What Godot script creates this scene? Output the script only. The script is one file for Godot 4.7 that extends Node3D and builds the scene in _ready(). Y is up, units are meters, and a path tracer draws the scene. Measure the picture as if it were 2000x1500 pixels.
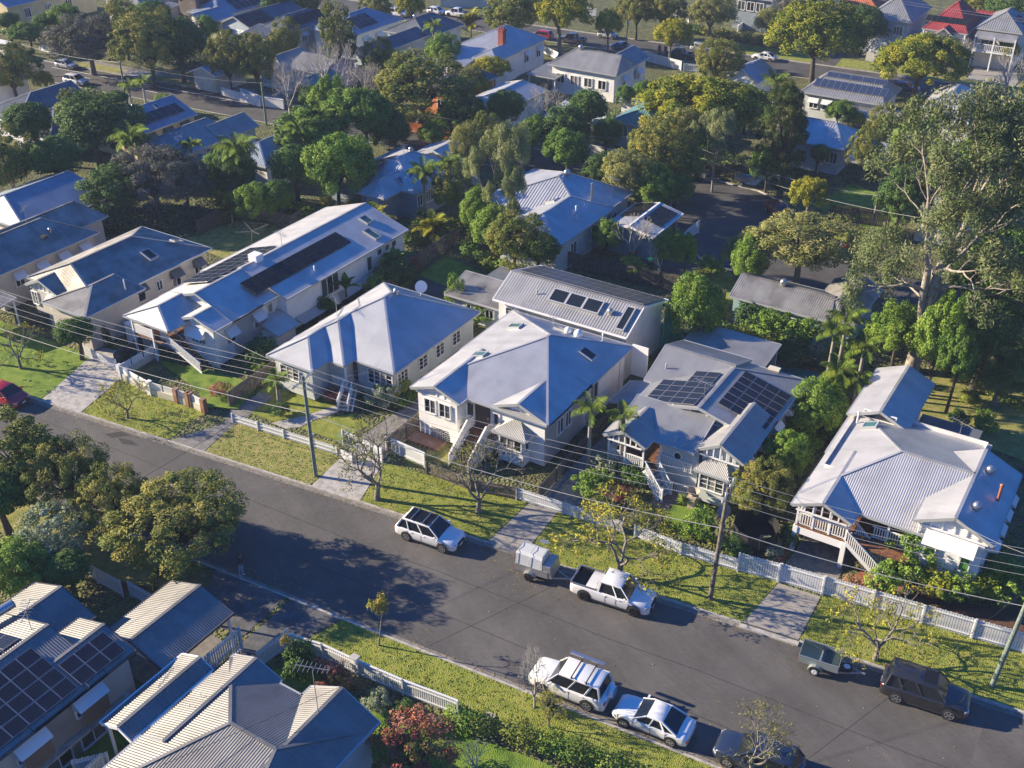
extends Node3D
# world: x runs along the street, y up, z towards the viewer; P(u, h, w) takes metres along the street, up and deep into the block
var M := {}
var O := Vector3.ZERO
var used := {}
var rng := RandomNumberGenerator.new()
var PV := {}

func P(u: float, h: float, w: float) -> Vector3: return Vector3(u, h, -w)
func rf(a: float, b: float) -> float: return rng.randf_range(a, b)
func S() -> SurfaceTool:
	var s := SurfaceTool.new()
	s.begin(Mesh.PRIMITIVE_TRIANGLES)
	s.set_smooth_group(-1)
	return s
func tri(s: SurfaceTool, a: Vector3, b: Vector3, c: Vector3) -> void:
	s.add_vertex(a - O); s.add_vertex(b - O); s.add_vertex(c - O)
func quad(s: SurfaceTool, a: Vector3, b: Vector3, c: Vector3, d: Vector3) -> void:
	tri(s, a, b, c); tri(s, a, c, d)
func poly(s: SurfaceTool, p: Array) -> void:
	for i in range(1, p.size() - 1): tri(s, p[0], p[i], p[i + 1])
func hexa(s: SurfaceTool, b: Array, t: Array) -> void:
	quad(s, b[0], b[1], b[2], b[3]); quad(s, t[3], t[2], t[1], t[0])
	for i in 4:
		var j := (i + 1) % 4
		quad(s, b[j], b[i], t[i], t[j])
func obox(s: SurfaceTool, c: Vector3, x: Vector3, y: Vector3, z: Vector3) -> void:   # half axes
	hexa(s, [c - x - y - z, c + x - y - z, c + x - y + z, c - x - y + z], [c - x + y - z, c + x + y - z, c + x + y + z, c - x + y + z])
func box(s: SurfaceTool, c: Vector3, e: Vector3, yaw := 0.0) -> void:
	var b := Basis(Vector3.UP, yaw)
	obox(s, c, b * Vector3(e.x / 2, 0, 0), Vector3(0, e.y / 2, 0), b * Vector3(0, 0, e.z / 2))
func beam(s: SurfaceTool, a: Vector3, b: Vector3, wd: float, ht: float) -> void:
	var d := (b - a) * 0.5
	if d.length() < 0.001: return
	var up := Vector3.UP if absf(d.normalized().y) < 0.95 else Vector3.RIGHT
	var x := d.cross(up).normalized() * wd * 0.5
	var y := x.cross(d).normalized() * ht * 0.5
	obox(s, (a + b) * 0.5, x, y, d)
func tube(s: SurfaceTool, p: Array, r: Array, n := 6, cap := true) -> void:
	s.set_smooth_group(0)
	var prev := []
	var side := Vector3.ZERO
	for i in p.size():
		var d: Vector3 = (p[mini(i + 1, p.size() - 1)] - p[maxi(i - 1, 0)]).normalized()
		if side == Vector3.ZERO: side = d.cross(Vector3.UP if absf(d.y) < 0.9 else Vector3.RIGHT).normalized()
		side = (side - d * side.dot(d)).normalized()
		var o := d.cross(side)
		var ring := []
		for k in n:
			var a := TAU * k / n
			ring.append(p[i] + (side * cos(a) + o * sin(a)) * r[i])
		if i > 0:
			for k in n:
				var j := (k + 1) % n
				quad(s, prev[k], ring[k], ring[j], prev[j])
		prev = ring
	s.set_smooth_group(-1)
	if cap:
		for k in range(1, n - 1): tri(s, prev[0], prev[k], prev[k + 1])
func disc(s: SurfaceTool, c: Vector3, nrm: Vector3, r: float, n := 12, r2 := -1.0) -> void:
	var x := nrm.cross(Vector3.UP if absf(nrm.y) < 0.9 else Vector3.RIGHT).normalized()
	var y := nrm.cross(x).normalized() * (r if r2 < 0 else r2)
	x *= r
	for k in n:
		var a := TAU * k / n
		var b := TAU * (k + 1) / n
		tri(s, c, c + x * cos(a) + y * sin(a), c + x * cos(b) + y * sin(b))
func dome(s: SurfaceTool, c: Vector3, r: Vector3, n := 10, m := 5, low := 0.0) -> void:
	s.set_smooth_group(0)
	for j in m:
		var e0: float = lerpf(low, PI / 2, float(j) / m)
		var e1: float = lerpf(low, PI / 2, float(j + 1) / m)
		for k in n:
			var a := TAU * k / n
			var b := TAU * (k + 1) / n
			var f := func(e: float, t: float) -> Vector3: return c + Vector3(cos(e) * cos(t), sin(e), cos(e) * sin(t)) * r
			quad(s, f.call(e0, a), f.call(e0, b), f.call(e1, b), f.call(e1, a))
	s.set_smooth_group(-1)

func numbered(nm: String, par: Node) -> String:
	var key := [par.get_instance_id(), nm]
	var n: int = used.get(key, 0)
	used[key] = n + 1
	return nm if n == 0 else "%s_%03d" % [nm, n]
func tag(o: Node, label: String, cat: String, grp := "") -> void:
	o.set_meta("label", label)
	o.set_meta("category", cat)
	if grp != "": o.set_meta("group", grp)
func thing(nm: String, label: String, cat: String, at: Vector3, grp := "") -> Node3D:
	var o := Node3D.new()
	o.name = numbered(nm, self)
	o.position = at
	add_child(o)
	tag(o, label, cat, grp)
	O = at
	return o
func mesh_of(s: SurfaceTool, old: ArrayMesh = null) -> ArrayMesh:
	s.generate_normals()
	return s.commit(old)
func put(mesh: Mesh, nm: String, mat: Material, par: Node, label := "") -> MeshInstance3D:
	var o := MeshInstance3D.new()
	o.mesh = mesh
	o.name = numbered(nm, par)
	if mat: o.material_override = mat
	if label != "": o.set_meta("label", label)
	par.add_child(o)
	return o
func part(s: SurfaceTool, nm: String, mat: Material, par: Node, label := "") -> MeshInstance3D:
	return put(mesh_of(s), nm, mat, par, label)
func stuff(s: SurfaceTool, nm: String, mat: Material, par: Node) -> MeshInstance3D:
	var o := part(s, nm, mat, par)
	o.set_meta("kind", "stuff")
	return o
func struct(s: SurfaceTool, nm: String, mat: Material) -> MeshInstance3D:
	var o := part(s, nm, mat, self)
	o.set_meta("kind", "structure")
	return o
func single(s: SurfaceTool, nm: String, mat: Material, label: String, cat: String, grp := "") -> MeshInstance3D:
	var o := part(s, nm, mat, self)
	o.position = O
	tag(o, label, cat, grp)
	return o
func dup(src: Node3D, label: String, at: Vector3, yaw := 0.0, sc := Vector3.ONE) -> Node3D:
	var o: Node3D = src.duplicate()
	o.name = numbered(str(src.name).rstrip("0123456789").rstrip("_"), self)
	add_child(o)
	o.transform = Transform3D(Basis(Vector3.UP, yaw) * Basis.from_scale(sc), at)
	o.set_meta("label", label)
	return o

# ---------- materials
func mat(nm: String, lin: Color, rough := 0.8, metal := 0.0) -> StandardMaterial3D:
	var m := StandardMaterial3D.new()
	m.albedo_color = lin.linear_to_srgb()
	m.roughness = rough
	m.metallic = metal
	m.cull_mode = BaseMaterial3D.CULL_DISABLED
	M[nm] = m
	return m
func noise_tex(sd: int, freq: float, oct: int, stops: Array, size := 512, kind := FastNoiseLite.TYPE_SIMPLEX_SMOOTH) -> NoiseTexture2D:
	var f := FastNoiseLite.new()
	f.seed = sd; f.frequency = freq; f.fractal_octaves = oct; f.noise_type = kind
	f.fractal_gain = 0.6
	var g := Gradient.new()
	g.offsets = PackedFloat32Array(stops.map(func(x): return x[0]))
	g.colors = PackedColorArray(stops.map(func(x): return x[1].linear_to_srgb()))
	var t := NoiseTexture2D.new()
	t.noise = f; t.color_ramp = g; t.width = size; t.height = size; t.seamless = true
	return t
func bump_tex(sd: int, freq: float, oct: int, strength: float, size := 512) -> NoiseTexture2D:
	var f := FastNoiseLite.new()
	f.seed = sd; f.frequency = freq; f.fractal_octaves = oct
	var t := NoiseTexture2D.new()
	t.noise = f; t.width = size; t.height = size; t.seamless = true; t.as_normal_map = true; t.bump_strength = strength
	return t
func tri_mat(nm: String, tex: Texture2D, metres: float, rough := 0.9, nrm: Texture2D = null, nstr := 1.0) -> StandardMaterial3D:
	var m := mat(nm, Color(1, 1, 1), rough)
	m.albedo_texture = tex
	m.uv1_triplanar = true
	m.uv1_world_triplanar = true
	m.uv1_scale = Vector3.ONE / metres
	if nrm:
		m.normal_enabled = true
		m.normal_texture = nrm
		m.normal_scale = nstr
	return m
func roof_mat(nm: String, lo: Color, hi: Color, rough := 0.5, metal := 0.3, sd := 3) -> void:
	var m := tri_mat(nm, noise_tex(sd, 0.006, 5, [[0.25, lo], [0.5, lo.lerp(hi, 0.6)], [0.8, hi]]), 9.0, rough)
	m.metallic = metal
	m.vertex_color_use_as_albedo = true
func C(r: float, g: float, b: float) -> Color: return Color(r, g, b)

func asphalt_tex() -> ImageTexture:   # worn wheel lanes, fine grit, old patches and oil drips along the street
	var im := Image.create(2048, 512, false, Image.FORMAT_RGB8)
	var n := FastNoiseLite.new()
	n.seed = 71; n.frequency = 0.03; n.fractal_octaves = 4
	var g := FastNoiseLite.new()
	g.seed = 72; g.frequency = 0.35; g.fractal_octaves = 2
	var lo := C(.066, .062, .058)
	var hi := C(.12, .112, .104)
	for y in 512:
		for x in 2048:
			var yy := y - x * 0.44
			var k := 0.5 + n.get_noise_2d(x * 0.05, yy * 0.5) * 0.55 + n.get_noise_2d(x * 0.5, y * 0.5 + 900.0) * 0.4 + g.get_noise_2d(x, y) * 0.2
			im.set_pixel(x, y, lo.lerp(hi, clampf(k, 0.0, 1.0)).linear_to_srgb())
	return ImageTexture.create_from_image(im)
func materials() -> void:
	var am := tri_mat("asphalt", asphalt_tex(), 1.0, 0.85, bump_tex(2, 0.3, 3, 1.0), 0.15)
	am.uv1_scale = Vector3(1.0 / 128.0, 1.0 / 32.0, 1.0 / 32.0)
	tri_mat("asphalt_far", noise_tex(31, 0.012, 6, [[0.2, C(.05, .048, .047)], [0.5, C(.066, .063, .061)], [0.8, C(.082, .078, .075)]], 512), 19.0, 0.85)
	tri_mat("tar", noise_tex(4, 0.05, 3, [[0.3, C(.03, .029, .028)], [0.7, C(.045, .043, .042)]], 256), 3.0, 0.7)
	tri_mat("soil", noise_tex(5, 0.02, 6, [[0.15, C(.05, .058, .02)], [0.4, C(.115, .105, .05)], [0.6, C(.1, .13, .032)], [0.85, C(.19, .165, .085)]], 512), 17.0, 1.0, bump_tex(6, 0.1, 4, 8.0), 1.0)
	var gn := bump_tex(7, 0.16, 4, 6.0, 1024)
	tri_mat("grass", noise_tex(8, 0.014, 6, [[0.15, C(.15, .19, .022)], [0.42, C(.21, .245, .032)], [0.6, C(.255, .275, .042)], [0.85, C(.30, .29, .06)]], 1024), 15.0, 1.0, gn, 0.8)
	tri_mat("grass_dry", noise_tex(9, 0.014, 6, [[0.15, C(.16, .19, .035)], [0.45, C(.25, .25, .06)], [0.65, C(.30, .275, .08)], [0.85, C(.36, .31, .12)]], 1024), 15.0, 1.0, gn, 0.8)
	tri_mat("grass_lush", noise_tex(10, 0.014, 6, [[0.15, C(.07, .14, .012)], [0.45, C(.14, .23, .02)], [0.8, C(.21, .28, .035)]], 512), 13.0, 1.0, gn, 0.8)
	tri_mat("concrete", noise_tex(11, 0.02, 6, [[0.2, C(.30, .285, .26)], [0.5, C(.40, .38, .345)], [0.8, C(.48, .45, .41)]], 512), 7.0, 0.85)
	tri_mat("concrete_old", noise_tex(12, 0.02, 6, [[0.2, C(.16, .15, .135)], [0.5, C(.2, .188, .17)], [0.8, C(.25, .235, .21)]], 512), 6.0, 0.9)
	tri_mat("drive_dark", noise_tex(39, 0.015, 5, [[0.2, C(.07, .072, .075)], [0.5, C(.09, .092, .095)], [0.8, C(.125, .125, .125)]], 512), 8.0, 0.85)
	tri_mat("gravel", noise_tex(13, 0.09, 5, [[0.25, C(.2, .185, .16)], [0.5, C(.3, .28, .245)], [0.8, C(.42, .385, .34)]], 512), 3.0, 0.95)
	tri_mat("paver", noise_tex(14, 0.05, 4, [[0.25, C(.13, .085, .065)], [0.5, C(.2, .14, .11)], [0.8, C(.28, .21, .17)]], 256), 3.0, 0.9)
	tri_mat("mulch", noise_tex(15, 0.09, 5, [[0.25, C(.06, .032, .02)], [0.5, C(.13, .06, .035)], [0.8, C(.2, .1, .06)]], 256), 3.0, 1.0, bump_tex(16, 0.2, 3, 8.0), 1.0)
	tri_mat("terracotta", noise_tex(17, 0.03, 4, [[0.25, C(.22, .08, .04)], [0.75, C(.36, .14, .075)]], 256), 4.0, 0.85)
	roof_mat("roof_white", C(.48, .475, .47), C(.62, .61, .6), 0.5, 0.65, 21)
	roof_mat("roof_worn", C(.19, .187, .182), C(.28, .274, .265), 0.5, 0.6, 20)
	roof_mat("roof_cool", C(.44, .45, .46), C(.58, .585, .59), 0.48, 0.7, 22)
	roof_mat("roof_grey", C(.24, .24, .24), C(.34, .34, .335), 0.5, 0.4, 23)
	roof_mat("roof_zinc", C(.32, .315, .305), C(.46, .45, .43), 0.48, 0.6, 24)
	roof_mat("roof_old", C(.19, .18, .165), C(.4, .385, .355), 0.55, 0.6, 25)
	roof_mat("roof_slate", C(.09, .105, .13), C(.15, .165, .19), 0.5, 0.2, 26)
	roof_mat("roof_blue", C(.2, .25, .32), C(.3, .35, .42), 0.45, 0.3, 27)
	roof_mat("roof_red", C(.26, .035, .035), C(.36, .06, .055), 0.55, 0.1, 28)
	roof_mat("roof_tile", C(.3, .085, .04), C(.45, .14, .07), 0.8, 0.0, 29)
	roof_mat("roof_green", C(.10, .22, .2), C(.16, .3, .27), 0.5, 0.2, 30)
	var wn := func(nm: String, c: Color) -> void: tri_mat(nm, noise_tex(40 + M.size(), 0.01, 5, [[0.2, c * 0.9], [0.6, c], [0.85, c.lerp(C(.9, .9, .88), 0.12)]], 256), 6.0, 0.55)
	wn.call("white", C(.76, .755, .74)); wn.call("cream", C(.66, .61, .5)); wn.call("sage", C(.5, .53, .52)); wn.call("beige", C(.52, .47, .41))
	wn.call("paleblue", C(.42, .5, .58)); wn.call("teal", C(.3, .46, .48)); wn.call("yellow", C(.6, .5, .27)); wn.call("orange", C(.52, .16, .04)); wn.call("charcoal", C(.035, .037, .042)); wn.call("greyblue", C(.24, .29, .34))
	wn.call("brick", C(.3, .15, .09)); wn.call("brown", C(.1, .07, .055)); wn.call("grey", C(.32, .32, .32))
	mat("trim", C(.8, .8, .79), 0.45); mat("gutter", C(.42, .43, .44), 0.4, 0.2); mat("gutter_dark", C(.06, .062, .07), 0.45)
	mat("dark", C(.018, .018, .02), 0.7); mat("steel", C(.5, .5, .5), 0.3, 0.85); mat("galv", C(.42, .43, .43), 0.4, 0.7); mat("copper", C(.42, .16, .09), 0.5, 0.3)
	mat("awning", C(.6, .62, .63), 0.5); mat("awning_dark", C(.1, .11, .12), 0.5); mat("blind", C(.16, .105, .07), 0.8)
	mat("glass", C(.014, .018, .023), 0.08).metallic_specular = 0.5
	mat("glass_curtain", C(.2, .19, .17), 0.12); mat("glass_dim", C(.07, .075, .08), 0.08)
	mat("glass_sky", C(.03, .05, .055), 0.05).metallic_specular = 1.0
	mat("glass_teal", C(.05, .13, .12), 0.08)
	mat("door", C(.06, .04, .032), 0.6); mat("green_door", C(.06, .2, .04), 0.6)
	tri_mat("deck", noise_tex(18, 0.03, 4, [[0.25, C(.12, .05, .025)], [0.75, C(.24, .11, .055)]], 256), 3.0, 0.7)
	tri_mat("timber", noise_tex(19, 0.02, 5, [[0.2, C(.1, .083, .065)], [0.5, C(.17, .145, .115)], [0.8, C(.25, .22, .18)]], 256), 2.5, 0.95)
	tri_mat("timber_dark", noise_tex(20, 0.02, 5, [[0.2, C(.04, .034, .028)], [0.5, C(.075, .065, .055)], [0.8, C(.12, .105, .09)]], 256), 2.5, 0.95)
	tri_mat("pole_green", noise_tex(32, 0.03, 5, [[0.2, C(.10, .14, .115)], [0.5, C(.17, .215, .18)], [0.8, C(.26, .3, .26)]], 256), 2.0, 0.9)
	tri_mat("bark_grey", noise_tex(33, 0.05, 5, [[0.2, C(.09, .08, .07)], [0.5, C(.19, .17, .15)], [0.8, C(.33, .3, .27)]], 256), 2.0, 0.95)
	tri_mat("bark_dark", noise_tex(34, 0.05, 5, [[0.2, C(.03, .024, .019)], [0.5, C(.07, .057, .046)], [0.8, C(.13, .11, .09)]], 256), 2.0, 0.95)
	tri_mat("bark_pale", noise_tex(35, 0.03, 5, [[0.2, C(.15, .115, .09)], [0.45, C(.3, .26, .22)], [0.8, C(.45, .41, .36)]], 256), 3.0, 0.85)
	tri_mat("bark_palm", noise_tex(36, 0.05, 4, [[0.2, C(.2, .18, .155)], [0.8, C(.36, .33, .29)]], 256), 1.5, 0.9)
	var lf := mat("leaf", C(1, 1, 1), 0.62)
	lf.metallic_specular = 0.25
	lf.vertex_color_use_as_albedo = true
	lf.backlight_enabled = true
	lf.backlight = C(.46, .52, .2)
	var vc := mat("vcol", C(1, 1, 1), 0.7)
	vc.vertex_color_use_as_albedo = true
	mat("wire", C(.4, .4, .4), 0.5, 0.3); mat("wire_dark", C(.03, .03, .03), 0.6)
	mat("pool", C(.015, .22, .23), 0.04); mat("tyre", C(.014, .014, .014), 0.85); mat("rim", C(.45, .45, .46), 0.3, 0.8); mat("rim_white", C(.7, .7, .7), 0.4); mat("rim_dark", C(.03, .03, .03), 0.35, 0.5)
	for c in [["car_white", C(.78, .78, .78)], ["car_dark", C(.022, .022, .026)], ["car_red", C(.42, .008, .016)], ["car_silver", C(.42, .44, .47)], ["car_navy", C(.018, .028, .06)], ["car_blue", C(.02, .08, .25)], ["car_grey", C(.14, .14, .14)]]:
		var m := mat(c[0], c[1], 0.28, 0.1)
		m.clearcoat_enabled = true
		m.clearcoat = 1.0
		m.clearcoat_roughness = 0.08
	mat("plastic", C(.022, .022, .024), 0.6); mat("lamp_glass", C(.6, .62, .65), 0.15, 0.3); mat("lamp_red", C(.36, .012, .012), 0.25); mat("plate", C(.7, .7, .66), 0.5)
	mat("bin_green", C(.0, .25, .13), 0.5); mat("bin_red", C(.5, .03, .02), 0.5); mat("bin_yellow", C(.65, .4, .02), 0.5); mat("bin_body", C(.01, .03, .025), 0.6)
	mat("teal_mesh", C(.0, .3, .26), 0.8); mat("tarp", C(.0, .16, .12), 0.8); mat("canvas", C(.55, .56, .56), 0.8); mat("mesh_dark", C(.012, .012, .013), 0.95); mat("sail", C(.7, .72, .74), 0.8); mat("stone", C(.4, .33, .26), 0.9)
	# photovoltaic cells: flat print on the face of each panel
	for k in 2:
		var im := Image.create(120, 200, false, Image.FORMAT_RGB8)
		im.fill([C(.012, .014, .022), C(.016, .03, .075)][k].linear_to_srgb())
		for i in range(0, 120, 20): im.fill_rect(Rect2i(i, 0, 2, 200), [C(.05, .07, .12), C(.09, .12, .2)][k].linear_to_srgb())
		for i in range(0, 200, 20): im.fill_rect(Rect2i(0, i, 120, 2), [C(.05, .07, .12), C(.09, .12, .2)][k].linear_to_srgb())
		var pm := mat(["cells", "cells_blue"][k], C(1, 1, 1), 0.22)
		pm.albedo_texture = ImageTexture.create_from_image(im)
		pm.metallic_specular = 0.3
	mat("panel_grey", C(.05, .05, .055), 0.3)
	mat("panel_black", C(.012, .013, .017), 0.22).metallic_specular = 0.3
	mat("alu", C(.4, .4, .41), 0.4, 0.6); mat("alu_black", C(.03, .03, .032), 0.4)

# ---------- roofs, walls, windows
func clip(p: Array, n: Vector3, d: float) -> Array:   # keep the side where p.n >= d
	var o := []
	for i in p.size():
		var a: Vector3 = p[i]
		var b: Vector3 = p[(i + 1) % p.size()]
		var fa := a.dot(n) - d
		var fb := b.dot(n) - d
		if fa >= 0: o.append(a)
		if (fa >= 0) != (fb >= 0): o.append(a.lerp(b, fa / (fa - fb)))
	return o
func normal_of(p: Array) -> Vector3:
	var n := Vector3.ZERO
	for i in p.size():
		var a: Vector3 = p[i]
		var b: Vector3 = p[(i + 1) % p.size()]
		n += a.cross(b)
	n = n.normalized()
	return n if n.y >= 0 else -n
func corr(s: SurfaceTool, p: Array, pitch: float, amp: float) -> void:   # corrugated iron: ribs run down the slope
	var n := normal_of(p)
	var down := Vector3(n.x, 0, n.z)
	if down.length() < 0.01: down = Vector3(0, 0, 1)
	var t := n.cross(down).normalized()
	var lo := INF
	var hi := -INF
	for q in p:
		lo = minf(lo, q.dot(t)); hi = maxf(hi, q.dot(t))
	var st := pitch / 4.0
	var k0 := floori(lo / st)
	var k1 := ceili(hi / st)
	for k in range(k0, k1):
		var c := clip(clip(p, t, k * st), -t, -(k + 1) * st)
		if c.size() < 3: continue
		var sh := floori(k * st / 0.76)
		var v := 0.9 + 0.1 * fposmod(sin(sh * 12.9898 + lo * 3.1) * 43758.5, 1.0)
		s.set_color(Color(v, v, v))
		for i in c.size(): c[i] = c[i] + n * amp * sin(TAU * c[i].dot(t) / pitch)
		poly(s, c)
func boards(s: SurfaceTool, p: Array, out: Vector3, pitch := 0.18, lap := 0.022) -> void:   # lapped weatherboards
	var lo := INF
	var hi := -INF
	for q in p:
		lo = minf(lo, q.y); hi = maxf(hi, q.y)
	if pitch <= 0:
		poly(s, p)
		return
	var y := lo
	while y < hi - 0.001:
		var y1 := minf(y + pitch, hi)
		var c := clip(clip(p, Vector3.UP, y), Vector3.DOWN, -y1)
		if c.size() >= 3:
			for i in c.size(): c[i] = c[i] + out * lap * (1.0 - (c[i].y - y) / pitch)
			poly(s, c)
			var lowp := c.filter(func(v): return v.y < y + 0.003)
			if lowp.size() == 2: quad(s, lowp[0], lowp[1], lowp[1] - out * lap, lowp[0] - out * lap)
		y = y1

# roof: [u0, u1, w0, w1, eave, axis, ridge start, ridge end, ridge at, ridge height]
func planes(r: Array) -> Array:
	var a := P(r[0], r[4], r[2]); var b := P(r[1], r[4], r[2]); var c := P(r[1], r[4], r[3]); var d := P(r[0], r[4], r[3])
	if r[5] == "u":
		var e := P(r[6], r[9], r[8]); var f := P(r[7], r[9], r[8])
		return [[a, b, f, e], [c, d, e, f], [d, a, e], [b, c, f]]
	if r[5] == "w":
		var e := P(r[8], r[9], r[6]); var f := P(r[8], r[9], r[7])
		return [[a, b, e], [c, d, f], [d, a, e, f], [b, c, f, e]]
	if r[5] == "s": return [[a, b, P(r[1], r[9], r[3]), P(r[0], r[9], r[3])]]      # skillion rising to the back
	if r[5] == "l": return [[d, a, P(r[1], r[9], r[2]), P(r[1], r[9], r[3])]]      # skillion rising to the right
	return [[b, c, P(r[0], r[9], r[3]), P(r[0], r[9], r[2])]]                      # "r": rising to the left
func on_roof(r: Array, u: float, w: float) -> Array:
	var best := [P(u, 99, w), Vector3.UP]
	for p in planes(r):
		var n := normal_of(p)
		if n.y < 0.05: continue
		var y: float = p[0].y - (n.x * (u - p[0].x) + n.z * (-w - p[0].z)) / n.y
		if y < best[0].y: best = [P(u, y, w), n]
	return best
func is_gable(p: Array) -> bool: return normal_of(p).y < 0.05
func roof(R: SurfaceTool, T: SurfaceTool, r: Array, pitch: float, amp: float) -> void:
	var ps := planes(r)
	for p in ps:
		if is_gable(p):
			for k in 2:                                   # barge boards
				var q: Vector3 = p[k] + Vector3(0, -0.1, 0)
				beam(T, q, p[2] + Vector3(0, -0.1, 0), 0.06, 0.22)
			continue
		corr(R, p, pitch, amp)
		var g := (Vector3(normal_of(p).x, 0, normal_of(p).z)).normalized() * 0.05
		beam(T, p[0] + g + Vector3(0, -0.07, 0), p[1] + g + Vector3(0, -0.07, 0), 0.11, 0.15)   # gutter
		if r[5] in ["s", "l", "r"]:
			beam(T, p[1] + Vector3(0, -0.08, 0), p[2] + Vector3(0, -0.08, 0), 0.05, 0.2)
			beam(T, p[0] + Vector3(0, -0.08, 0), p[3] + Vector3(0, -0.08, 0), 0.05, 0.2)
			beam(T, p[2] + Vector3(0, -0.08, 0), p[3] + Vector3(0, -0.08, 0), 0.05, 0.2)
func ridges(T: SurfaceTool, r: Array) -> void:
	if not r[5] in ["u", "w"]: return
	var ps := planes(r)
	var e: Vector3 = ps[0][3] if r[5] == "u" else ps[0][2]
	var f: Vector3 = ps[0][2] if r[5] == "u" else ps[1][2]
	var up := Vector3(0, 0.03, 0)
	if e.distance_to(f) > 0.3: beam(T, e + up, f + up, 0.2, 0.03)
	for p in ps:
		if p.size() == 3 and not is_gable(p):
			for k in 2: beam(T, p[k] + up, p[2] + up, 0.18, 0.03)
func walls(W: SurfaceTool, r: Array, base: float, inset := 0.45, pitch := 0.18) -> void:
	var ps := planes(r)
	var gable := [is_gable(ps[0]), is_gable(ps[1]), is_gable(ps[2]), is_gable(ps[3])] if ps.size() == 4 else [false, false, false, false]
	var i0 := inset
	var u0: float = r[0] + i0; var u1: float = r[1] - i0
	var w0: float = r[2] + (0.3 if gable[0] else i0); var w1: float = r[3] - (0.3 if gable[1] else i0)
	if r[5] == "u":
		u0 = r[0] + (0.3 if gable[2] else i0); u1 = r[1] - (0.3 if gable[3] else i0)
	var top := func(u: float, w: float) -> float: return on_roof(r, u, w)[0].y - 0.04
	var side := func(ua: float, wa: float, ub: float, wb: float, out: Vector3, ridge: float, g: bool) -> void:
		var p := [P(ua, base, wa), P(ub, base, wb), P(ub, top.call(ub, wb), wb)]
		if g: p.append(P(ridge if out.x == 0 else ua, top.call(ridge if out.x == 0 else ua, wa if out.x == 0 else ridge), wa if out.x == 0 else ridge))
		p.append(P(ua, top.call(ua, wa), wa))
		boards(W, p, out, pitch)
	side.call(u0, w0, u1, w0, Vector3(0, 0, 1), r[8], gable[0])
	side.call(u1, w1, u0, w1, Vector3(0, 0, -1), r[8], gable[1])
	side.call(u0, w1, u0, w0, Vector3(-1, 0, 0), r[8], gable[2])
	side.call(u1, w0, u1, w1, Vector3(1, 0, 0), r[8], gable[3])

const FACE := {"f": [Vector3(1, 0, 0), Vector3(0, 0, 1)], "b": [Vector3(-1, 0, 0), Vector3(0, 0, -1)], "r": [Vector3(0, 0, -1), Vector3(1, 0, 0)], "l": [Vector3(0, 0, 1), Vector3(-1, 0, 0)]}
# a window: centre of its sill line on the wall, facing, width, height, sashes across, glazing bars
func window(par: Node, c: Vector3, face: String, wd: float, ht: float, cols := 2, bars := 0, hood := "", near := true, glass := "glass") -> void:
	var x: Vector3 = FACE[face][0]
	var o: Vector3 = FACE[face][1]
	var y := Vector3.UP
	var s := S()
	var t := 0.07 if near else 0.09
	var m := c + y * ht / 2
	for k in [-1, 1]:
		obox(s, m + x * k * (wd / 2 + t / 2) + o * 0.04, x * t / 2, y * (ht / 2 + t), o * 0.06)
		obox(s, m + y * k * (ht / 2 + t / 2) + o * (0.04 if k > 0 else 0.055), x * wd / 2, y * t / 2, o * (0.06 if k > 0 else 0.085))
	for k in range(1, cols): obox(s, m + x * (wd * k / cols - wd / 2) + o * 0.03, x * t * 0.4, y * ht / 2, o * 0.045)
	for k in range(1, bars + 1): obox(s, m + y * (ht * k / (bars + 1) - ht / 2) + o * 0.02, x * wd / 2, y * 0.018, o * 0.03)
	var f := part(s, "window", M.trim, par)
	var n := cols if near else 1
	for k in n:
		var g := S()
		var cc := m + x * (wd * (k + 0.5) / n - wd / 2) + o * 0.025
		var hx := x * (wd / n / 2 - t * 0.3)
		var hy := y * (ht / 2)
		quad(g, cc - hx - hy, cc + hx - hy, cc + hx + hy, cc - hx + hy)
		part(g, "pane", M[glass if glass != "glass" else ["glass", "glass_dim", "glass", "glass_curtain", "glass_dim"][absi(int(c.x * 7.3) + int(c.z * 3.1) + k) % 5]], f)
	if hood != "":
		var h := S()
		var a := m + y * (ht / 2 + 0.25) + o * 0.06
		var b := m + y * (ht / 2 - 0.35) + o * 0.75
		var hw := x * (wd / 2 + 0.15)
		var nn := (b - a).cross(x).normalized() * 0.025
		hexa(h, [a - hw - nn, a + hw - nn, b + hw - nn, b - hw - nn], [a - hw + nn, a + hw + nn, b + hw + nn, b - hw + nn])
		for k in [-1, 1]:
			poly(h, [a + hw * k, b + hw * k, m + hw * k + y * (ht / 2 - 0.5) + o * 0.06])
		part(h, "window_hood", M[hood], par)
func door(par: Node, c: Vector3, face: String, wd: float, ht: float, m := "door") -> void:
	var x: Vector3 = FACE[face][0]
	var o: Vector3 = FACE[face][1]
	var s := S()
	obox(s, c + Vector3(0, ht / 2, 0) + o * 0.03, x * wd / 2, Vector3(0, ht / 2, 0), o * 0.04)
	var d := part(s, "door", M[m], par)
	var h := S()
	obox(h, c + Vector3(0, ht * 0.48, 0) + o * 0.1 + x * wd * 0.38, x * 0.03, Vector3(0, 0.09, 0), o * 0.03)
	part(h, "handle", M.steel, d)
func post_box(s: SurfaceTool, a: Vector3, h: float, t := 0.14) -> void: box(s, a + Vector3(0, h / 2, 0), Vector3(t, h, t))
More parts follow.
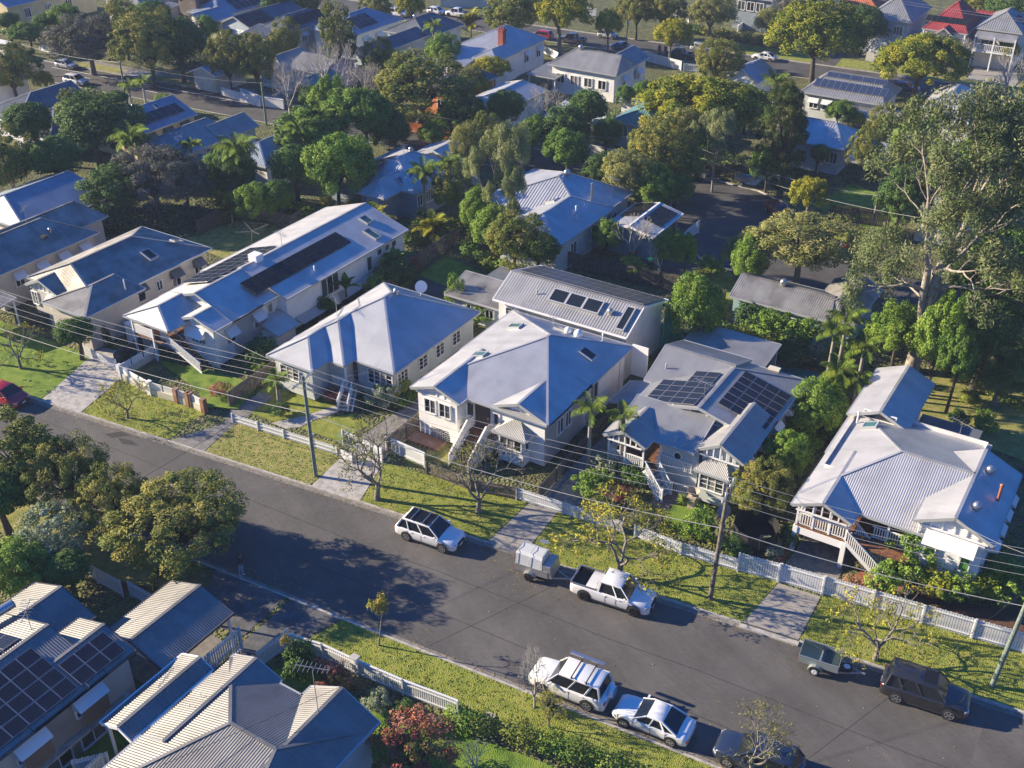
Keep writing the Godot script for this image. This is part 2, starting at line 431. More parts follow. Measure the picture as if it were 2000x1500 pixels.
func railing(par: Node, a: Vector3, b: Vector3, h := 0.95, step := 0.16, m := "trim") -> void:
	var s := S()
	var L := a.distance_to(b)
	beam(s, a + Vector3(0, h, 0), b + Vector3(0, h, 0), 0.09, 0.07)
	beam(s, a + Vector3(0, 0.12, 0), b + Vector3(0, 0.12, 0), 0.06, 0.07)
	var n := int(L / step)
	for k in range(1, n):
		var p := a.lerp(b, float(k) / n)
		box(s, p + Vector3(0, h / 2 + 0.05, 0), Vector3(0.06, h - 0.16, 0.06))
	part(s, "railing", M[m], par)
func stairs(par: Node, a: Vector3, b: Vector3, wd: float, n: int, m := "deck", solid := false) -> void:   # from the foot a to the head b
	var d := Vector3(b.x - a.x, 0, b.z - a.z)
	var x := d.normalized().cross(Vector3.UP)
	for k in n:
		var s := S()
		var p := a.lerp(b, (k + 0.5) / n)
		obox(s, p + Vector3(0, (b.y - a.y) / n * 0.5 - 0.03, 0), x * wd / 2, Vector3(0, 0.03, 0), d / n * 0.56)
		part(s, "stair_tread", M[m], par)
	var s2 := S()
	for k in [-1, 1]: beam(s2, a + x * k * (wd / 2 + 0.03), b + x * k * (wd / 2 + 0.03), 0.06, 0.28)
	part(s2, "stringer", M.trim, par)

# solar panels in rows on a roof plane; u, w is the middle of the array
func panel_mesh(w: float, h: float, kind: String) -> ArrayMesh:
	var key := "%s %.2f %.2f" % [kind, w, h]
	if PV.has(key): return PV[key]
	var keep := O
	O = Vector3.ZERO
	var s := S()
	box(s, Vector3(0, 0.045, 0), Vector3(w, 0.05, h))
	s.set_material(M.alu_black if kind == "black" else M.alu)
	var me := mesh_of(s)
	var f := S()
	var x := w / 2 - 0.022
	var z := h / 2 - 0.022
	var q := [[Vector3(-x, 0.074, -z), Vector2(0, 0)], [Vector3(x, 0.074, -z), Vector2(1, 0)], [Vector3(x, 0.074, z), Vector2(1, 1)], [Vector3(-x, 0.074, z), Vector2(0, 1)]]
	for i in [0, 1, 2, 0, 2, 3]:
		f.set_uv(q[i][1]); f.add_vertex(q[i][0])
	f.set_material(M[{"black": "panel_black", "framed": "panel_grey", "cells": "cells", "blue": "cells_blue"}[kind]])
	me = mesh_of(f, me)
	O = keep
	PV[key] = me
	return me
func panels(par: Node3D, r: Array, u: float, w: float, na: int, nd: int, pw := 1.0, ph := 1.66, kind := "cells", skip := 0) -> void:
	var q := on_roof(r, u, w)
	var n: Vector3 = q[1]
	var across := n.cross(Vector3.UP).normalized()
	var down := across.cross(n).normalized()
	var me := panel_mesh(pw, ph, kind)
	for i in na:
		for j in nd:
			if skip > 0 and j == 0 and i < skip: continue
			var o := put(me, "solar_panel", null, par)
			var p: Vector3 = q[0] + across * (i - (na - 1) / 2.0) * (pw + 0.03) + down * (j - (nd - 1) / 2.0) * (ph + 0.03) + n * 0.06
			o.transform = Transform3D(Basis(across, n, -across.cross(n)), p - par.position)
func skylight(par: Node, r: Array, u: float, w: float, wd := 0.8, ln := 1.2, m := "glass_teal") -> void:
	var q := on_roof(r, u, w)
	var n: Vector3 = q[1]
	var x := n.cross(Vector3.UP).normalized()
	var y := x.cross(n)
	var s := S()
	for k in [-1, 1]:
		obox(s, q[0] + x * k * wd / 2 + n * 0.08, x * 0.05, n * 0.12, y * (ln / 2 + 0.05))
		obox(s, q[0] + y * k * ln / 2 + n * 0.08, x * (wd / 2 - 0.05), n * 0.118, y * 0.05)
	var f := part(s, "skylight", M.gutter, par)
	var g := S()
	obox(g, q[0] + n * 0.14, x * (wd / 2 - 0.05), n * 0.02, y * (ln / 2 - 0.05))
	part(g, "pane", M[m], f)
func roof_vent(par: Node, r: Array, u: float, w: float, rad := 0.2, m := "steel") -> void:
	var q: Vector3 = on_roof(r, u, w)[0]
	var s := S()
	tube(s, [q - Vector3(0, 0.1, 0), q + Vector3(0, 0.25, 0)], [rad * 0.8, rad * 0.8], 10)
	dome(s, q + Vector3(0, 0.25, 0), Vector3(rad * 1.25, rad * 1.3, rad * 1.25), 12, 5, -0.6)
	part(s, "roof_vent", M[m], par)
func flue(par: Node, r: Array, u: float, w: float, h := 0.8, rad := 0.07, m := "gutter") -> void:
	var q: Vector3 = on_roof(r, u, w)[0]
	var s := S()
	tube(s, [q - Vector3(0, 0.1, 0), q + Vector3(0, h, 0)], [rad, rad], 8)
	tube(s, [q + Vector3(0, h + 0.04, 0), q + Vector3(0, h + 0.14, 0)], [rad * 1.5, rad * 0.6], 8)
	part(s, "flue", M[m], par)
func antenna(par: Node, q: Vector3, h := 2.0, dir := 0.6) -> void:
	var s := S()
	tube(s, [q, q + Vector3(0, h, 0)], [0.025, 0.02], 5)
	var d := Vector3(cos(dir), 0, sin(dir))
	var x := Vector3(-d.z, 0, d.x)
	var t := q + Vector3(0, h - 0.08, 0)
	beam(s, t - d * 0.9, t + d * 0.9, 0.03, 0.03)
	for k in 8: beam(s, t + d * (k * 0.24 - 0.85) - x * (0.45 - k * 0.03), t + d * (k * 0.24 - 0.85) + x * (0.45 - k * 0.03), 0.02, 0.02)
	part(s, "antenna", M.galv, par)
func pipe_run(par: Node, a: Vector3, b: Vector3, m := "trim") -> void:
	var s := S()
	tube(s, [a, b], [0.05, 0.05], 6)
	part(s, "downpipe", M[m], par)

# whole house from roof blocks; a block may end with its floor height and a flag: "open" stands on posts, "none" has no walls
func house(nm: String, label: String, cat: String, roofs: Array, wm: String, rm: String, o := {}) -> Node3D:
	var f: Array = roofs[0]
	var at := P((f[0] + f[1]) / 2, 0, (f[2] + f[3]) / 2)
	var h := thing(nm, label, cat, at, o.get("group", ""))
	var R := S(); var T := S(); var K := S(); var W := S()
	var pitch: float = o.get("pitch", 0.14)
	var bp: float = o.get("boards", 0.18)
	for r in roofs:
		roof(R, T, r, pitch, o.get("amp", minf(pitch * 0.075, 0.022)))
		ridges(K, r)
		var base: float = r[10] if r.size() > 10 else 0.0
		var flag: String = r[11] if r.size() > 11 else ""
		if flag == "open":
			for q in [[r[0] + .25, r[2] + .25], [r[1] - .25, r[2] + .25], [r[1] - .25, r[3] - .25], [r[0] + .25, r[3] - .25]]:
				var s := S()
				var top: float = on_roof(r, q[0], q[1])[0].y
				post_box(s, P(q[0], base, q[1]), top - base - 0.06, 0.13)
				part(s, "post", M[o.get("post", "trim")], h)
		elif flag != "none": walls(W, r, base, o.get("inset", 0.45), bp)
	part(R, "roof", M[rm], h)
	part(K, "ridge_capping", M[o.get("cap", rm)], h)
	part(T, "gutter", M[o.get("gut", "gutter")], h)
	if roofs.any(func(x): return x.size() < 12): part(W, "wall", M[wm], h)
	# rows of windows on the walls that the street or the garden sees: [face, fixed coordinate, from, to, sill, width, height, count, sashes, bars, hood]
	for q in o.get("win", []):
		for k in q[7]:
			var x: float = lerpf(q[2], q[3], (k + 0.5) / q[7])
			var c := P(x, q[4], q[1]) if q[0] in ["f", "b"] else P(q[1], q[4], x)
			window(h, c, q[0], q[5], q[6], q[8] if q.size() > 8 else 2, q[9] if q.size() > 9 and q[9] is int else 0, q[-1] if q[-1] is String else "", o.get("near", false))
	return h

# ---------- trees and plants
var TR := {}
class Leaves:
	var v := PackedVector3Array()
	var n := PackedVector3Array()
	var c := PackedColorArray()
	func add(p: Vector3, a: Vector3, b: Vector3, nm: Vector3, col: Color) -> void:
		if (a + b).cross(a * 2.0).dot(nm) > 0: b = -b      # the front of the leaf is the side its normal points to
		var q := [p - a, p + b, p + a, p - b]
		for i in [0, 1, 2, 0, 2, 3]:
			v.append(q[i]); n.append(nm); c.append(col)
	func mesh() -> ArrayMesh:
		var ar := []
		ar.resize(Mesh.ARRAY_MAX)
		ar[Mesh.ARRAY_VERTEX] = v; ar[Mesh.ARRAY_NORMAL] = n; ar[Mesh.ARRAY_COLOR] = c
		var m := ArrayMesh.new()
		m.add_surface_from_arrays(Mesh.PRIMITIVE_TRIANGLES, ar)
		return m
func rdir() -> Vector3:
	var z := rf(-1, 1)
	var t := rf(0, TAU)
	var r := sqrt(1 - z * z)
	return Vector3(r * cos(t), z, r * sin(t))
func clump(L: Leaves, c: Vector3, r: Vector3, n: int, ls: float, asp: float, pal: Array, mid: Vector3, droop := 0.0) -> void:
	var tint: Color = pal[rng.randi() % pal.size()]
	for i in n:
		var d := rdir()
		var p := c + d * r * pow(rf(0.15, 1.0), 0.4)
		var a := rdir()
		a.y = a.y * 0.6 - droop
		a = a.normalized()
		var o := (p - mid).normalized() * 0.7 + d * 0.6 + Vector3(0, 0.35, 0)
		var b := a.cross((rdir() + o).normalized()).normalized()
		var nm := (a.cross(b).normalized())
		if nm.dot(o) < 0: nm = -nm
		nm = (nm + o * 0.35).normalized()
		var k := rf(0.7, 1.3)
		var col := tint.lerp(pal[rng.randi() % pal.size()], rf(0, 0.7)) * rf(1.0, 1.65)
		L.add(p, a * ls * k * 0.5, b * ls * k * asp * 0.5, nm, col)
func grow(s: SurfaceTool, p: Vector3, d: Vector3, ln: float, r: float, lvl: int, tips: Array, spread: float, up: float, kids := 2, wig := 0.25) -> void:
	var pts := [p]
	var rad := [r]
	var q := p
	var e := d
	for i in 3:
		e = (e + rdir() * wig + Vector3(0, up * 0.3, 0)).normalized()
		q += e * ln / 3
		pts.append(q)
		rad.append(maxf(0.012, r) * (1.0 - 0.3 * (i + 1) / 3.0))
	tube(s, pts, rad, 7 if lvl > 3 else (5 if lvl > 1 else 3), lvl == 0)
	if lvl == 0:
		tips.append([q, e])
		return
	var k := kids + (1 if rng.randf() < 0.45 else 0)
	var ph := rf(0, TAU)
	for i in k:
		var x := e.cross(Vector3.UP if absf(e.y) < 0.9 else Vector3.RIGHT).normalized()
		var y := e.cross(x)
		var a := ph + TAU * i / k + rf(-0.4, 0.4)
		var sp := spread * rf(0.6, 1.2)
		var nd := (e + (x * cos(a) + y * sin(a)) * sp + Vector3(0, up * 0.4, 0)).normalized()
		grow(s, q if i < 2 else (pts[2] as Vector3), nd, ln * rf(0.66, 0.88), r * (0.72 if i == 0 else 0.58), lvl - 1, tips, spread, up, kids, wig)

func proto(kind: String, tr: SurfaceTool, L: Leaves, bark: String, h: float, r: float, nm: String, cat: String) -> void:
	TR[kind] = [mesh_of(tr) if tr else null, L.mesh() if L else null, bark, h, r, nm, cat]
# a leafy crown: clumps spread over an uneven dome
func dome_tree(kind: String, sd: int, h: float, r: float, rz: float, low: float, nc: int, cr: float, nl: int, ls: float, pal: Array, bark := "bark_dark", nm := "broadleaf_tree", cat := "tree", asp := 0.55, droop := 0.0) -> void:
	rng.seed = sd
	O = Vector3.ZERO
	var s := S()
	var L := Leaves.new()
	var mid := Vector3(0, h - rz, 0)
	var lob := []
	for i in 7: lob.append([rdir(), rf(-0.4, 0.42)])
	var fork := Vector3(rf(-.2, .2), maxf(h - rz * 1.7, h * 0.22), rf(-.2, .2))
	var tr := maxf(0.06, h * 0.03)
	tube(s, [Vector3.ZERO, fork * 0.5, fork], [tr * 1.35, tr, tr * 0.85], 8)
	for i in nc:
		var g := (i + 0.5) / nc
		var y := lerpf(low, 1.0, g)
		var a := i * 2.39996 + rf(-0.3, 0.3)
		var q := sqrt(maxf(0, 1 - y * y))
		var d := Vector3(q * cos(a), y, q * sin(a))
		var k := 1.0
		for l in lob: k += l[1] * maxf(0, d.dot(l[0]))
		var inn := rf(0.86, 1.06) if i % 3 else rf(0.4, 0.8)
		var c := mid + d * Vector3(r, rz, r) * clampf(k, 0.55, 1.3) * inn * 0.88
		clump(L, c, Vector3(cr, cr * 0.8, cr) * rf(0.5, 1.25), int(nl * rf(0.5, 1.1)), ls, asp, pal, mid - Vector3(0, rz * 0.4, 0), droop)
		if i % 3 == 0: tube(s, [fork - Vector3(0, tr, 0), fork.lerp(c, 0.5) + Vector3(0, 0.12 * r, 0), c], [tr * 0.55, tr * 0.32, tr * 0.12], 5)
	proto(kind, s, L, bark, h, r, nm, cat)
# a branching crown: leaf sprays sit at the ends of real branches
func limb_tree(kind: String, sd: int, h: float, r: float, trunk: float, lvl: int, spread: float, up: float, per: int, ls: float, cl: float, pal: Array, bark: String, nm: String, cat := "tree", keep := 1.0, asp := 0.3, droop := 0.3, kids := 2, thick := 0.03, wig := 0.25, lean := Vector3(0.1, 1, 0.05)) -> void:
	rng.seed = sd
	O = Vector3.ZERO
	var s := S()
	var L := Leaves.new()
	var tips := []
	var a := Vector3(0, h * trunk, 0) + Vector3(lean.x, 0, lean.z) * h * trunk
	var tr := h * thick
	tube(s, [Vector3(0, -0.1, 0), a * 0.4, a], [tr * 1.5, tr * 1.08, tr], 9)
	var n := kids + 1
	for i in n:
		var t := TAU * i / n + rf(-0.4, 0.4)
		var d := Vector3(cos(t) * spread * 1.3, 1, sin(t) * spread * 1.3).normalized()
		grow(s, a - Vector3(0, tr * 0.5, 0), d, h * (1 - trunk) * 0.34, tr * 0.66, lvl - 1, tips, spread, up, kids, wig)
	# fit the crown to its height and radius
	var top := 0.1
	var wide := 0.1
	for t in tips:
		top = maxf(top, t[0].y); wide = maxf(wide, Vector2(t[0].x, t[0].z).length())
	for t in tips:
		if rng.randf() > keep: continue
		if per > 0: clump(L, t[0] - Vector3(0, cl * 0.2, 0), Vector3(cl, cl * 0.75, cl) * rf(0.7, 1.3), per, ls, asp, pal, Vector3(0, h * 0.5, 0), droop)
	proto(kind, s, L if L.v.size() else null, bark, top + cl, wide + cl * 0.7, nm, cat)
func tree(kind: String, u: float, w: float, h: float, r: float, label: String, grp := "", yaw := -1.0) -> Node3D:
	var t: Array = TR[kind]
	var o := thing(t[5], label, t[6], P(u, 0, w), grp)
	if t[0]: put(t[0], "trunk" if t[6] != "shrub" else "stem", M[t[2]], o)
	if t[1]: put(t[1], "crown" if t[6] == "tree" else "foliage", M.leaf, o)
	if yaw < 0: yaw = fposmod(u * 1.7 + w * 2.3, TAU)
	o.transform = Transform3D(Basis(Vector3.UP, yaw) * Basis.from_scale(Vector3(r / t[4], h / t[3], r / t[4])), P(u, 0, w))
	return o
func frond_mesh(ln: float, arch: float, nleaf: int, ll: float, droop: float, pal: Array, wdt := 0.05) -> ArrayMesh:
	var L := Leaves.new()
	var p := Vector3.ZERO
	var ang := arch
	var prev := p
	for i in nleaf:
		var t := float(i) / nleaf
		var d := Vector3(cos(ang), sin(ang), 0)
		p += d * ln / nleaf
		ang -= (arch * 0.9 + 0.9) / nleaf * (0.6 + t)
		L.add((prev + p) / 2, (p - prev) / 2 * 1.1, Vector3(0, 0, 0.03), Vector3(-d.y, d.x, 0), pal[0])
		prev = p
		if t < 0.12: continue
		var l := ll * (0.55 + 0.6 * sin(PI * minf(1.0, t * 1.05)))
		for k in [-1, 1]:
			var e := Vector3(d.x * 0.6, -droop * rf(0.7, 1.3), k).normalized() * l
			L.add(p + e * 0.5, e * 0.5, d * wdt * rf(0.8, 1.3), Vector3(rf(-.2, .2), 0.9, -k * 0.3).normalized(), pal[rng.randi() % pal.size()] * rf(0.8, 1.2))
	return L.mesh()
func blade_mesh(ln: float, wd: float, arch: float, pal: Array, n := 7) -> ArrayMesh:   # one broad leaf folded along its midrib
	var L := Leaves.new()
	var p := Vector3.ZERO
	var ang := arch
	for i in n:
		var t := float(i) / n
		var d := Vector3(cos(ang), sin(ang), 0)
		var q := p + d * ln / n
		var w0 := wd * sin(PI * clampf(t * 0.9 + 0.08, 0, 1))
		var w1 := wd * sin(PI * clampf((t + 1.0 / n) * 0.9 + 0.08, 0, 1))
		for k in [-1, 1]:
			var col: Color = pal[rng.randi() % pal.size()] * rf(0.85, 1.15)
			var nm := Vector3(-d.y, d.x, -k * 0.4).normalized()
			var a := p + Vector3(0, 0.25 * w0, k * w0)
			var b := q + Vector3(0, 0.25 * w1, k * w1)
			for v in ([p, a, b, p, b, q] if k < 0 else [p, b, a, p, q, b]):
				L.v.append(v); L.n.append(nm); L.c.append(col)
		p = q
		ang -= (arch + 0.7) / n
	return L.mesh()
var FR := {}
func palm(kind: String, u: float, w: float, h: float, r: float, label: String, grp := "", lean := 0.0) -> Node3D:
	rng.seed = int(absf(u) * 31 + absf(w) * 17) + 5
	var nm := "palm_tree"
	var cat := "palm"
	if kind in ["banana", "strelitzia"]:
		nm = "banana_plant"; cat = "plant"
	if kind == "cycad":
		nm = "fern"; cat = "plant"
	var o := thing(nm, label, cat, P(u, 0, w), grp)
	O = Vector3.ZERO
	var top := Vector3(lean, h, lean * 0.4)
	if kind != "cycad":
		var s := S()
		var tr := 0.15 if kind in ["queen", "alex", "royal"] else 0.09
		tube(s, [Vector3.ZERO, top * 0.5 + Vector3(lean * 0.2, 0, 0), top], [tr * 1.3, tr, tr * 0.85], 8)
		part(s, "trunk", M.bark_palm if kind != "banana" else M.bark_dark, o)
		if kind in ["alex", "royal"]:
			var c := S()
			tube(c, [top - Vector3(0, 0.9, 0), top - Vector3(0, 0.4, 0), top + Vector3(0, 0.15, 0)], [0.13, 0.15, 0.08], 8)
			part(c, "crownshaft", M.green_shaft, o)
		if kind == "queen" and h > 4:
			var sk := Leaves.new()
			for i in 40:
				var a := rf(0, TAU)
				sk.add(top + Vector3(cos(a) * 0.3, rf(-1.6, -0.3), sin(a) * 0.3), Vector3(0, 0.5, 0), Vector3(-sin(a), 0, cos(a)) * 0.07, Vector3(cos(a), 0, sin(a)), C(.2, .13, .08))
			put(sk.mesh(), "dead_fronds", M.leaf, o)
	var n: int = {"queen": 20, "alex": 13, "royal": 15, "banana": 9, "strelitzia": 13, "cycad": 22, "gold": 26}[kind]
	for i in n:
		var t := float(i) / n
		var f := put(FR[kind][i % FR[kind].size()], "frond" if not kind in ["banana", "strelitzia"] else "leaf", M.leaf, o)
		var pitch: float = {"queen": lerpf(0.55, -0.75, t), "alex": lerpf(0.6, -0.5, t), "royal": lerpf(0.7, -0.6, t), "banana": lerpf(0.9, 0.0, t), "strelitzia": lerpf(0.9, -0.2, t), "cycad": lerpf(0.7, -0.1, t), "gold": lerpf(0.9, -0.3, t)}[kind]
		f.transform = Transform3D(Basis(Vector3.UP, i * 2.39996 + rf(-.2, .2)) * Basis(Vector3(0, 0, 1), pitch + rf(-.12, .12)) * Basis.from_scale(Vector3.ONE * r * rf(0.85, 1.1)), top * (1.0 if kind != "gold" else rf(0.4, 1.0)))
	return o
func spiky(u: float, w: float, h: float, label: String, nblade := 60, col := [Color(.06, .11, .03), Color(.12, .16, .05)], ln := 0.7, nm := "yucca_plant", cat := "plant") -> void:
	rng.seed = int(absf(u) * 41 + absf(w) * 13)
	var o := thing(nm, label, cat, P(u, 0, w))
	O = Vector3.ZERO
	if h > 0.5:
		var s := S()
		tube(s, [Vector3.ZERO, Vector3(0, h, 0)], [0.1, 0.07], 6)
		part(s, "stem", M.bark_grey, o)
	var L := Leaves.new()
	for i in nblade:
		var d := rdir()
		d.y = absf(d.y) * 0.9 + 0.02 if h < 0.6 else d.y * 0.8 + 0.15
		d = d.normalized()
		L.add(Vector3(0, h, 0) + d * ln * 0.5, d * ln * 0.5 * rf(0.8, 1.15), d.cross(Vector3.UP + rdir() * .2).normalized() * ln * 0.055, (Vector3.UP + d * .5).normalized(), col[0].lerp(col[1], rf(0, 1)))
	put(L.mesh(), "leaves", M.leaf, o)
# hedge or planted bed along a line of points
func hedge(pts: Array, wd: float, h: float, n: int, ls: float, pal: Array, nm: String, label: String, cat := "hedge", sd := 1, base := 0.0) -> void:
	rng.seed = sd * 77 + 3
	var c := (pts[0] + pts[-1]) * 0.5 as Vector2
	var o := thing(nm, label, cat, P(c.x, 0, c.y))
	O = Vector3.ZERO
	var L := Leaves.new()
	var s := S()
	for i in pts.size() - 1:
		var a: Vector2 = pts[i] - c
		var b: Vector2 = pts[i + 1] - c
		var ln := a.distance_to(b)
		var k := maxi(2, int(ln / (wd * 0.55)))
		for j in k:
			var p := a.lerp(b, (j + rf(0.2, 0.8)) / k)
			var hh := h * rf(0.75, 1.12)
			var cc := P(p.x + rf(-.15, .15) * wd, base + hh * 0.55, p.y + rf(-.15, .15) * wd)
			clump(L, cc, Vector3(wd * 0.55, hh * 0.48, wd * 0.55), n, ls, 0.55, pal, cc - Vector3(0, hh * 0.5, 0))
			tube(s, [P(p.x, 0, p.y), cc], [0.04, 0.015], 4)
	part(s, "stems", M.bark_dark, o)
	put(L.mesh(), "foliage", M.leaf, o)

const DRK := [Color(0.031, 0.070, 0.022), Color(0.057, 0.105, 0.028), Color(0.088, 0.144, 0.035)]
const RND := [Color(0.078, 0.150, 0.024), Color(0.140, 0.220, 0.031), Color(0.203, 0.273, 0.046)]
const OLV := [Color(0.122, 0.138, 0.029), Color(0.203, 0.195, 0.043), Color(0.098, 0.130, 0.029), Color(0.277, 0.235, 0.057)]
const FIG := [Color(0.124, 0.150, 0.016), Color(0.194, 0.207, 0.019), Color(0.264, 0.246, 0.025), Color(0.079, 0.114, 0.016)]
const YEL := [Color(0.218, 0.213, 0.018), Color(0.299, 0.259, 0.023), Color(0.161, 0.178, 0.018)]
const EUC := [Color(0.147, 0.172, 0.072), Color(0.224, 0.241, 0.107), Color(0.103, 0.135, 0.052), Color(0.293, 0.293, 0.155)]
const SLV := [Color(0.224, 0.254, 0.164), Color(0.314, 0.337, 0.224), Color(0.135, 0.172, 0.090)]
const JAC := [Color(0.240, 0.228, 0.030), Color(0.336, 0.282, 0.036), Color(0.168, 0.186, 0.024)]
const PAL := [Color(0.119, 0.182, 0.028), Color(0.168, 0.238, 0.042), Color(0.070, 0.126, 0.022)]
const GLD := [Color(.26, .23, .02), Color(.16, .18, .02), Color(.34, .26, .03)]
const GUM := [Color(.095, .125, .045), Color(.13, .155, .06), Color(.07, .1, .035), Color(.19, .2, .095)]
const RED := [Color(.3, .075, .06), Color(.36, .16, .11), Color(.2, .05, .035), Color(.1, .12, .03)]
const GRY := [Color(0.101, 0.095, 0.081), Color(0.146, 0.134, 0.109), Color(0.073, 0.081, 0.059)]
func plants() -> void:
	mat("green_shaft", C(.09, .15, .04), 0.5)
	dome_tree("drk", 11, 7.0, 3.0, 2.6, -0.55, 84, 0.8, 340, 0.21, DRK)
	dome_tree("drkb", 12, 8.0, 3.0, 3.2, -0.6, 88, 0.76, 320, 0.21, [DRK[1], DRK[2], RND[0]])
	dome_tree("rnd", 13, 6.5, 3.0, 2.5, -0.5, 84, 0.76, 340, 0.21, RND)
	dome_tree("rndb", 14, 8.0, 3.0, 3.0, -0.5, 88, 0.72, 320, 0.21, [RND[0], RND[1], DRK[2]])
	dome_tree("olv", 15, 6.5, 3.0, 2.6, -0.45, 130, 0.58, 330, 0.145, OLV)
	dome_tree("olvb", 16, 8.0, 3.0, 3.2, -0.6, 88, 0.7, 320, 0.2, [OLV[0], OLV[1], OLV[2]], "bark_grey")
	dome_tree("pale", 17, 6.5, 3.0, 2.3, -0.4, 110, 0.6, 330, 0.15, [Color(.2, .2, .065), Color(.27, .25, .085), Color(.14, .155, .045)], "bark_grey")
	dome_tree("fig", 18, 7.0, 4.0, 2.7, -0.25, 170, 0.7, 300, 0.2, FIG)
	dome_tree("yel", 19, 6.5, 3.0, 2.2, -0.4, 76, 0.66, 230, 0.2, YEL, "bark_grey")
	dome_tree("gry", 20, 7.0, 3.0, 2.7, -0.6, 120, 0.56, 300, 0.15, GRY, "bark_grey")
	dome_tree("slv", 21, 4.5, 3.0, 2.0, -0.4, 100, 0.62, 200, 0.2, SLV, "bark_grey", "broadleaf_tree", "tree", 0.4)
	dome_tree("con", 22, 9.0, 2.4, 4.2, -0.85, 120, 0.46, 330, 0.22, [Color(.045, .068, .016), Color(.08, .095, .022), Color(.03, .05, .014)], "bark_dark", "she_oak_tree", "tree", 0.2, 0.35)
	dome_tree("bush", 23, 2.2, 1.2, 1.0, -0.5, 36, 0.42, 120, 0.17, RND, "bark_dark", "shrub", "shrub")
	dome_tree("bushd", 24, 2.2, 1.2, 1.0, -0.5, 36, 0.42, 120, 0.17, DRK, "bark_dark", "shrub", "shrub")
	dome_tree("bushy", 25, 2.2, 1.2, 1.0, -0.5, 36, 0.42, 120, 0.17, [YEL[0], YEL[2], RND[2]], "bark_dark", "shrub", "shrub")
	dome_tree("bushr", 26, 3.0, 1.6, 1.4, -0.4, 60, 0.4, 150, 0.15, RED, "bark_dark", "shrub", "shrub", 0.3)
	dome_tree("bushs", 27, 2.0, 1.2, 0.9, -0.5, 36, 0.42, 120, 0.15, SLV, "bark_grey", "shrub", "shrub")
	rng.seed = 44
	O = Vector3.ZERO
	var gs := S()
	var gl := Leaves.new()
	var tips := []
	tube(gs, [Vector3(0, -0.2, 0), Vector3(.1, 3.5, 0), Vector3(.35, 7.5, 0.1), Vector3(.6, 9.5, .1)], [.75, .56, .5, .42], 12)
	tube(gs, [Vector3(.0, 3.0, 0), Vector3(-.5, 7.0, 0.1), Vector3(-.6, 9.4, .2)], [.34, .35, .3], 10)
	for q in [[Vector3(.6, 9.2, .1), Vector3(.25, 1, .1), 4.4, .28, 5], [Vector3(-.6, 9.0, .2), Vector3(-.45, 1, .3), 4.2, .24, 5], [Vector3(.6, 9.0, .1), Vector3(.9, .7, -.3), 4.0, .2, 5], [Vector3(.3, 8.0, .1), Vector3(-.2, .9, -.8), 3.6, .17, 5], [Vector3(-.5, 7.2, .1), Vector3(-1, .45, .35), 2.2, .15, 4], [Vector3(.4, 7.6, .1), Vector3(.9, .3, .6), 2.8, .12, 4], [Vector3(0, 8.6, .1), Vector3(.1, .6, .9), 3.4, .16, 5], [Vector3(-.3, 6.4, .1), Vector3(-.6, .2, -.8), 3.0, .12, 4]]:
		grow(gs, q[0], (q[1] as Vector3).normalized(), q[2], q[3], q[4], tips, 0.55, 0.12, 2, 0.22)
	for t in tips:
		clump(gl, t[0] - Vector3(0, 0.35, 0), Vector3(0.95, 0.85, 0.95) * rf(0.6, 1.35), 150, 0.3, 0.3, GUM, t[0] - Vector3(0, 2.0, 0), 0.5)
	var gt := 0.0
	for t in tips: gt = maxf(gt, t[0].y)
	proto("euc", gs, gl, "bark_pale", gt + 1.0, 10.0, "eucalyptus_tree", "tree")
	limb_tree("eucb", 32, 13.0, 5.0, 0.28, 5, 0.6, 0.3, 330, 0.3, 0.95, EUC, "bark_pale", "eucalyptus_tree", "tree", 1.0, 0.28, 0.5, 2, 0.02)
	limb_tree("jac", 33, 6.0, 5.0, 0.2, 6, 0.7, 0.06, 8, 0.3, 0.3, JAC, "bark_grey", "jacaranda_tree", "tree", 0.55, 0.3, 0.2, 2, 0.03, 0.3)
	limb_tree("jacb", 34, 6.0, 5.0, 0.2, 6, 0.75, 0.04, 12, 0.28, 0.36, JAC, "bark_grey", "jacaranda_tree", "tree", 0.7, 0.3, 0.2, 2, 0.03, 0.3)
	limb_tree("jacs", 35, 6.0, 5.0, 0.22, 6, 0.7, 0.1, 6, 0.28, 0.25, [Color(.16, .15, .05), Color(.09, .085, .05), JAC[2]], "bark_grey", "jacaranda_tree", "tree", 0.7, 0.2, 0.7, 2, 0.03, 0.34)
	limb_tree("bare", 36, 8.0, 4.0, 0.2, 7, 0.55, 0.12, 0, 0.2, 0.1, JAC, "bark_frangi", "bare_tree", "tree", 1.0, 0.3, 0.2, 2, 0.038, 0.22)
	limb_tree("barew", 37, 4.0, 2.2, 0.22, 6, 0.6, 0.18, 0, 0.2, 0.1, JAC, "bark_frangi", "frangipani_tree", "tree", 1.0, 0.3, 0.2, 2, 0.04, 0.2)
	limb_tree("sap", 38, 3.6, 1.6, 0.45, 3, 0.7, 0.2, 26, 0.22, 0.34, [Color(.26, .2, .03), Color(.3, .22, .05), JAC[2]], "bark_grey", "jacaranda_tree", "tree", 1.0, 0.35, 0.2, 2, 0.016, 0.3, Vector3(-0.3, 1, 0.0))
	rng.seed = 99
	FR.queen = [frond_mesh(1.0, 0.9, 40, 0.3, 0.9, PAL, 0.013), frond_mesh(1.05, 0.7, 40, 0.28, 1.2, PAL, 0.013)]
	FR.alex = [frond_mesh(1.0, 0.75, 34, 0.28, 0.7, PAL, 0.016), frond_mesh(0.95, 0.95, 34, 0.3, 1.0, [PAL[0], PAL[1], GLD[1]], 0.016)]
	FR.royal = FR.alex
	FR.cycad = [frond_mesh(1.0, 0.7, 18, 0.16, 0.2, [PAL[0], PAL[1]], 0.022)]
